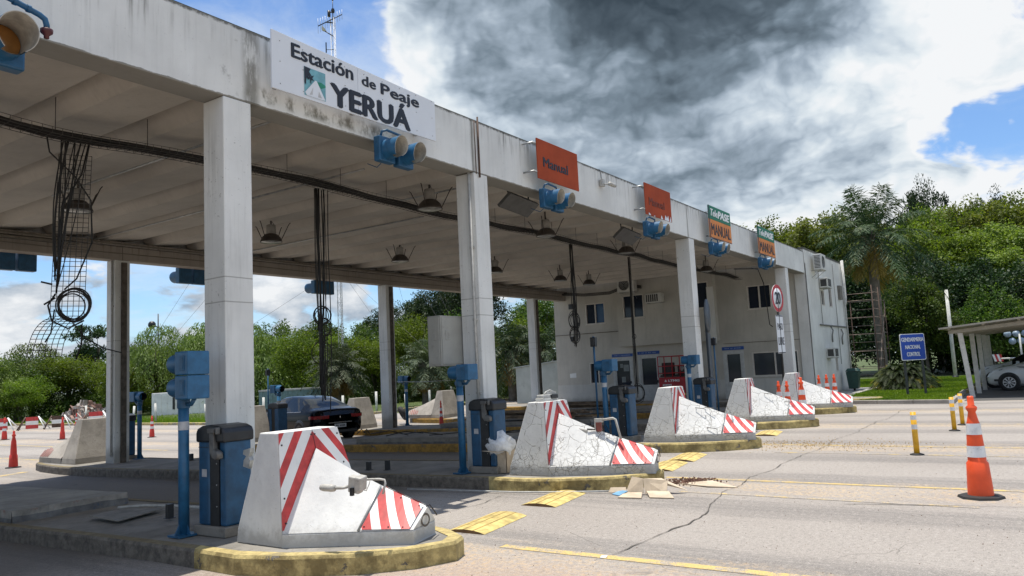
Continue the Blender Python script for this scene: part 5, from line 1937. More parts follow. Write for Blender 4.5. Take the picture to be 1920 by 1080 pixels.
t = thing('cardboard_box', 'open cardboard box behind the second barrier holding a white plastic bag', 'cardboard box', (10.02, -.42, ZI))
mb = MB()
w, d, h = .20, .19, .34
for a, b in (((-w, -d, 0), (-w+.008, d, h)), ((w-.008, -d, 0), (w, d, h)), ((-w, -d, 0), (w, -d+.008, h)), ((-w, d-.008, 0), (w, d, h)), ((-w, -d, 0), (w, d, .008))):
    mb.bb(a, b)
mb.build('box', CARD, t)
mb = MB()
mb.add([(-w, -d, h), (-w, d, h), (-w-.16, d-.02, h+.01), (-w-.16, -d+.02, h-.02)], [(0, 1, 2, 3)])
mb.add([(-w, d, h), (w, d, h), (w-.03, d+.1, h+.12), (-w+.03, d+.1, h+.12)], [(0, 1, 2, 3)])
mb.build('flap', CARD, t)
mb = MB()
r = rng(12)
n = 18; m = 10
vs = []
for i in range(m+1):
    a = math.pi*i/m
    for k in range(n):
        b = 2*math.pi*k/n
        d_ = Vector((math.sin(a)*math.cos(b), math.sin(a)*math.sin(b), math.cos(a)))
        rr = .20*(1+.45*mnoise.noise(d_*2.2+Vector((3, 3, 3)))+.20*mnoise.noise(d_*6))
        vs.append((d_.x*rr*1.0, d_.y*rr*1.15, d_.z*rr*.95))
mb.add(vs, [(i*n+k, (i+1)*n+k, (i+1)*n+(k+1) % n, i*n+(k+1) % n) for i in range(m) for k in range(n)], 0, True)
tag(mb.build('plastic_bag', PLASTIC, loc=(9.92, -.44, ZI+.42)), 'crumpled white plastic bag stuffed in the open cardboard box', 'plastic bag')
mb = MB()
A = [(10.62, -3.05, .01), (10.42, -3.55, .02), (10.50, -3.95, .01), (10.75, -3.5, .05)]
mb.add(A+[(x, y, z-.008) for x, y, z in A], [(0, 1, 2, 3), (7, 6, 5, 4), (0, 4, 5, 1), (1, 5, 6, 2), (2, 6, 7, 3), (3, 7, 4, 0)])
tag(mb.build('cardboard_sheet', CARD), 'flat torn cardboard sheet on the road right of the second island', 'cardboard')
mb = MB()
A = [(6.35, -4.03, .01), (6.37, -4.08, .01), (6.42, -4.07, .02), (6.40, -4.02, .015)]
mb.add(A+[(x, y, z-.006) for x, y, z in A], [(0, 1, 2, 3), (7, 6, 5, 4), (0, 4, 5, 1), (1, 5, 6, 2), (2, 6, 7, 3), (3, 7, 4, 0)])
tag(mb.build('paper_scrap', PWHITE), 'small white paper scrap on the near yellow lane line', 'litter')
def pebbles(name, label, n, xr, yr, seed, mat, s0, s1):
    r = rng(seed)
    mb = MB()
    for i in range(n):
        x = r.uniform(*xr) if not callable(xr) else xr(r)
        y = r.uniform(*yr) if not callable(yr) else yr(r)
        s = r.uniform(s0, s1)
        mb.at((x, y, g(x, y)+s*.3), (r.uniform(0, 3), r.uniform(0, 3), r.uniform(0, 3)), (s, s*r.uniform(.5, 1), s*r.uniform(.4, .8)))
        mb.add([(1, 0, 0), (-1, 0, 0), (0, 1, 0), (0, -1, 0), (0, 0, 1), (0, 0, -1)], [(0, 2, 4), (2, 1, 4), (1, 3, 4), (3, 0, 4), (2, 0, 5), (1, 2, 5), (3, 1, 5), (0, 3, 5)])
    mb.M = Matrix.Identity(4)
    o = mb.build(name, mat)
    o['kind'] = 'stuff'
    return tag(o, label, 'gravel')
SOIL = simple('soil_crumbs', (.16, .10, .07), .95, var=.5, scale=20)
pebbles('grit', 'scattered grit and crumbs on the sunlit road', 1500, lambda r: 4.8+10*r.random()**1.6, lambda r: -.3-7.5*r.random(), 3, SOIL, .002, .008)
pebbles('soil_heap', 'small heap of reddish soil right of the second island nose', 420, lambda r: 10.85+r.gauss(0, .16), lambda r: -3.15+r.gauss(0, .18), 4, simple('soil_red', (.12, .062, .042), .95, var=.4), .006, .03)
pebbles('straw_litter', 'dry straw coloured litter on the road beyond the third island', 900, lambda r: 15.9+r.gauss(0, .5), lambda r: -3.6+r.gauss(0, 1.0), 9, simple('straw', (.42, .30, .15), .95, var=.3), .005, .018)

# ------------------------------------------------------------------ building
def wall_open(mb, u0, u1, v0, v1, ops, F, depth=.14, mi=0):
    us = sorted(set([u0, u1]+[q for o in ops for q in (o[0], o[2])]))
    vs_ = sorted(set([v0, v1]+[q for o in ops for q in (o[1], o[3])]))
    for i in range(len(us)-1):
        for j in range(len(vs_)-1):
            cu, cv = (us[i]+us[i+1])/2, (vs_[j]+vs_[j+1])/2
            if any(o[0] < cu < o[2] and o[1] < cv < o[3] for o in ops):
                continue
            mb.add([F(us[i], vs_[j], 0), F(us[i+1], vs_[j], 0), F(us[i+1], vs_[j+1], 0), F(us[i], vs_[j+1], 0)], [(0, 1, 2, 3)], mi)
    for a, b, c, d in ops:
        for p, q in (((a, b), (c, b)), ((c, b), (c, d)), ((c, d), (a, d)), ((a, d), (a, b))):
            mb.add([F(*p, 0), F(*q, 0), F(*q, -depth), F(*p, -depth)], [(0, 1, 2, 3)], mi)
bl = thing('toll_office', 'two storey off-white office building at the far end of the canopy', 'building', (36, 6, 0))
def bpart(mb, name, mat, par=None, bevel=0):
    return mb.shift((36, 6, 0)).build(name, mat, par or bl, bevel=bevel)
WX = 32.4
FS = lambda u, v, w: (WX-w, u, v)
side_ops = {'w1': (9.17, 3.74, 10.2, 4.73), 'w3': (1.43, 3.80, 2.42, 4.80), 'g1': (9.22, .93, 10.15, 1.92), 'g4': (.55, 1.0, 2.42, 2.0),
            'd1': (7.90, 0.02, 8.92, 2.09), 'd2': (6.58, .02, 7.62, 2.14), 'd3': (2.76, .02, 3.66, 2.12), 'w5': (3.95-.1, 4.05, 4.35, 5.2)}
mb = MB()
wall_open(mb, 0, 11.95, -.2, 6.1, [side_ops[k] for k in ('w1', 'w3', 'g1', 'g4', 'd1', 'd2', 'd3')], FS)
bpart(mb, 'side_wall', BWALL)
mb = MB()
FF_ = lambda u, v, w: (u, -w, v)
fops = [(34.85, 3.87, 35.45, 4.55), (36.35, 3.86, 36.95, 4.9), (36.55, 1.0, 37.0, 2.0), (34.6, 1.0, 35.2, 1.15)]
wall_open(mb, WX, 39.75, -.2, 6.1, fops[:3], FF_, .10)
mb.bb((39.55, -.03, -.1), (39.78, -.001, 6.16))
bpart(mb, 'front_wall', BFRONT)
mb = MB()
mb.add([(39.75, 0, -.2), (39.75, 11.95, -.2), (39.75, 11.95, 6.1), (39.75, 0, 6.1)], [(0, 1, 2, 3)])
mb.add([(39.75, 11.95, -.2), (WX, 11.95, -.2), (WX, 11.95, 6.1), (39.75, 11.95, 6.1)], [(0, 1, 2, 3)])
mb.add([(WX, 0, 6.1), (39.75, 0, 6.1), (39.75, 11.95, 6.1), (WX, 11.95, 6.1)], [(0, 1, 2, 3)])
bpart(mb, 'rear_wall', BWALL)
mb = MB()
mb.bb((32.35, -.01, 6.102), (39.8, .2, 6.16)); mb.bb((39.55, .2, 6.102), (39.8, 12, 6.16))
bpart(mb, 'parapet_coping', bpy.data.materials['coping_mould'])
# corner pilaster, plinth bands, string course
mb = MB()
mb.bb((WX-.06, -.04, -.1), (WX+.42, -.001, 6.0))
mb.bb((WX-.06, -.04, -.1), (WX-.002, .42, 5.5))
bpart(mb, 'corner_pilaster', BFRONT, bevel=.01)
mb = MB()
for a, b in ((.42, 2.76), (3.66, 6.58), (7.62, 7.90), (8.92, 11.95)):
    mb.bb((WX-.012, a, -.15), (WX-.001, b, .91))
bpart(mb, 'plinth_band', BBAND)
mb = MB()
mb.bb((WX-.02, 8.42, 3.30), (WX-.001, 11.95, 3.335)); mb.bb((WX-.02, .42, 2.42), (WX-.001, 3.6, 2.44))
bpart(mb, 'string_course', simple('course_dirty', (.16, .14, .115), .9, var=.4))
# overhanging upper volume with window 2
OX = 31.98
FO = lambda u, v, w: (OX-w, u, v)
w2 = (6.98, 3.84, 8.02, 4.90)
w5 = (3.95, 4.0, 4.55, 5.15)
mb = MB()
wall_open(mb, 3.75, 8.32, 2.58, 5.66, [w2, w5], FO, .10)
mb.add([(OX, 8.32, 2.58), (WX, 8.32, 2.58), (WX, 8.32, 5.66), (OX, 8.32, 5.66)], [(0, 1, 2, 3)])
mb.add([(OX, 3.75, 2.58), (OX, 3.75, 5.66), (WX, 3.75, 5.66), (WX, 3.75, 2.58)], [(0, 1, 2, 3)])
mb.add([(OX, 3.75, 2.58), (WX, 3.75, 2.58), (WX, 8.32, 2.58), (OX, 8.32, 2.58)], [(0, 1, 2, 3)])
bpart(mb, 'overhang', BWALL)
mb = MB()
mb.bb((OX-.03, 3.72, 2.45), (OX-.001, 4.02, 4.9))
bpart(mb, 'duct_cover', BFRONT, bevel=.01)

def window(F, o, n=2, par=None, dark=GLASS, sill=True, blue=None):
    """aluminium window filling the opening o on plane F, set back from the wall face"""
    a, b, c, d = o
    fr = MB()
    t = .045
    def bx(p, q, w0, w1, mb):
        P = [F(p[0], p[1], w0), F(q[0], q[1], w1)]
        mb.bb(*P)
    bx((a, b), (a+t, d), -.09, .01, fr); bx((c-t, b), (c, d), -.09, .01, fr)
    bx((a+t, b), (c-t, b+t), -.09, .01, fr); bx((a+t, d-t), (c-t, d), -.09, .01, fr)
    for i in range(1, n):
        m = a+(c-a)*i/n
        bx((m-t*.6, b+t), (m+t*.6, d-t), -.085, -.0, fr)
    if sill:
        bx((a-.04, b-.035), (c+.04, b-.002), -.02, .05, fr)
    w = bpart(fr, 'window_frame', ALU, par)
    for i in range(n):
        u0 = a+t+(c-a-2*t)*i/n; u1 = a+t+(c-a-2*t)*(i+1)/n
        g_ = MB()
        dd = -.06-.015*i
        g_.add([F(u0+.005, b+t, dd), F(u1-.005, b+t, dd), F(u1-.005, d-t, dd), F(u0+.005, d-t, dd)], [(0, 1, 2, 3)])
        po = bpart(g_, 'pane', blue if (blue and i == 0) else dark, par)
        po.parent = w
        po.location = (0, 0, 0)
    return w
window(FS, side_ops['w1'], blue=GLASSB)
window(FO, w2)
window(FS, side_ops['w3'])
window(FS, side_ops['g1'], blue=GLASSB)
window(FS, side_ops['g4'], 2, dark=GLASS)
window(FO, w5, 1)
for o in fops[:3]:
    window(FF_, o, 1, sill=False)
def door(o, dark=GLASS, papers=False):
    a, b, c, d = o
    mb = MB()
    def bx(p, q, w0, w1, m):
        m.bb(FS(p[0], p[1], w0), FS(q[0], q[1], w1))
    t = .10
    bx((a, b), (a+t, d), -.09, .02, mb); bx((c-t, b), (c, d), -.09, .02, mb); bx((a+t, d-.08), (c-t, d), -.09, .02, mb)
    bx((a+t, b), (c-t, b+.70), -.07, -.01, mb)
    bx((a+t, b+.70), (c-t, b+.78), -.07, .0, mb)
    bx((a+t, b+.78), (a+t+.07, d-.08), -.07, -.0, mb); bx((c-t-.07, b+.78), (c-t, d-.08), -.07, -.0, mb); bx((a+t+.07, d-.15), (c-t-.07, d-.08), -.07, -.0, mb)
    dr = bpart(mb, 'door', DOORW)
    g_ = MB()
    g_.add([FS(a+t, b+.74, -.05), FS(c-t, b+.74, -.05), FS(c-t, d-.1, -.05), FS(a+t, d-.1, -.05)], [(0, 1, 2, 3)])
    po = bpart(g_, 'pane', dark); po.parent = dr
    h = MB()
    h.bb(FS(a+t+.01, b+.86, .0), FS(a+t+.05, b+.98, .05)); h.bb(FS(a+t+.01, b+.93, .03), FS(a+t+.12, b+.96, .06))
    po = bpart(h, 'handle', BLACK); po.parent = dr
    if papers:
        p = MB()
        for u0, v0, u1, v1 in ((.42, .95, .62, 1.2), (.22, 1.45, .50, 1.75), (.52, 1.62, .66, 1.8)):
            p.add([FS(a+u0, v0, -.035), FS(a+u1, v0, -.035), FS(a+u1, v1, -.035), FS(a+u0, v1, -.035)], [(0, 1, 2, 3)])
        po = bpart(p, 'posted_notice', simple('paper_grey', (.22, .25, .25), .8)); po.parent = dr
    # blue header plate with faint lettering
    hp = MB()
    hp.bb(FS(a-.02, d+.03, 0), FS(c+.02, d+.17, .02))
    hd = bpart(hp, 'header_sign', DBLUE)
    tx = MB()
    r = rng(int(a*100))
    u = c-.1
    while u > a+.12:
        w = r.uniform(.02, .045)
        tx.bb(FS(u-w, d+.08, .021), FS(u, d+.12, .023))
        u -= w+.018+(.05 if r.random() < .15 else 0)
    po = bpart(tx, 'header_lettering', simple('header_ink', (.25, .33, .5), .6) if 'header_ink' not in MATS else MATS['header_ink']); po.parent = hd
    return dr
door(side_ops['d1'], papers=True)
door(side_ops['d2'])
door(side_ops['d3'])
# little wall fittings
mb = MB()
mb.bb((WX-.05, 11.05-.2, 4.55), (WX-.001, 11.1, 4.8)); mb.bb((WX-.10, 10.9, 3.0), (WX-.001, 11.05, 3.22))
mb.bb((WX-.3, 4.75, 2.2), (WX-.001, 4.95, 2.4))
bpart(mb, 'wall_lamp', BLACK, bevel=.01)
mb = MB()
mb.tube([(34.1, -.04, 3.02), (39.7, -.04, 3.02)], .035, 6)
mb.tube([(34.6, -.03, 6.0), (34.62, -.03, 3.0)], .012, 5); mb.tube([(37.6, -.03, 5.9), (37.62, -.03, 1.3)], .012, 5)
mb.tube([(36.1, -.03, 3.0), (36.12, -.1, 2.8), (36.08, -.06, 2.6), (36.2, -.03, 2.3)], .03, 5)
mb.tube([(38.2, -.03, 2.9), (38.22, -.1, 2.7), (38.1, -.06, 2.5), (38.3, -.03, 2.2)], .03, 5)
bpart(mb, 'conduit', simple('conduit_grey', (.17, .17, .16), .7))
mb = MB()
mb.tube([(39.3, -.10, 6.2), (39.32, -.10, 4.2), (39.35, -.08, 0)], .04, 7)
mb.tube([(39.55, -.10, 6.25), (39.6, -.10, 4.4), (39.35, -.12, 4.1)], .05, 7)
bpart(mb, 'drain_pipe', PVC)
mb = MB()
mb.bb((38.35, -.12, 4.3), (38.85, -.001, 4.95))
bpart(mb, 'shutter_box', simple('shutter_grey', (.16, .15, .13), .7))
# papers on the wall at the back
mb = MB()
mb.add([FS(10.9, 1.25, .004), FS(11.25, 1.25, .004), FS(11.25, 1.45, .004), FS(10.9, 1.48, .004)], [(0, 1, 2, 3)])
bpart(mb, 'torn_notice', PWHITE)

# air conditioners (hung on the wall: things of their own)
def ac_split(label, loc, rz=0, fan_end=True):
    t = thing('air_conditioner', label, 'air conditioner', loc, rz)
    mb = MB(); mb.bb((-.42, -.45, 0), (.42, -.12, .66))
    mb.build('casing', ACW, t, bevel=.015)
    mb = MB()
    for i in range(9):
        mb.bb((-.424, -.40, .08+i*.06), (-.42, -.17, .11+i*.06))
    mb.build('side_louvres', ACD, t)
    mb = MB()
    mb.lathe([(.25, -.455), (.26, -.452), (.0, -.452)], 22, 0, (-.08, 0, .33), 'y')
    mb.build('fan', ACD, t)
    f = MB()
    for k in range(4):
        rr = .05+.06*k
        f.lathe([(rr, -.463), (rr+.008, -.463)], 22, 0, (-.08, 0, .33), 'y')
    f.build('fan_guard', ACW, t)
    mb = MB()
    for x in (-.32, .32):
        mb.tube([(x, 0, -.01), (x, -.45, -.01)], .015, 6)
        mb.tube([(x, 0, -.3), (x, -.4, -.01)], .01, 5)
    mb.build('bracket', STEEL, t)
    return t
ac_split('larger outdoor unit high at the front corner beside the canopy end', (33.85, -.0, 5.28))
t = ac_split('outdoor unit with round fan hanging under the canopy above the middle upper window', (OX+.02, 7.62, 5.02), R(-90))
def ac_window(label, loc, rz=0):
    t = thing('air_conditioner', label, 'air conditioner', loc, rz)
    mb = MB(); mb.bb((-.38, -.36, 0), (.38, 0, .42))
    mb.build('casing', ACW, t, bevel=.012)
    mb = MB()
    for i in range(6):
        mb.bb((-.34+.10*i, -.366, .05), (-.275+.10*i, -.36, .37))
    mb.bb((-.386, -.30, .06), (-.38, -.06, .36))
    mb.build('grille', ACD, t)
    mb = MB(); mb.tube([(-.3, 0, -.02), (-.3, -.36, -.02)], .014, 5); mb.tube([(.3, 0, -.02), (.3, -.36, -.02)], .014, 5)
    mb.build('bracket', STEEL, t)
    return t
ac_window('window air conditioner with wires above it, high on the building front', (35.1, 0, 4.62))
ac_window('lower air conditioner on the building front above the green bin', (35.25, 0, 1.62))
ac_window('window air conditioner with barred grille under the canopy beside the middle window', (OX, 6.35, 4.42), R(-90))

# green bin, scaffold, annex
t = thing('litter_bin', 'dark green bin standing against the building front behind three cones', 'bin', (37.5, -.50, .09))
mb = MB(); mb.hexa([(-.2, -.2, .1), (.2, -.2, .1), (.2, .2, .1), (-.2, .2, .1)], [(-.28, -.26, .85), (.28, -.26, .85), (.28, .26, .85), (-.28, .26, .85)])
mb.build('body', BIN, t, bevel=.02)
mb = MB(); mb.hexa([(-.3, -.28, .86), (.3, -.28, .86), (.3, .28, .86), (-.3, .28, .86)], [(-.22, -.2, 1.0), (.22, -.2, 1.0), (.22, .2, 1.0), (-.22, .2, 1.0)])
mb.build('lid', BIN, t, bevel=.02)
mb = MB(); mb.tube([(0, 0, 0), (0, 0, .15)], .05, 8)
mb.build('foot', BLACK, t)

t = thing('scaffold', 'tall rusty tubular scaffold standing at the right end of the building', 'scaffold', (41.2, -.6, .1))
for x, y in ((-.9, -.55), (.9, -.55), (-.9, 1.1), (.9, 1.1), (2.6, -.55), (2.6, 1.1)):
    mb = MB(); mb.tube([(x, y, 0), (x, y, 4.9 if x < 2 else 4.3)], .024, 7)
    mb.build('upright', RUST, t)
for i in range(11):
    z = .5+i*.41
    mb = MB()
    mb.tube([(-.9, -.55, z), (.9, -.55, z)], .016, 6)
    mb.tube([(.9, -.55, z+.05), (.9, 1.1, z+.05)], .016, 6)
    if i % 2:
        mb.tube([(-.9, -.55, z), (-.9, 1.1, z)], .016, 6); mb.tube([(.9, -.55, z+.1), (2.6, -.55, z+.1)], .016, 6)
    mb.build('rung', SCAFF, t)
mb = MB(); mb.tube([(-.9, -.57, .4), (.9, -.57, 2.6)], .014, 6); mb.tube([(.9, -.57, 2.2), (2.6, -.57, 4.2)], .014, 6)
mb.build('brace', SCAFF, t)
t = thing('metal_shed', 'low grey-green metal shed behind the building beyond the back column', 'shed', (33.6, 14.5, -.1))
mb = MB()
mb.hexa([(-.6, -2.3, 0), (2.2, -2.3, 0), (2.2, .3, 0), (-.6, .3, 0)], [(-.6, -2.3, 2.2), (2.2, -2.3, 2.2), (2.2, .3, 1.95), (-.6, .3, 1.95)])
mb.build('wall', SHEDG, t, bevel=.01)
mb = MB()
mb.hexa([(-.68, -2.38, 2.203), (2.3, -2.38, 2.203), (2.3, .38, 1.953), (-.68, .38, 1.953)], [(-.68, -2.38, 2.25), (2.3, -2.38, 2.25), (2.3, .38, 2.0), (-.68, .38, 2.0)])
mb.build('roof', SHEDG, t)
mb = MB(); mb.bb((-.615, -1.2, 0.05), (-.602, -1.17, 2.0))
mb.build('panel_joint', ACD, t)

# red self-propelled lift parked by the doors
t = thing('scissor_lift', 'red work platform with railing parked against the building wall', 'lift', (31.75, 5.5, 0))
mb = MB(); mb.bb((-.35, -.55, .25), (.35, .75, 1.12))
mb.build('chassis', LIFTR, t, bevel=.03)
mb = MB(); mb.bb((-.37, -.5, .12), (.3, .7, .25)); mb.bb((-.362, .25, .62), (-.352, .62, .74))
mb.build('skirt', LIFTK, t)
for y in (-.45, .6):
    mb = MB(); mb.lathe([(0, -.08), (.16, -.08), (.18, -.04), (.18, .04), (.16, .08), (0, .08)], 16, 0, (-.3, y, .18), 'x')
    mb.build('wheel', TYRE, t)
rail = MB()
for y in (-.55, -.25, .1, .45, .75):
    rail.tube([(-.33, y, 1.12), (-.33, y, 2.0)], .022, 6)
for z in (1.3, 1.6, 2.02):
    rail.tube([(-.33, -.55, z), (-.33, .75, z)], .022, 6)
    rail.tube([(.33, -.55, z), (.33, .75, z)], .022, 6); rail.tube([(-.33, .75, z), (.33, .75, z)], .022, 6)
rail.build('railing', LIFTR, t)
mb = MB(); mb.bb((-.3, -.5, 1.14), (.3, .7, 1.22)); mb.bb((-.3, .1, 1.22), (.0, .6, 1.75)); mb.bb((-.25, -.45, 1.22), (.1, -.1, 1.6))
mb.build('machinery', LIFTK, t, bevel=.03)
mb = MB(); mb.bb((-.36, -.54, .25), (-.351, -.30, .42))
mb.build('marker', YEL, t)
lf = lambda u, v, w: (-.352-w, .75-u, v)
text_mesh('lettering', 'LTMG', LETW, t, lf, .45, .93, .95, 1.02, .05)
mb = MB(); mb.add([lf(.26, .93, .003), lf(.38, .93, .003), lf(.32, 1.03, .003)], [(0, 1, 2)])
for i in range(6):
    mb.add([lf(.18+i*.07, .76, .003), lf(.23+i*.07, .76, .003), lf(.23+i*.07, .83, .003), lf(.18+i*.07, .83, .003)], [(0, 1, 2, 3)])
mb.build('emblem', LETW, t)
mb = MB(); mb.sphere((-.1, -.3, 1.5), .22, 12, 0, (.8, 1, 1.2))
mb.build('cover', simple('lift_cover_grey', (.3, .3, .3), .6), t)

# ------------------------------------------------------------------ road signs
def ring(mb, r0, r1, F, mi=0, n=40):
    vs = []
    for k in range(n):
        a = 2*math.pi*k/n
        vs += [F(r0*math.cos(a), r0*math.sin(a), 0), F(r1*math.cos(a), r1*math.sin(a), 0)]
    mb.add(vs, [(2*k, 2*k+1, (2*k+3) % (2*n), (2*k+2) % (2*n)) for k in range(n)], mi)
def disc(mb, r_, F, mi=0, n=40):
    mb.add([F(r_*math.cos(2*math.pi*k/n), r_*math.sin(2*math.pi*k/n), 0) for k in range(n)], [tuple(range(n))], mi)
t = thing('speed_sign', 'round red-rimmed 20 speed limit sign above a white PASO LIBRE plate', 'sign', (25.60, -.62, 0), R(-8))
SF = lambda u, v, w: (u, -.03-w, v)
mb = MB(); mb.tube([(0, 0, 0), (0, 0, 4.0)], .04, 8)
mb.build('post', BLACK, t)
zc = 3.66
mb = MB()
mb.lathe([(0, -.028), (.45, -.028), (.45, -.015), (0, -.015)], 40, 0, (0, 0, zc), 'y')
pn = mb.build('disc', SIGNW, t)
mb = MB(); ring(mb, .335, .45, lambda u, v, w: (u, -.031, zc+v))
mb.build('red_rim', simple('rim_red', (.45, .02, .03), .5), pn)
text_mesh('lettering', '20', INK, pn, lambda u, v, w: (u, -.031-w, zc+v), -.20, -.20, .20, .20, .014)
mb = MB(); mb.bb((-.27, -.03, 1.86), (.27, -.012, 3.10))
pn = mb.build('plate', SIGNW, t, bevel=.004, seg=1)
text_mesh('lettering', 'PASO', INK, pn, lambda u, v, w: (u, -.031-w, v), -.20, 2.62, .20, 2.84, .0)
text_mesh('lettering', 'LIBRE', INK, pn, lambda u, v, w: (u, -.031-w, v), -.22, 2.14, .22, 2.38, .0)
mb = MB(); mb.bb((-.26, -.033, 1.87), (.26, -.031, 1.90)); mb.bb((-.26, -.033, 3.06), (.26, -.031, 3.09))
mb.build('border', INK, pn)
t = thing('speed_sign', 'dark back of a round sign and long plate beside the third column', 'sign', (20.46, -.05, 0), R(12))
mb = MB(); mb.tube([(0, 0, 0), (0, 0, 3.2)], .04, 8)
mb.build('post', MIRB, t)
mb = MB(); mb.lathe([(0, -.02), (.45, -.02), (.45, .02), (0, .02)], 40, 0, (0, -.05, 2.98), 'y')
mb.build('disc', MIRB, t)
mb = MB(); mb.bb((-.24, -.06, 1.18), (.24, -.04, 2.48))
mb.build('plate', MIRB, t, bevel=.004, seg=1)

t = thing('control_sign', 'blue sign reading Gendarmeria Nacional Control on the lawn', 'sign', (32.11, -3.63, .11))
d_ = Vector((.49, -.54, 0)).normalized()
nrm = Vector((-d_.y, d_.x, 0))*-1
nrm = Vector((-.74, -.67, 0))
for k, (x, y) in enumerate(((-.24, .27), (.25, -.27))):
    mb = MB(); mb.tube([(x+.03, y, 0), (x-.02, y, 1.45)], .045, 4, smooth=False)
    mb.build('post', simple('post_dark_grey', (.05, .058, .06), .6) if 'post_dark_grey' not in MATS else MATS['post_dark_grey'], t)
def GF(u, v, w):
    # u across (towards -y), v up, w outwards to the road
    p = d_*(u-.50)+nrm*(.06+w)
    return (p.x-.03, p.y, v+1.28)
mb = MB()
Wd, Hd = 1.0, .98
def rrect(x0, y0, x1, y1, r_, n=5):
    pts = []
    for cx, cy, a0 in ((x1-r_, y0+r_, -90), (x1-r_, y1-r_, 0), (x0+r_, y1-r_, 90), (x0+r_, y0+r_, 180)):
        for i in range(n+1):
            a = R(a0+90*i/n)
            pts.append((cx+r_*math.cos(a), cy+r_*math.sin(a)))
    return pts
P = rrect(0, 0, Wd, Hd, .07)
mb.extr([GF(u, v, -.02) for u, v in P], nrm*.02)
pn = mb.build('panel', LETW, t)
mb = MB(); mb.add([GF(u, v, .003) for u, v in rrect(.025, .025, Wd-.025, Hd-.025, .05)], [tuple(range(24))])
mb.build('blue_field', SBLUE, pn)
text_mesh('lettering', 'GENDARMERIA', LETW, pn, lambda u, v, w: GF(u, v, .004+w), .06, .69, .95, .84, .012)
text_mesh('lettering', 'NACIONAL', LETW, pn, lambda u, v, w: GF(u, v, .004+w), .19, .42, .80, .56, .012)
text_mesh('lettering', 'CONTROL', LETW, pn, lambda u, v, w: GF(u, v, .004+w), .23, .15, .76, .30, .012)
t = thing('white_pole', 'slim white pole standing on the lawn left of the carport', 'pole', (50.1, -3.5, .1))
mb = MB(); mb.tube([(0, 0, .1), (0, 0, 5.0)], [.10, .085], 12)
mb.build('shaft', FENCEP, t)
mb = MB(); mb.lathe([(.16, 0), (.16, .12), (0, .12)], 12)
mb.build('base', BLACK, t)

# ------------------------------------------------------------------ carport
cp = thing('carport', 'low carport with pale sheet roof and slanting posts at the right edge', 'carport', (38, -8, 0))
def cpp(mb, name, mat, bevel=0):
    return mb.shift((38, -8, 0)).build(name, mat, cp, bevel=bevel)
for x, y, ln in ((31.6, -5.44, .18), (34.4, -5.48, .04), (37.0, -5.55, .03), (39.5, -5.60, .03), (42.0, -5.64, .03)):
    mb = MB()
    mb.hexa([(x-.05, y-.08, 0), (x+.05, y-.08, 0), (x+.05, y+.08, 0), (x-.05, y+.08, 0)], [(x-.05, y-.08+ln, 2.28), (x+.05, y-.08+ln, 2.28), (x+.05, y+.08+ln, 2.28), (x-.05, y+.08+ln, 2.28)])
    cpp(mb, 'post', CARPP, bevel=.01)
    mb = MB()
    mb.hexa([(x-.05, -11.5, 2.78), (x+.05, -11.5, 2.78), (x+.05, -4.9, 2.26), (x-.05, -4.9, 2.26)], [(x-.05, -11.5, 2.95), (x+.05, -11.5, 2.95), (x+.05, -4.9, 2.38), (x-.05, -4.9, 2.38)])
    cpp(mb, 'rafter', CARPR)
for i in range(7):
    y = -4.95-i*1.05
    z = 2.40+(-4.9-y)*.086
    mb = MB(); mb.bb((31.3, y-.04, z), (44.6, y+.04, z+.07))
    cpp(mb, 'purlin', CARPR)
mb = MB()
n = 150
vs = []
for i in range(n+1):
    x = 31.1+13.7*i/n
    zz = .02*math.cos(i*math.pi/2*1.0)
    vs += [(x, -4.65, 2.465+zz), (x, -11.9, 3.09+zz)]
mb.add(vs, [(2*i, 2*i+2, 2*i+3, 2*i+1) for i in range(n)])
cpp(mb, 'roof_sheet', CARPR)
mb = MB()
mb.hexa([(31.05, -11.9, 3.05), (31.09, -11.9, 3.05), (31.09, -4.65, 2.43), (31.05, -4.65, 2.43)], [(31.05, -11.9, 3.11), (31.09, -11.9, 3.11), (31.09, -4.65, 2.49), (31.05, -4.65, 2.49)])
cpp(mb, 'edge_trim', CARPR)

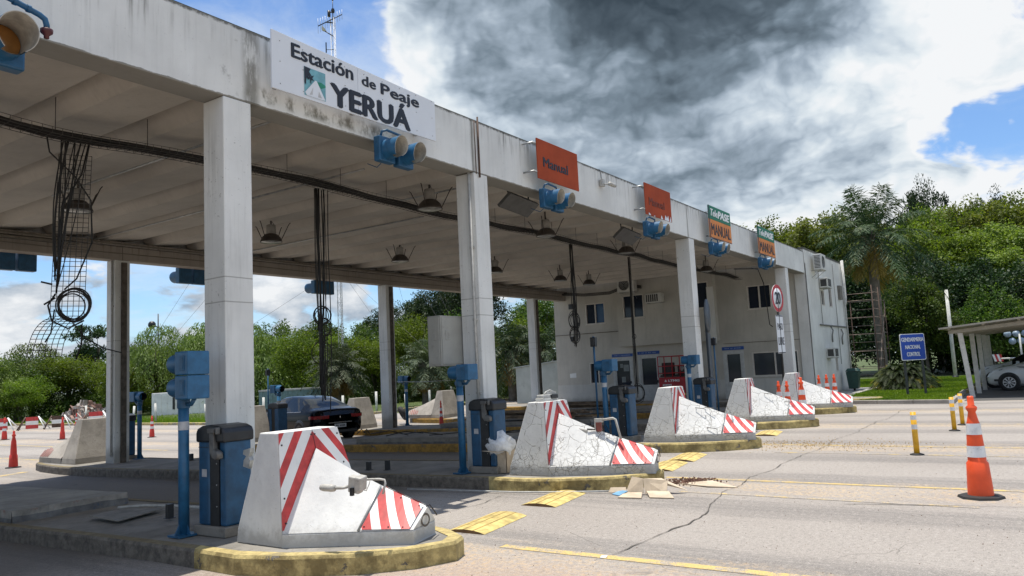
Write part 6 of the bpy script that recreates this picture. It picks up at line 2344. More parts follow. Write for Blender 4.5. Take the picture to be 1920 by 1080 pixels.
# ------------------------------------------------------------------ vehicles
def catmull(tab, n):
    tab = np.array(tab, float)
    t = tab[:, 0]
    out = []
    ys = np.linspace(t[0], t[-1], n)
    for y in ys:
        i = min(max(int(np.searchsorted(t, y)-1), 0), len(t)-2)
        p0, p1, p2, p3 = tab[max(i-1, 0)], tab[i], tab[i+1], tab[min(i+2, len(t)-1)]
        f = (y-p1[0])/(p2[0]-p1[0])
        m1 = (p2-p0)/(p2[0]-p0[0])*(p2[0]-p1[0]) if p2[0] != p0[0] else p2-p1
        m2 = (p3-p1)/(p3[0]-p1[0])*(p2[0]-p1[0]) if p3[0] != p1[0] else p2-p1
        v = (2*f**3-3*f**2+1)*p1+(f**3-2*f**2+f)*m1+(-2*f**3+3*f**2)*p2+(f**3-f**2)*m2
        v[0] = y
        out.append(v)
    return out
def make_car(label, loc, rz, tab, paint, glassy, wheels, rim, nst=64, cat='car', group=None):
    t = thing('parked_car' if loc[0] > 30 else 'car', label, cat, loc, rz, group)
    st = catmull(tab, nst)
    rows = []
    for y, w, zb, zs, zr, wr in st:
        hlf = [(0, zb), (w*.8, zb), (w*.96, zb+.10), (w, zb+.26), (w*.995, (zb+zs)/2+.08), (w*.985, zs-.07), (w*.95, zs),
               (w*.93+(wr-w*.93)*.5, zs+(zr-zs)*.52), (wr, zr-.05*min(1, (zr-zs)/.3)), (wr*.88, zr-.012), (wr*.5, zr), (0, zr+.008)]
        rows.append([(x, y, z) for x, z in hlf])
    m = len(rows[0])
    parts = {'body': [], 'glass': []}
    V = []
    for rw in rows:
        V += rw
    for rw in rows:
        V += [(-x, y, z) for x, y, z in rw]
    off = len(rows)*m
    (g0, g1), (r0, r1), (f0_, f1_) = glassy
    for i in range(len(rows)-1):
        ym = (rows[i][0][1]+rows[i+1][0][1])/2
        for j in range(m-1):
            a, b, c, d = i*m+j, (i+1)*m+j, (i+1)*m+j+1, i*m+j+1
            isg = (g0 < ym < g1 and j in (6, 7) and not abs(ym-(g0+g1)/2) < .05) or ((r0 < ym < r1 or f0_ < ym < f1_) and j in (8, 9, 10))
            parts['glass' if isg else 'body'] += [(a, d, c, b), (a+off, b+off, c+off, d+off)]
    e = [j for j in range(m)]
    parts['body'].append(tuple([j for j in range(m)]+[off+j for j in range(m-1, -1, -1)]))
    parts['body'].append(tuple([(len(rows)-1)*m+j for j in range(m)][::-1]+[off+(len(rows)-1)*m+j for j in range(m)]))
    for nm, mat in (('body', paint), ('glass', CGLASS)):
        used = sorted({i for f in parts[nm] for i in f})
        mp = {u: k for k, u in enumerate(used)}
        mb = MB()
        mb.add([V[u] for u in used], [tuple(mp[i] for i in f) for f in parts[nm]], 0, True)
        mb.build(nm, mat, t)
    hw = max(s[1] for s in st)
    for wy in wheels:
        for sx in (-1, 1):
            mb = MB()
            mb.lathe([(0, 0), (.365, 0), (.375, .006), (0, .006)], 28, 0, (sx*(hw-.004), wy, .34), 'x')
            mb.build('wheel_arch', BLACK, t)
            mb = MB()
            mb.lathe([(.20, -.02), (.27, -.01), (.315, -.0), (.32, -.03), (.32, -.18), (.28, -.2)] if sx > 0 else [(.20, .02), (.27, .01), (.315, .0), (.32, .03), (.32, .18), (.28, .2)], 28, 0, (sx*(hw+.014), wy, .32), 'x')
            wo = mb.build('wheel', TYRE, t)
            mb = MB()
            for k in range(9):
                a = 2*math.pi*k/9
                a2 = a+.26
                x = sx*(hw+.004)
                c = lambda rr, q: (x, wy+rr*math.cos(q), .32+rr*math.sin(q))
                mb.add([c(.04, a), c(.20, a-.02), c(.20, a2+.05), c(.04, a2)], [(0, 1, 2, 3)] if sx > 0 else [(3, 2, 1, 0)])
            mb.lathe([(.195, 0), (.215, 0)], 28, 0, (sx*(hw+.005), wy, .32), 'x')
            mb.lathe([(.0, 0), (.05, 0)], 14, 0, (sx*(hw+.008), wy, .32), 'x')
            mb.build('rim', rim, wo)
    return t, hw, rows
sed = [(0, .66, .42, .74, .82, .55), (.05, .80, .27, .88, .955, .66), (.20, .875, .22, .95, 1.02, .70), (.50, .905, .20, .965, 1.06, .68), (.90, .915, .20, .955, 1.24, .61),
       (1.30, .915, .20, .945, 1.375, .57), (1.8, .915, .20, .935, 1.435, .56), (2.4, .915, .20, .93, 1.44, .56), (2.85, .91, .20, .925, 1.37, .58), (3.25, .90, .20, .915, 1.18, .63),
       (3.6, .89, .20, .90, .99, .68), (4.1, .87, .20, .83, .91, .68), (4.5, .82, .22, .74, .82, .62), (4.70, .70, .28, .60, .68, .5), (4.76, .58, .34, .52, .58, .42)]
bc, hw, rows = make_car('black sedan driving away through the covered lane, seen from behind', (17.30, 11.0, -.2), R(-12), sed, CAR, ((.95, 3.2), (.56, 1.34), (2.95, 3.5)), (.95, 3.75), RIMD)
# rear details
path_ = [(.40, -.016), (.64, -.018), (.745, .008), (.825, .045), (.872, .10), (.908, .20), (.922, .34)]
for sx in (-1, 1):
    mb = MB()
    for (xa, ya), (xb, yb) in zip(path_[:-1], path_[1:]):
        mb.add([(sx*xa, ya, .735), (sx*xb, yb, .715), (sx*xb, yb, .815), (sx*xa, ya, .825)], [(0, 1, 2, 3)])
        mb.add([(sx*xa, ya, .83), (sx*xb, yb, .815), (sx*(xb-.05), yb+.03, .83), (sx*(xa-.05), ya+.03, .84)], [(0, 1, 2, 3)])
    mb.build('tail_lamp', TAIL, bc)
mb = MB()
mb.bb((-.42, -.012, .575), (.42, .03, .60))
mb.build('chrome_strip', CHROME, bc)
mb = MB(); mb.bb((-.21, -.02, .43), (.21, .02, .545))
pl_ = mb.build('number_plate', PLATE, bc)
mb = MB()
for i in range(7):
    if i in (2,):
        continue
    mb.bb((-.16+.048*i, -.023, .46), (-.13+.048*i, -.02, .51))
mb.build('plate_marks', INK, pl_)
mb = MB(); mb.add([(.0, -.0, .79), (.025, -.004, .76), (0, -.0, .71), (-.02, -.004, .75)], [(0, 1, 2, 3)])
mb.build('badge', CHROME, bc)
mb = MB(); mb.tube([(0, 1.55, 1.44), (0, 1.45, 1.49)], [.02, .006], 6)
mb.build('aerial', BLACK, bc)
mb = MB()
for sx in (-1, 1):
    pts = [rows_i[6] for rows_i in rows if .9 < rows_i[0][1] < 3.3]
    mb.tube([(sx*(x+.006), y, z) for x, y, z in pts], .008, 5)
    mb.hexa([(sx*.93, 3.0, .95), (sx*1.05, 3.0, .95), (sx*1.05, 3.12, .95), (sx*.93, 3.14, .95)], [(sx*.93, 3.0, 1.06), (sx*1.04, 3.0, 1.06), (sx*1.04, 3.1, 1.06), (sx*.93, 3.12, 1.06)])
mb.build('window_trim', CHROME, bc)
mb = MB(); mb.bb((-.62, .0, .26), (.62, .06, .36))
mb.build('bumper_lower', BLACK, bc, bevel=.02)

hat = [(0, .70, .42, .80, .95, .55), (.06, .80, .27, .92, 1.15, .60), (.3, .84, .22, .96, 1.36, .58), (.8, .85, .20, .955, 1.47, .58), (1.5, .85, .20, .95, 1.49, .58), (2.0, .85, .20, .945, 1.44, .59),
       (2.4, .85, .20, .94, 1.28, .62), (2.8, .84, .20, .93, 1.06, .66), (3.2, .83, .20, .90, .98, .66), (3.6, .80, .21, .82, .90, .62), (3.85, .72, .24, .70, .78, .56), (3.98, .60, .28, .58, .64, .46), (4.02, .48, .32, .50, .54, .38)]
wc, hw2, rows2 = make_car('nearer white car parked nose-out under the carport', (36.65, -9.72, .006), 0, hat, CARW, ((.35, 2.6), (.10, .5), (2.1, 2.72)), (.65, 3.28), RIM, group='white cars under the carport')
mb = MB()
for sx in (-1, 1):
    mb.add([(sx*.60, 3.90, .66), (sx*.70, 3.80, .69), (sx*.80, 3.50, .80), (sx*.815, 3.42, .86), (sx*.74, 3.62, .82), (sx*.62, 3.86, .74)], [(0, 1, 2, 3, 4, 5)])
mb.v = [(x*1.012, y+.01, z) for x, y, z in mb.v]
mb.build('headlamp', HEADL, wc)
mb = MB(); mb.bb((-.45, 3.97, .33), (.45, 4.035, .48)); mb.bb((-.845, 3.55, .38), (-.76, 3.78, .46))
mb.build('grille', BLACK, wc, bevel=.02)
mb = MB()
for a, b, z in ((1.5, 2.5, .78), (1.3, 2.2, .70), (2.5, 2.9, .86)):
    mb.add([(-.858, a, z), (-.858, b, z+.03), (-.858, b+.1, z+.07), (-.858, a+.2, z+.05)], [(0, 1, 2, 3)])
mb.build('side_graphic', INK, wc)
mb = MB(); mb.hexa([(-.85, 2.35, .98), (-1.0, 2.35, .98), (-1.0, 2.48, .98), (-.85, 2.5, .98)], [(-.85, 2.35, 1.10), (-.99, 2.35, 1.10), (-.99, 2.46, 1.10), (-.85, 2.48, 1.10)])
mb.build('mirror', CARW, wc, bevel=.02)
dup(wc, (39.4, -9.15, .006), label='farther white car parked under the carport, mostly hidden by posts')
t = thing('direction_board', 'pale board of round lamps on a trailer behind the carport posts', 'warning lights', (52, -6.7, 0))
mb = MB()
r = rng(2)
for i in range(11):
    y, z = -.9+.42*(i % 4)+.2*(i//4 % 2), 2.0+.42*(i//4)
    mb.lathe([(0, 0), (.19, .0), (.17, .05), (0, .05)], 14, 0, (0, y, z), 'x')
mb.build('lamp', simple('lamp_pale_blue', (.30, .38, .46), .4), t)
mb = MB(); mb.tube([(0, 0, .5), (0, 0, 2.4)], .05, 6); mb.tube([(0, -1.0, 1.05), (0, 1.0, 1.05)], .05, 6)
mb.build('frame', FENCEP, t)
for y in (-1.1, 1.1):
    mb = MB()
    for q in range(4):
        a_, b_ = y-.22+.11*q, y-.22+.11*(q+1)
        mb.hexa([(-.02, a_, .9), (.02, a_, .9), (.02, b_, .9), (-.02, b_, .9)], [(-.02, a_+.1, 1.3), (.02, a_+.1, 1.3), (.02, b_+.1, 1.3), (-.02, b_+.1, 1.3)], q % 2)
    mb.build('striped_board', [PRED, PWHITE], t)

# ------------------------------------------------------------------ far left: barricades, rubble, containers, fence posts, masts
def barricade(label, loc, rz, worn=False):
    t = thing('trestle_barricade', label, 'barricade', loc, rz, group='red and white trestle barricades by the rubble')
    mb = MB()
    for i, mi in enumerate((0, 1, 0)):
        mb.bb((-.30, -.02, .06+.215*i), (.30, .02, .27+.215*i), mi)
    mb.build('board', [PRED if not worn else RUST, PWHITE], t)
    for x0, x1, m_ in ((-.30, -.75, RUST), (.30, .85, PWHITE)):
        mb = MB(); mb.tube([(x0, 0, .72), (x1, .3, 0)], .035, 5); mb.tube([(x0, 0, .72), (x1*.8, -.4, 0)], .03, 5)
        mb.build('leg', m_, t)
    return t
ba = barricade('red and white trestle barricade at the left frame edge', (19.6, 40.2, -.2), R(-35))
dup(ba, (20.6, 38.9, -.2), label='red and white trestle barricade right of the banded cone', rz=R(-30))
barricade('rusty brown and white trestle barricade with a long white leg', (21.5, 37.9, -.2), R(-34), True)
dup(ba, (22.9, 36.6, -.2), label='red and white trestle barricade nearest the bare concrete barrier', rz=R(-28), scale=1.15)
mb = MB()
r = rng(77)
for i in range(420):
    a = r.uniform(0, 6.28); q = r.random()**.6
    x, y = 2.1*q*math.cos(a), 1.5*q*math.sin(a)
    z = max(0, 1.35*(1-q)*(.75+.25*math.cos(a*2)))+r.uniform(-.1, .12)
    s = r.uniform(.06, .26)
    mb.at((x, y, z), (r.uniform(0, 3), r.uniform(0, 3), r.uniform(0, 3)), (s, s*r.uniform(.5, 1.1), s*r.uniform(.15, .7)))
    mb.box((0, 0, 0), (2, 2, 1), 0 if r.random() < .68 else 1)
mb.M = Matrix.Identity(4)
o = tag(mb.build('rubble_heap', [RUBM, RUBP], loc=(26.3, 44.3, -.25)), 'heap of broken concrete and brick rubble at the roadside', 'rubble')
o['kind'] = 'stuff'
t = thing('storage_container', 'weathered white container behind the fence posts left of the first column', 'container', (31.2, 40.2, -.2), R(-62))
mb = MB(); mb.bb((-2.2, -1.1, 0), (2.2, 1.1, 1.62))
mb.build('body', CONTW, t, bevel=.02)
mb = MB()
for i in range(10):
    mb.bb((-2.0+.44*i, -1.13, .1), (-1.93+.44*i, -1.101, 1.52))
mb.build('ribs', CONTW, t)
mb = MB(); mb.bb((-.7, -1.14, .5), (-.55, -1.10, 1.3)); mb.bb((1.6, -1.14, .2), (1.7, -1.10, 1.5))
mb.build('latch', BLACK, t)
t = thing('storage_container', 'dull blue-green ribbed container behind the black car', 'container', (31.0, 29.2, -.2), R(-52))
mb = MB(); mb.bb((-2.0, -1.1, 0), (1.55, 1.1, 1.5))
mb.build('body', CONTB, t, bevel=.02)
mb = MB()
for i in range(12):
    mb.bb((-1.9+.29*i, -1.13, .1), (-1.80+.29*i, -1.101, 1.42))
mb.build('ribs', CONTB, t)
mb = MB(); mb.bb((-2.02, -1.14, 1.44), (1.57, 1.12, 1.53))
mb.build('top_rail', STEEL, t)
def fpost(label, loc, h, blue=False, lean=0):
    t = tag(MB().tube([(0, 0, 0), (lean, 0, h)], .06, 8, 0).tube([(0, 0, h*.0), (0, 0, .02)], .065, 8, 0).build('fence_post', FENCEP, loc=loc), label, 'fence post', 'white fence posts on the verge')
    return t
ORD = 'first second third fourth fifth sixth seventh eighth ninth tenth eleventh twelfth thirteenth fourteenth fifteenth sixteenth'.split()
p0 = None
fpl = [(24.6, 41), (24.7, 38.2), (24.75, 36), (24.8, 33.8), (24.9, 31.5), (25.0, 29.4), (25.2, 27.3), (25.5, 25.3), (26.4, 23.3), (27.8, 22.0), (29.4, 21.2), (31.0, 20.6), (32.6, 20.3), (34.2, 20.1), (35.8, 19.9), (37.4, 19.7)]
for i, (x, y) in enumerate(fpl):
    if p0 is None:
        p0 = fpost('white fence post, first from the left in the row beyond the road', (x, y, -.2), 1.1)
    else:
        q = p0.copy(); COL.objects.link(q); q.location = (x, y, -.2)
        q['label'] = 'white fence post, %s from the left in the row beyond the road' % ORD[i]
        q.scale = (1, 1, 1+.12*math.sin(i*2.1)); q.rotation_euler = (R(2*math.sin(i)), R(2*math.cos(i*3)), 0)
t = thing('lattice_mast', 'tall slender lattice radio mast with antennas rising above the station sign', 'mast', (34.3, 28.9, -.2))
mb = MB()
H = 27.0
w0 = .17
cor = [(w0*math.cos(a), w0*math.sin(a)) for a in (0, 2.094, 4.189)]
for x, y in cor:
    mb.tube([(x, y, 0), (x, y, H-1.2)], .024, 5)
mb.build('upright', MASTM, t)
mb = MB()
z = 0
k = 0
while z < H-1.6:
    for i in range(3):
        a, b = cor[i], cor[(i+1) % 3]
        mb.tube([(*a, z), (*b, z+.4)], .010, 4, cap=False)
        if k % 2:
            mb.tube([(*a, z), (*b, z)], .010, 4, cap=False)
    z += .4; k += 1
mb.build('lattice', MASTM, t)
mb = MB()
mb.tube([(0, 0, H-1.4), (0, 0, H+.1)], .025, 5); mb.sphere((0, 0, H+.05), .08, 8); mb.sphere((0, 0, H-.72), .13, 8, 0, (1, 1, 1.5)); mb.tube([(-.20, .16, H-1.15), (-.20, .16, H-.75)], .10, 8)
mb.tube([(-.2, .16, H-.9), (0, 0, H-.8)], .04, 5)
mb.build('top_antenna', BLACK, t)
mb = MB()
dv = Vector((-.50, .70, 0)).normalized()
A, B = dv*1.0+Vector((0, 0, H-1.75)), dv*-.6+Vector((0, 0, H-1.0))
mb.tube([A, B], .035, 5)
mb.tube([(0, 0, H-1.55), dv*.5+Vector((0, 0, H-1.5))], .04, 5)
mb.build('boom', BLACK, t)
mb = MB()
for i in range(11):
    p = A.lerp(B, i/10)
    h = .52-.018*i
    mb.tube([p-Vector((0, 0, h)), p+Vector((0, 0, h))], .013, 4)
mb.build('elements', STEEL, t)
mb = MB().at(tuple(dv*.75+Vector((0, 0, H-2.05))), (R(0), R(-55), R(125)))
mb.lathe([(0, 0), (.12, .05), (.26, .20)], 14)
mb.build('dish', ACW, t)
mb = MB(); mb.tube([dv*.65+Vector((0, 0, H-2.05)), (0, 0, H-2.5)], .035, 5); mb.tube([dv*.5+Vector((0, 0, H-3.6)), dv*.5+Vector((0, 0, H-2.9))], .04, 5); mb.tube([dv*.5+Vector((0, 0, H-3.4)), (0, 0, H-3.4)], .02, 4)
mb.build('antenna_arm', BLACK, t)
mb = MB()
for a in (.3, 2.4, 4.5):
    for hz in (9, 17, 23):
        mb.tube([(0, 0, hz), (math.cos(a)*14, math.sin(a)*14, 0)], .008, 3, cap=False)
mb.build('guy_wire', WIRE, t)
t = thing('lamp_mast', 'distant thin mast with two round lamps above the trees on the left', 'mast', (43.9, 65.2, -.2))
mb = MB(); mb.tube([(0, 0, 0), (0, 0, 9.4)], [.14, .05], 6)
mb.build('pole', BLACK, t)
mb = MB(); mb.sphere((-.45, .35, 8.3), .38, 10); mb.sphere((.35, -.3, 7.4), .22, 8); mb.tube([(-.4, .3, 8.3), (0, 0, 8.0)], .06, 4); mb.tube([(.35, -.3, 7.4), (0, 0, 7.2)], .06, 4)
mb.build('lamp', BLACK, t)
t = tag(MB().tube([(20.3, 11.3, 1.55), (19.0, 9.0, 1.52), (17.6, 6.6, 1.55)], .008, 4).build('thin_rope', PVC), 'thin pale rope stretched between two blue traffic light posts', 'rope')
# tyre leaning on the far barrier
mb = MB()
mb.lathe([(.17, -.07), (.27, -.08), (.30, -.04), (.30, .04), (.27, .08), (.17, .07), (.17, -.07)], 22, 0, (0, 0, 0), 'y')
o = mb.build('old_tyre', TYRE, loc=(23.55, 14.05, g(23.5, 14)+ZI+.26))
o.rotation_euler = (R(-28), 0, R(55))
tag(o, 'old black tyre leaning on the striped nose of the far concrete barrier', 'tyre')
# red fibreglass tray and its cone
t = thing('basin_stand', 'dark red fibreglass basin on thin legs beside the second front column, behind the gate cabinet', 'basin', (10.16, -.16, 1.12))
t.scale = (.66, .66, .66)
mb = MB()
n = 26
prof = [(.03, -.32), (.17, -.06), (.23, -.02), (.30, -.0), (.31, .02), (.27, .03), (.20, .0)]
mb.lathe(prof, n, 0, (0, 0, 0))
mb.v = [(x*.72, y*1.15, z-.10*y) for x, y, z in mb.v]
mb.build('bowl', REDPL, t)
mb = MB(); mb.extr([(0, -.22, -.02), (0, -.05, -.02), (0, -.16, .20)], (.02, 0, 0)); mb.tube([(0, .02, 0), (0, 0, .13)], .018, 6)
mb.build('handle', REDPL, t)
mb = MB(); mb.tube([(0, 0, -.3), (0, .1, -1.42)], .02, 6); mb.tube([(.1, -.2, -.1), (.12, -.3, -1.42)], .02, 6); mb.tube([(-.1, -.2, -.1), (-.12, -.3, -1.42)], .02, 6)
mb.build('frame', BLACK, t)

# ------------------------------------------------------------------ trees
def unit(v):
    return v/np.maximum(np.linalg.norm(v, axis=1, keepdims=True), 1e-9)

def leaves(P, D, N, L, W):
    """rhombic leaves: base P, axis D, face normal N"""
    D = unit(D)
    S_ = unit(np.cross(D, N))
    L = L[:, None]; W = W[:, None]
    V = np.stack([P, P+D*L*.45+S_*W*.5, P+D*L, P+D*L*.45-S_*W*.5], 1).reshape(-1, 3)
    F = np.arange(len(V)).reshape(-1, 4)
    return V, F

def clump_tree(name, seed, R_, H, trunk_h, nclump, nleaf, leafL, mat, label_mat=None, shape='round', droop=0, clump_r=.28, squash=.8, lobes=5):
    rs = np.random.RandomState(seed)
    # several big lobes give an uneven outline
    cz = trunk_h+(H-trunk_h)*.5
    rz = (H-trunk_h)*.5
    C = []
    lob = []
    for i in range(lobes):
        a = 2*np.pi*(i+rs.rand()*.7)/lobes
        rr = rs.uniform(.30, .55)
        zf = rs.uniform(-.45, .50)
        lob.append((np.array([np.cos(a)*rr*R_, np.sin(a)*rr*R_, cz+zf*rz]), rs.uniform(.45, .62)))
    lob.append((np.array([rs.normal()*.1*R_, rs.normal()*.1*R_, cz+.45*rz]), rs.uniform(.5, .58)))
    for i in range(nclump):
        c, s = lob[rs.randint(len(lob))]
        d = rs.normal(size=3); d /= np.linalg.norm(d)
        q = rs.uniform(.55, 1.0)
        p = c+d*q*s*np.array([R_, R_, rz*1.0])
        if p[2] < trunk_h*.55:
            p[2] = trunk_h*.55+rs.rand()*.3
        C.append(p)
    C = np.array(C)
    k = nleaf//nclump
    cr = clump_r*R_*rs.uniform(.5, 1.1, nclump)
    dirs = rs.normal(size=(nclump, k, 3))
    dirs /= np.linalg.norm(dirs, axis=2, keepdims=True)
    rad = rs.rand(nclump, k)**.5
    P = C[:, None, :]+dirs*rad[:, :, None]*cr[:, None, None]*np.array([1, 1, squash])
    P = P.reshape(-1, 3)
    out = dirs.reshape(-1, 3)
    n = len(P)
    D = out*.6+rs.normal(size=(n, 3))*.6+np.array([0, 0, -droop])
    N = out*.5+np.array([0, 0, .55])+rs.normal(size=(n, 3))*.55
    L = leafL*rs.uniform(.6, 1.3, n)
    V, F = leaves(P, D, N, L, L*rs.uniform(.45, .65, n))
    return name, V, F, mat, C, trunk_h, R_, H

def willow_tree(seed, R_, H, nstr, per, mat):
    rs = np.random.RandomState(seed)
    Ps, Ds, Ns, Ls = [], [], [], []
    heads = []
    nl = 9
    lob = [(rs.uniform(0, 2*np.pi), rs.uniform(.25, .62), rs.uniform(.62, .95)) for _ in range(nl)]+[(0, .05, 1.0)]
    for i in range(nstr):
        a0, r0, z0 = lob[rs.randint(len(lob))]
        c = np.array([np.cos(a0)*r0*R_, np.sin(a0)*r0*R_, z0*H-.14*H])
        a = rs.uniform(0, 2*np.pi)
        el = rs.uniform(-.1, 1)
        st = c+np.array([np.cos(a)*R_*.36*np.sqrt(1-min(1, abs(el))**2+.05), np.sin(a)*R_*.36*np.sqrt(1-min(1, abs(el))**2+.05), el*.14*H])
        heads.append(st)
        ln = rs.uniform(.18, .42)*H
        outd = np.array([np.cos(a), np.sin(a), 0])*rs.uniform(.05, .5)
        t = np.linspace(0, 1, per)
        P = st+outd*np.sqrt(t)[:, None]*R_*.35+np.array([0, 0, -1])*((t**1.4)*ln)[:, None]+rs.normal(size=(per, 3))*.05
        Ps.append(P)
        d = np.tile(outd*.5+np.array([0, 0, -.8]), (per, 1))+rs.normal(size=(per, 3))*.35
        Ds.append(d)
        Ns.append(np.tile([np.cos(a), np.sin(a), .6], (per, 1))+rs.normal(size=(per, 3))*.5)
        Ls.append(rs.uniform(.18, .36, per))
    P = np.concatenate(Ps); D = np.concatenate(Ds); N = np.concatenate(Ns); L = np.concatenate(Ls)
    V, F = leaves(P, D, N, L, L*.24)
    return 'willow_tree', V, F, mat, np.array(heads)[::12], .25*H, R_, H

def make_tree(data, label, cat='tree', bark=BARK, tr=.16, limbs=9):
    name, V, F, mat, C, th, R_, H = data
    root = thing(name, label, cat, (0, 0, -50))
    me = np_mesh('crown', V, F, mat)
    o = bpy.data.objects.new('crown', me)
    COL.objects.link(o)
    o.parent = root
    mb = MB()
    r = rng(int(H*10)+len(V))
    top = Vector((r.uniform(-.3, .3), r.uniform(-.3, .3), H*.72))
    P = [Vector((0, 0, -.1)), Vector((r.uniform(-.1, .1), r.uniform(-.1, .1), th*.6)), Vector((r.uniform(-.2, .2), r.uniform(-.2, .2), H*.45)), top]
    mb.tube(P, [tr, tr*.85, tr*.6, tr*.15], 8)
    for i in range(limbs):
        q = C[r.randrange(len(C))]
        s = P[1].lerp(P[2], r.random())
        e = Vector(q)
        mid = s.lerp(e, .5)+Vector((0, 0, .12*H*r.random()))
        mb.tube([s, mid, e], [tr*.4, tr*.25, tr*.06], 5)
    mb.build('trunk', bark, root)
    return root

def palm(name, label, trunk_h, tr, nf, FL, mat, seed, arch=1.0, nleaf=46, leafL=.55, dead=6, spread=1.0, rough_trunk=True, elmin=-.45, hang=.55):
    rs = np.random.RandomState(seed)
    root = thing(name, label, 'palm tree', (0, 0, -50))
    mb = MB()
    r = rng(seed)
    zs = [trunk_h*i/16 for i in range(17)]
    lean = r.uniform(-.15, .15)
    mb.tube([(lean*(z/trunk_h)**2, .5*lean*(z/trunk_h), z-.05) for z in zs], [tr*(1.25 if i == 0 else 1.0-.15*i/16)*(1.0+.05*(i % 2)) for i in range(17)], 14)
    mb.build('trunk', PALMB, root)
    mb = MB()
    for i in range(34):
        a = r.uniform(0, 6.28); zz = trunk_h*(1-.16*r.random())
        c_, s_ = math.cos(a), math.sin(a)
        mb.tube([(lean+c_*tr*.7, s_*tr*.7, zz-.1), (lean+c_*tr*1.6, s_*tr*1.6, zz+.35*r.random()+.05)], [.06, .025], 5)
    mb.build('leaf_bases', PALMB, root)
    def frond_set(n, el_lo, el_hi, m_, nm, droop, LL):
        Ps, Ds, Ns, Ls = [], [], [], []
        rach = MB()
        for f in range(n):
            a = 2*np.pi*(f*.381966+rs.rand()*.05)
            el = el_lo+(el_hi-el_lo)*((f+.5)/n)
            d0 = np.array([np.cos(a)*np.cos(el), np.sin(a)*np.cos(el), np.sin(el)])
            h = np.array([np.cos(a), np.sin(a), 0.])
            fl = LL*rs.uniform(.8, 1.12)
            t = np.linspace(0, 1, nleaf)
            # arc: starts along d0 and falls
            g_ = droop*rs.uniform(.75, 1.2)*(1-.55*max(0, np.sin(el)))
            pos = np.array([lean, .5*lean, trunk_h])+d0*(fl*t)[:, None]*(1-.12*t[:, None])+np.array([0, 0, -1])*(g_*fl*.55*t**2.1)[:, None]
            tan = np.gradient(pos, axis=0)
            tan = unit(tan)
            side = unit(np.cross(tan, np.array([0, 0, 1.])+h*.0001))
            up = np.cross(side, tan)
            rach.tube([tuple(p) for p in pos[::6]], [.035-.03*i/len(pos[::6]) for i in range(len(pos[::6]))], 4)
            ok = t > .16
            for sg_ in (-1, 1):
                prof = np.sin(np.clip((t-.10)/.95, 0, 1)*np.pi)**.55
                L = leafL*prof*rs.uniform(.8, 1.15, nleaf)
                D = side*sg_*.85+tan*.55+up*.12+np.array([0, 0, -hang])*rs.uniform(.5, 1.2, nleaf)[:, None]+rs.normal(size=(nleaf, 3))*.28
                N = up+rs.normal(size=(nleaf, 3))*.2
                # two-piece leaflet: second half droops more
                D = unit(D)
                P0 = pos
                P1 = pos+D*(L*.5)[:, None]
                D2 = unit(D+np.array([0, 0, -hang*.9]))
                for PP, DD, k0 in ((P0, D, .56), (P1-D*(L*.06)[:, None], D2, .56)):
                    Ps.append(PP[ok]); Ds.append(DD[ok]); Ns.append(N[ok]); Ls.append((L*k0)[ok])
        P = np.concatenate(Ps); D = np.concatenate(Ds); N = np.concatenate(Ns); L = np.concatenate(Ls)
        V, F = leaves(P, D, N, L, np.full(len(L), .042))
        me = np_mesh(nm, V, F, m_)
        o = bpy.data.objects.new(nm, me)
        COL.objects.link(o); o.parent = root
        rach.build('rachis', m_, o)
    frond_set(nf, elmin, 1.35, mat, 'fronds', arch, FL)
    if dead:
        frond_set(dead, -1.15, -.75, LEAF_O, 'dry_fronds', .5, FL*.62)
    return root

# variants
T = {}
T['w1'] = make_tree(willow_tree(1, 3.4, 7.0, 1500, 14, LEAF_L), 'x', tr=.22)
T['w2'] = make_tree(willow_tree(2, 4.2, 7.6, 1700, 14, LEAF_L), 'x', tr=.25)
T['b1'] = make_tree(clump_tree('broadleaf_tree', 3, 3.2, 6.5, 1.0, 150, 24000, .17, LEAF_M), 'x')
T['b2'] = make_tree(clump_tree('broadleaf_tree', 4, 3.6, 7.0, .8, 170, 26000, .16, LEAF_Y, lobes=7), 'x')
T['b3'] = make_tree(clump_tree('broadleaf_tree', 5, 3.0, 7.5, 1.0, 150, 24000, .17, LEAF_M, lobes=6, droop=.3), 'x')
T['d1'] = make_tree(clump_tree('dark_tree', 6, 2.8, 8.0, 1.2, 80, 20000, .15, LEAF_D, lobes=8, clump_r=.26, squash=.9), 'x')
T['p1'] = make_tree(clump_tree('pine_tree', 7, 2.4, 6.8, 1.6, 34, 8000, .17, LEAF_D, lobes=7, clump_r=.24, squash=.6), 'x', limbs=22)
T['s1'] = make_tree(clump_tree('leafy_shrub', 8, 2.0, 2.4, .1, 60, 6000, .20, LEAF_M, lobes=4), 'x', 'shrub', limbs=4, tr=.06)
T['s2'] = make_tree(clump_tree('leafy_shrub', 9, 2.2, 2.2, .1, 60, 6000, .18, LEAF_Y, lobes=5), 'x', 'shrub', limbs=4, tr=.06)
T['r1'] = make_tree(clump_tree('tall_tree', 10, 4.6, 14, 6.0, 260, 36000, .24, LEAF_T, lobes=11, droop=.5, clump_r=.20), 'x', tr=.3, limbs=14)
T['r2'] = make_tree(clump_tree('tall_tree', 11, 5.0, 13, 5.5, 260, 36000, .24, LEAF_U, lobes=12, droop=.3, clump_r=.20), 'x', tr=.3, limbs=14)
T['r3'] = make_tree(clump_tree('understorey_tree', 12, 4.2, 8.5, .3, 170, 24000, .22, LEAF_D, lobes=7, clump_r=.22), 'x', tr=.2)  # dark leaf colour stands in for the shade below the tall crowns
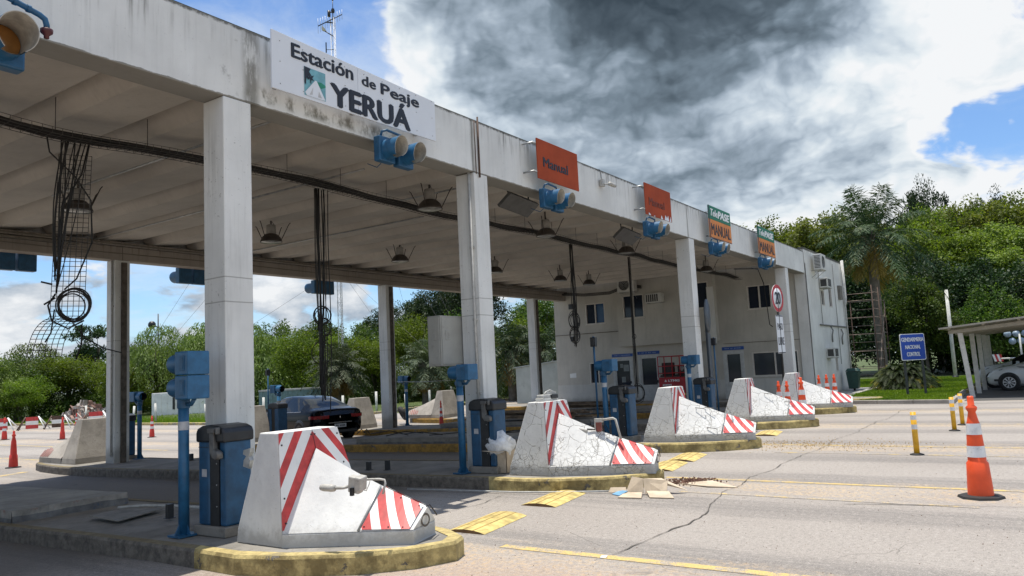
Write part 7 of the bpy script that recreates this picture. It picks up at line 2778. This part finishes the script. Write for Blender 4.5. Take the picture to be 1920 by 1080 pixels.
SZ = {'w1': (3.4, 7.0), 'w2': (4.2, 7.6), 'b1': (3.2, 6.5), 'b2': (3.6, 7.0), 'b3': (3.0, 7.5), 'd1': (2.8, 8.0), 'p1': (2.4, 6.8), 's1': (2, 2.4), 's2': (2.2, 2.2), 'r1': (4.6, 14), 'r2': (5, 13), 'r3': (4.2, 8.5)}
used = set()
def plant(k, x, y, h, r_=None, rz=0, label='', group=None, z=-.2):
    sx = h/SZ[k][1]
    sr = (r_/SZ[k][0]) if r_ else sx
    if k in used:
        o = dup(T[k], (x, y, z), rz=rz, label=label, group=group, scale=(sr, sr, sx))
    else:
        o = T[k]; used.add(k)
        o.location = (x, y, z); o.rotation_euler = (0, 0, rz); o.scale = (sr, sr, sx)
        o['label'] = label
        if group:
            o['group'] = group
    return o
GL = 'trees beyond the road on the left'
GM = 'trees seen under the canopy'
GRR = 'tall trees behind the building and carport'
PL = [
 ('w1', 22.5, 52.5, 5.4, 3.6, 0, 'pale green willow at the left frame edge', GL),
 ('b1', 26.0, 53.5, 4.6, 3.2, 1, 'round green tree behind the barricades, left of the rubble', GL),
 ('w2', 30.0, 60.0, 6.0, 4.4, 2, 'wide pale willow behind the left barricades', GL),
 ('b2', 29.5, 53.0, 4.4, 3.3, 3, 'bright green bushy tree just behind the rubble heap', GL),
 ('p1', 34.2, 58.2, 7.6, 3.0, 0, 'dark irregular pine rising left of the first dark back column', GL),
 ('b3', 34.5, 53.0, 5.3, 3.0, 4, 'green tree hidden partly by the first dark back column', GL),
 ('w2', 31.5, 44.6, 6.3, 3.8, 5, 'tall feathery willow right of the first dark back column', GL),
 ('w1', 37.2, 47.5, 6.9, 3.9, .5, 'feathery willow left of the big front column', GL),
 ('b2', 28.8, 44.5, 3.6, 2.4, 2.5, 'low bright tree behind the white container', GL),
 ('w1', 34.6, 38.8, 6.2, 3.4, 2.2, 'willow just right of the big front column', GM),
 ('b1', 39.5, 41.5, 6.6, 3.2, 3.1, 'green rounded tree behind the black car', GM),
 ('b2', 34.0, 31.5, 4.8, 2.6, 1.1, 'bright leafy tree between the willow and the bushy palm', GM),
 ('b3', 40.5, 37.6, 6.3, 3.0, .3, 'green tree behind the second hanging cable bundle', GM),
 ('b1', 43.2, 35.5, 6.0, 3.2, 5.1, 'green tree right of the bushy palm', GM),
 ('b2', 38.5, 30.0, 4.3, 2.6, 2.1, 'low bright tree left of the second back column', GM),
 ('d1', 54.0, 43.5, 8.8, 3.2, 1.4, 'dark rounded tree left of the second back column, highest on its hill', GM),
 ('d1', 50.5, 37.0, 8.7, 2.8, .2, 'dark billowing tree just right of the second back column', GM),
 ('d1', 50.0, 34.5, 9.3, 3.0, 2.2, 'dark billowing tree in the middle of the dark row', GM),
 ('d1', 49.5, 31.8, 10.2, 3.2, 4.2, 'dark billowing tree left of the grey wall box', GM),
 ('d1', 48.5, 29.2, 10.8, 3.0, 5.2, 'dark tree behind the second front column', GM),
 ('b2', 42.0, 29.0, 5.8, 2.8, .8, 'bright tree between the two bushy palms and the dark row', GM),
 ('b1', 41.5, 24.5, 6.3, 3.0, 1.8, 'green tree left of the feather palm', GM),
 ('b3', 46.5, 22.0, 7.2, 3.4, 2.8, 'dense green tree behind the feather palm', GM),
 ('b2', 40.5, 20.0, 4.6, 2.6, 3.8, 'bright green tree behind the shed and feather palm', GM),
 ('b1', 47.0, 18.0, 6.8, 3.3, 4.8, 'green tree just left of the building wall', GM),
 ('b2', 24.8, 50.0, 2.8, 2.2, 5.8, 'low rounded bush at the far left', GL),
 ('w1', 17.5, 56.0, 5.6, 3.6, 2.8, 'willow beyond the left frame edge', GL),
 ('r1', 66.5, 15.5, 14.2, 4.8, 0, 'tall feathery tree whose top shows left of the farthest TelePASE sign', GRR),
 ('r2', 68.5, 10.5, 13.8, 4.8, 1, 'tall feathery tree directly above the farthest TelePASE sign', GRR),
 ('r1', 66.0, 6.0, 13.4, 4.8, 2, 'tall tree above the building front, left of the tall palm', GRR),
 ('r2', 66.0, 2.5, 11.2, 4.6, 3, 'bright tree immediately behind the tall palm', GRR),
 ('r1', 74.5, 4.0, 13.4, 5.0, 4, 'tall tree just right of the tall palm crown', GRR),
 ('d1', 77.0, .6, 17.0, 2.3, 0, 'dark round-headed tree, left one poking above the others', GRR),
 ('d1', 77.5, -1.0, 16.8, 2.5, 2, 'dark round-headed tree, right one poking above the others', GRR),
 ('r2', 70.5, -1.0, 13.6, 4.8, 5, 'bright tree below the dark round heads', GRR),
 ('r1', 71.0, -4.2, 13.4, 4.8, .6, 'tall tree above the white pole', GRR),
 ('r2', 71.0, -7.0, 13.4, 4.6, 1.6, 'tall tree above the carport roof at the right frame edge', GRR),
 ('r1', 69.0, -10.0, 13.4, 4.8, 2.6, 'tall tree beyond the right frame edge', GRR),
 ('d1', 80.0, -5.2, 15.8, 2.6, 1.2, 'small dark head peeping above the trees over the carport', GRR),
 ('r3', 60.0, 5.0, 8.8, 4.2, 0, 'dark understorey tree behind the scaffold', GRR),
 ('r3', 59.5, 1.5, 8.4, 4.0, 1, 'dark understorey tree behind the palm trunk', GRR),
 ('r3', 60.5, -1.2, 8.8, 4.0, 2, 'dark understorey tree behind the blue control sign', GRR),
 ('r3', 60.0, -3.8, 7.8, 4.0, 3, 'dark understorey tree behind the white pole', GRR),
 ('r3', 59.0, -6.5, 7.6, 4.0, 4, 'dark understorey tree behind the carport', GRR),
 ('b1', 55.5, -5.2, 5.6, 2.8, 5, 'glossy green tree behind the parked cars', GRR),
 ('b3', 56.0, -1.6, 6.6, 2.6, 5, 'glossy green tree between the palm and the white pole', GRR),
 ('r3', 58.5, -9.6, 7.5, 4.0, 5, 'dark understorey tree right of the carport cars', GRR),
 ('r2', 65.0, -2.0, 11.0, 4.6, 2.4, 'mid-height bright tree in front of the dark heads', GRR),
 ('r1', 65.0, -6.0, 10.6, 4.6, 3.4, 'mid-height feathery tree above the carport', GRR),
]
for i, p in enumerate(PL):
    plant(p[0], p[1], p[2], p[3]+.2, p[4], p[5], p[6], p[7])
# undergrowth closing the gaps below the crowns
r = rng(55)
bush = [(28.5+i*.95, 55-i*1.55+r.uniform(-1, 1)) for i in range(11)]+[(36.5+i*1.4, 33.0-i*1.3+r.uniform(-.6, .6)) for i in range(10)]+[]
def undergrowth(label, pts, mat, seed):
    rs = np.random.RandomState(seed)
    Ps, Os = [], []
    for (x, y) in pts:
        for c in range(26):
            cx, cy = x+rs.normal()*1.1, y+rs.normal()*1.1
            cz = rs.uniform(.1, 2.2)*(1-.12*np.hypot(cx-x, cy-y))
            d_ = rs.normal(size=(130, 3)); d_ /= np.linalg.norm(d_, axis=1, keepdims=True)
            Ps.append(np.array([cx, cy, cz])+d_*(rs.rand(130)**.5)[:, None]*rs.uniform(.35, .8))
            Os.append(d_)
    P = np.concatenate(Ps); O = np.concatenate(Os)
    P[:, 2] = np.maximum(P[:, 2], .02)-.2
    D_ = O*.6+rs.normal(size=P.shape)*.6; N_ = O*.5+np.array([0, 0, .5])+rs.normal(size=P.shape)*.5
    L_ = .18*rs.uniform(.6, 1.3, len(P))
    V, F = leaves(P, D_, N_, L_, L_*.5)
    o = bpy.data.objects.new('undergrowth', np_mesh('undergrowth', V, F, mat))
    COL.objects.link(o)
    o['kind'] = 'stuff'
    tag(o, label, 'bushes')
undergrowth('dense low undergrowth below the trees on the far left', bush[:11], LEAF_M, 1)
undergrowth('dense low undergrowth below the trees seen under the canopy', bush[11:], LEAF_M, 2)
for k in ('s1', 's2'):
    for c in list(T[k].children):
        bpy.data.objects.remove(c)
    bpy.data.objects.remove(T[k])
# palms
pa = palm('bushy_palm', 'bushy grey-green palm behind the second hanging cable bundle', 2.5, .30, 48, 2.45, LEAF_P, 3, arch=.95, leafL=.46, dead=16, hang=.35, elmin=-.55)
pa.location = (31.6, 26.3, -.2)
dup(pa, (34.0, 21.7, -.2), rz=1.3, label='bushy grey-green palm between the second back column and the grey wall box', scale=1.0)
pf = palm('feather_palm', 'feather palm with split dark trunk seen between the second column and the building', 3.1, .24, 40, 3.2, LEAF_S, 5, arch=1.2, leafL=.60, dead=6)
pf.location = (37.0, 17.8, -.15)
dup(pf, (38.6, 16.6, -.15), rz=2.2, label='second feather palm close behind the shed', scale=.92)
pt = palm('tall_palm', 'tall palm with broad drooping crown beside the scaffold', 8.0, .27, 36, 4.3, LEAF_S, 9, arch=.95, nleaf=84, leafL=.80, dead=7, elmin=-.45, hang=.45)
pt.location = (46.0, -.45, .1)
# cycad on the lawn
def cycad():
    root = thing('cycad', 'low spreading yellow-green cycad behind the blue control sign', 'cycad', (37.4, -2.55, .1))
    rs = np.random.RandomState(4)
    Ps, Ds, Ns, Ls = [], [], [], []
    rach = MB()
    for f in range(130):
        a = 2*np.pi*f*.381966
        el = -.05+1.3*((f+.5)/130)
        fl = 1.75*rs.uniform(.85, 1.1)
        n = 34
        t = np.linspace(0, 1, n)
        d0 = np.array([np.cos(a)*np.cos(el), np.sin(a)*np.cos(el), np.sin(el)])
        pos = np.array([0, 0, .35])+d0*(fl*t)[:, None]+np.array([0, 0, -1])*(.62*fl*t**2.2)[:, None]
        tan = unit(np.gradient(pos, axis=0))
        side = unit(np.cross(tan, np.array([0, 0, 1.])))
        up = np.cross(side, tan)
        rach.tube([tuple(p) for p in pos[::5]], .014, 4)
        for sg_ in (-1, 1):
            L = .30*np.sin(np.clip(t*.9+.08, 0, 1)*np.pi)**.4
            Ps.append(pos); Ds.append(side*sg_+tan*.5+up*.25); Ns.append(up); Ls.append(L)
    V, F = leaves(np.concatenate(Ps), np.concatenate(Ds), np.concatenate(Ns), np.concatenate(Ls), np.full(130*2*34, .03))
    o = bpy.data.objects.new('fronds', np_mesh('fronds', V, F, LEAF_C))
    COL.objects.link(o); o.parent = root
    rach.build('rachis', LEAF_C, o)
    MB().tube([(0, 0, 0), (0, 0, .45)], [.22, .16], 10).build('trunk', PALMB, root)
cycad()
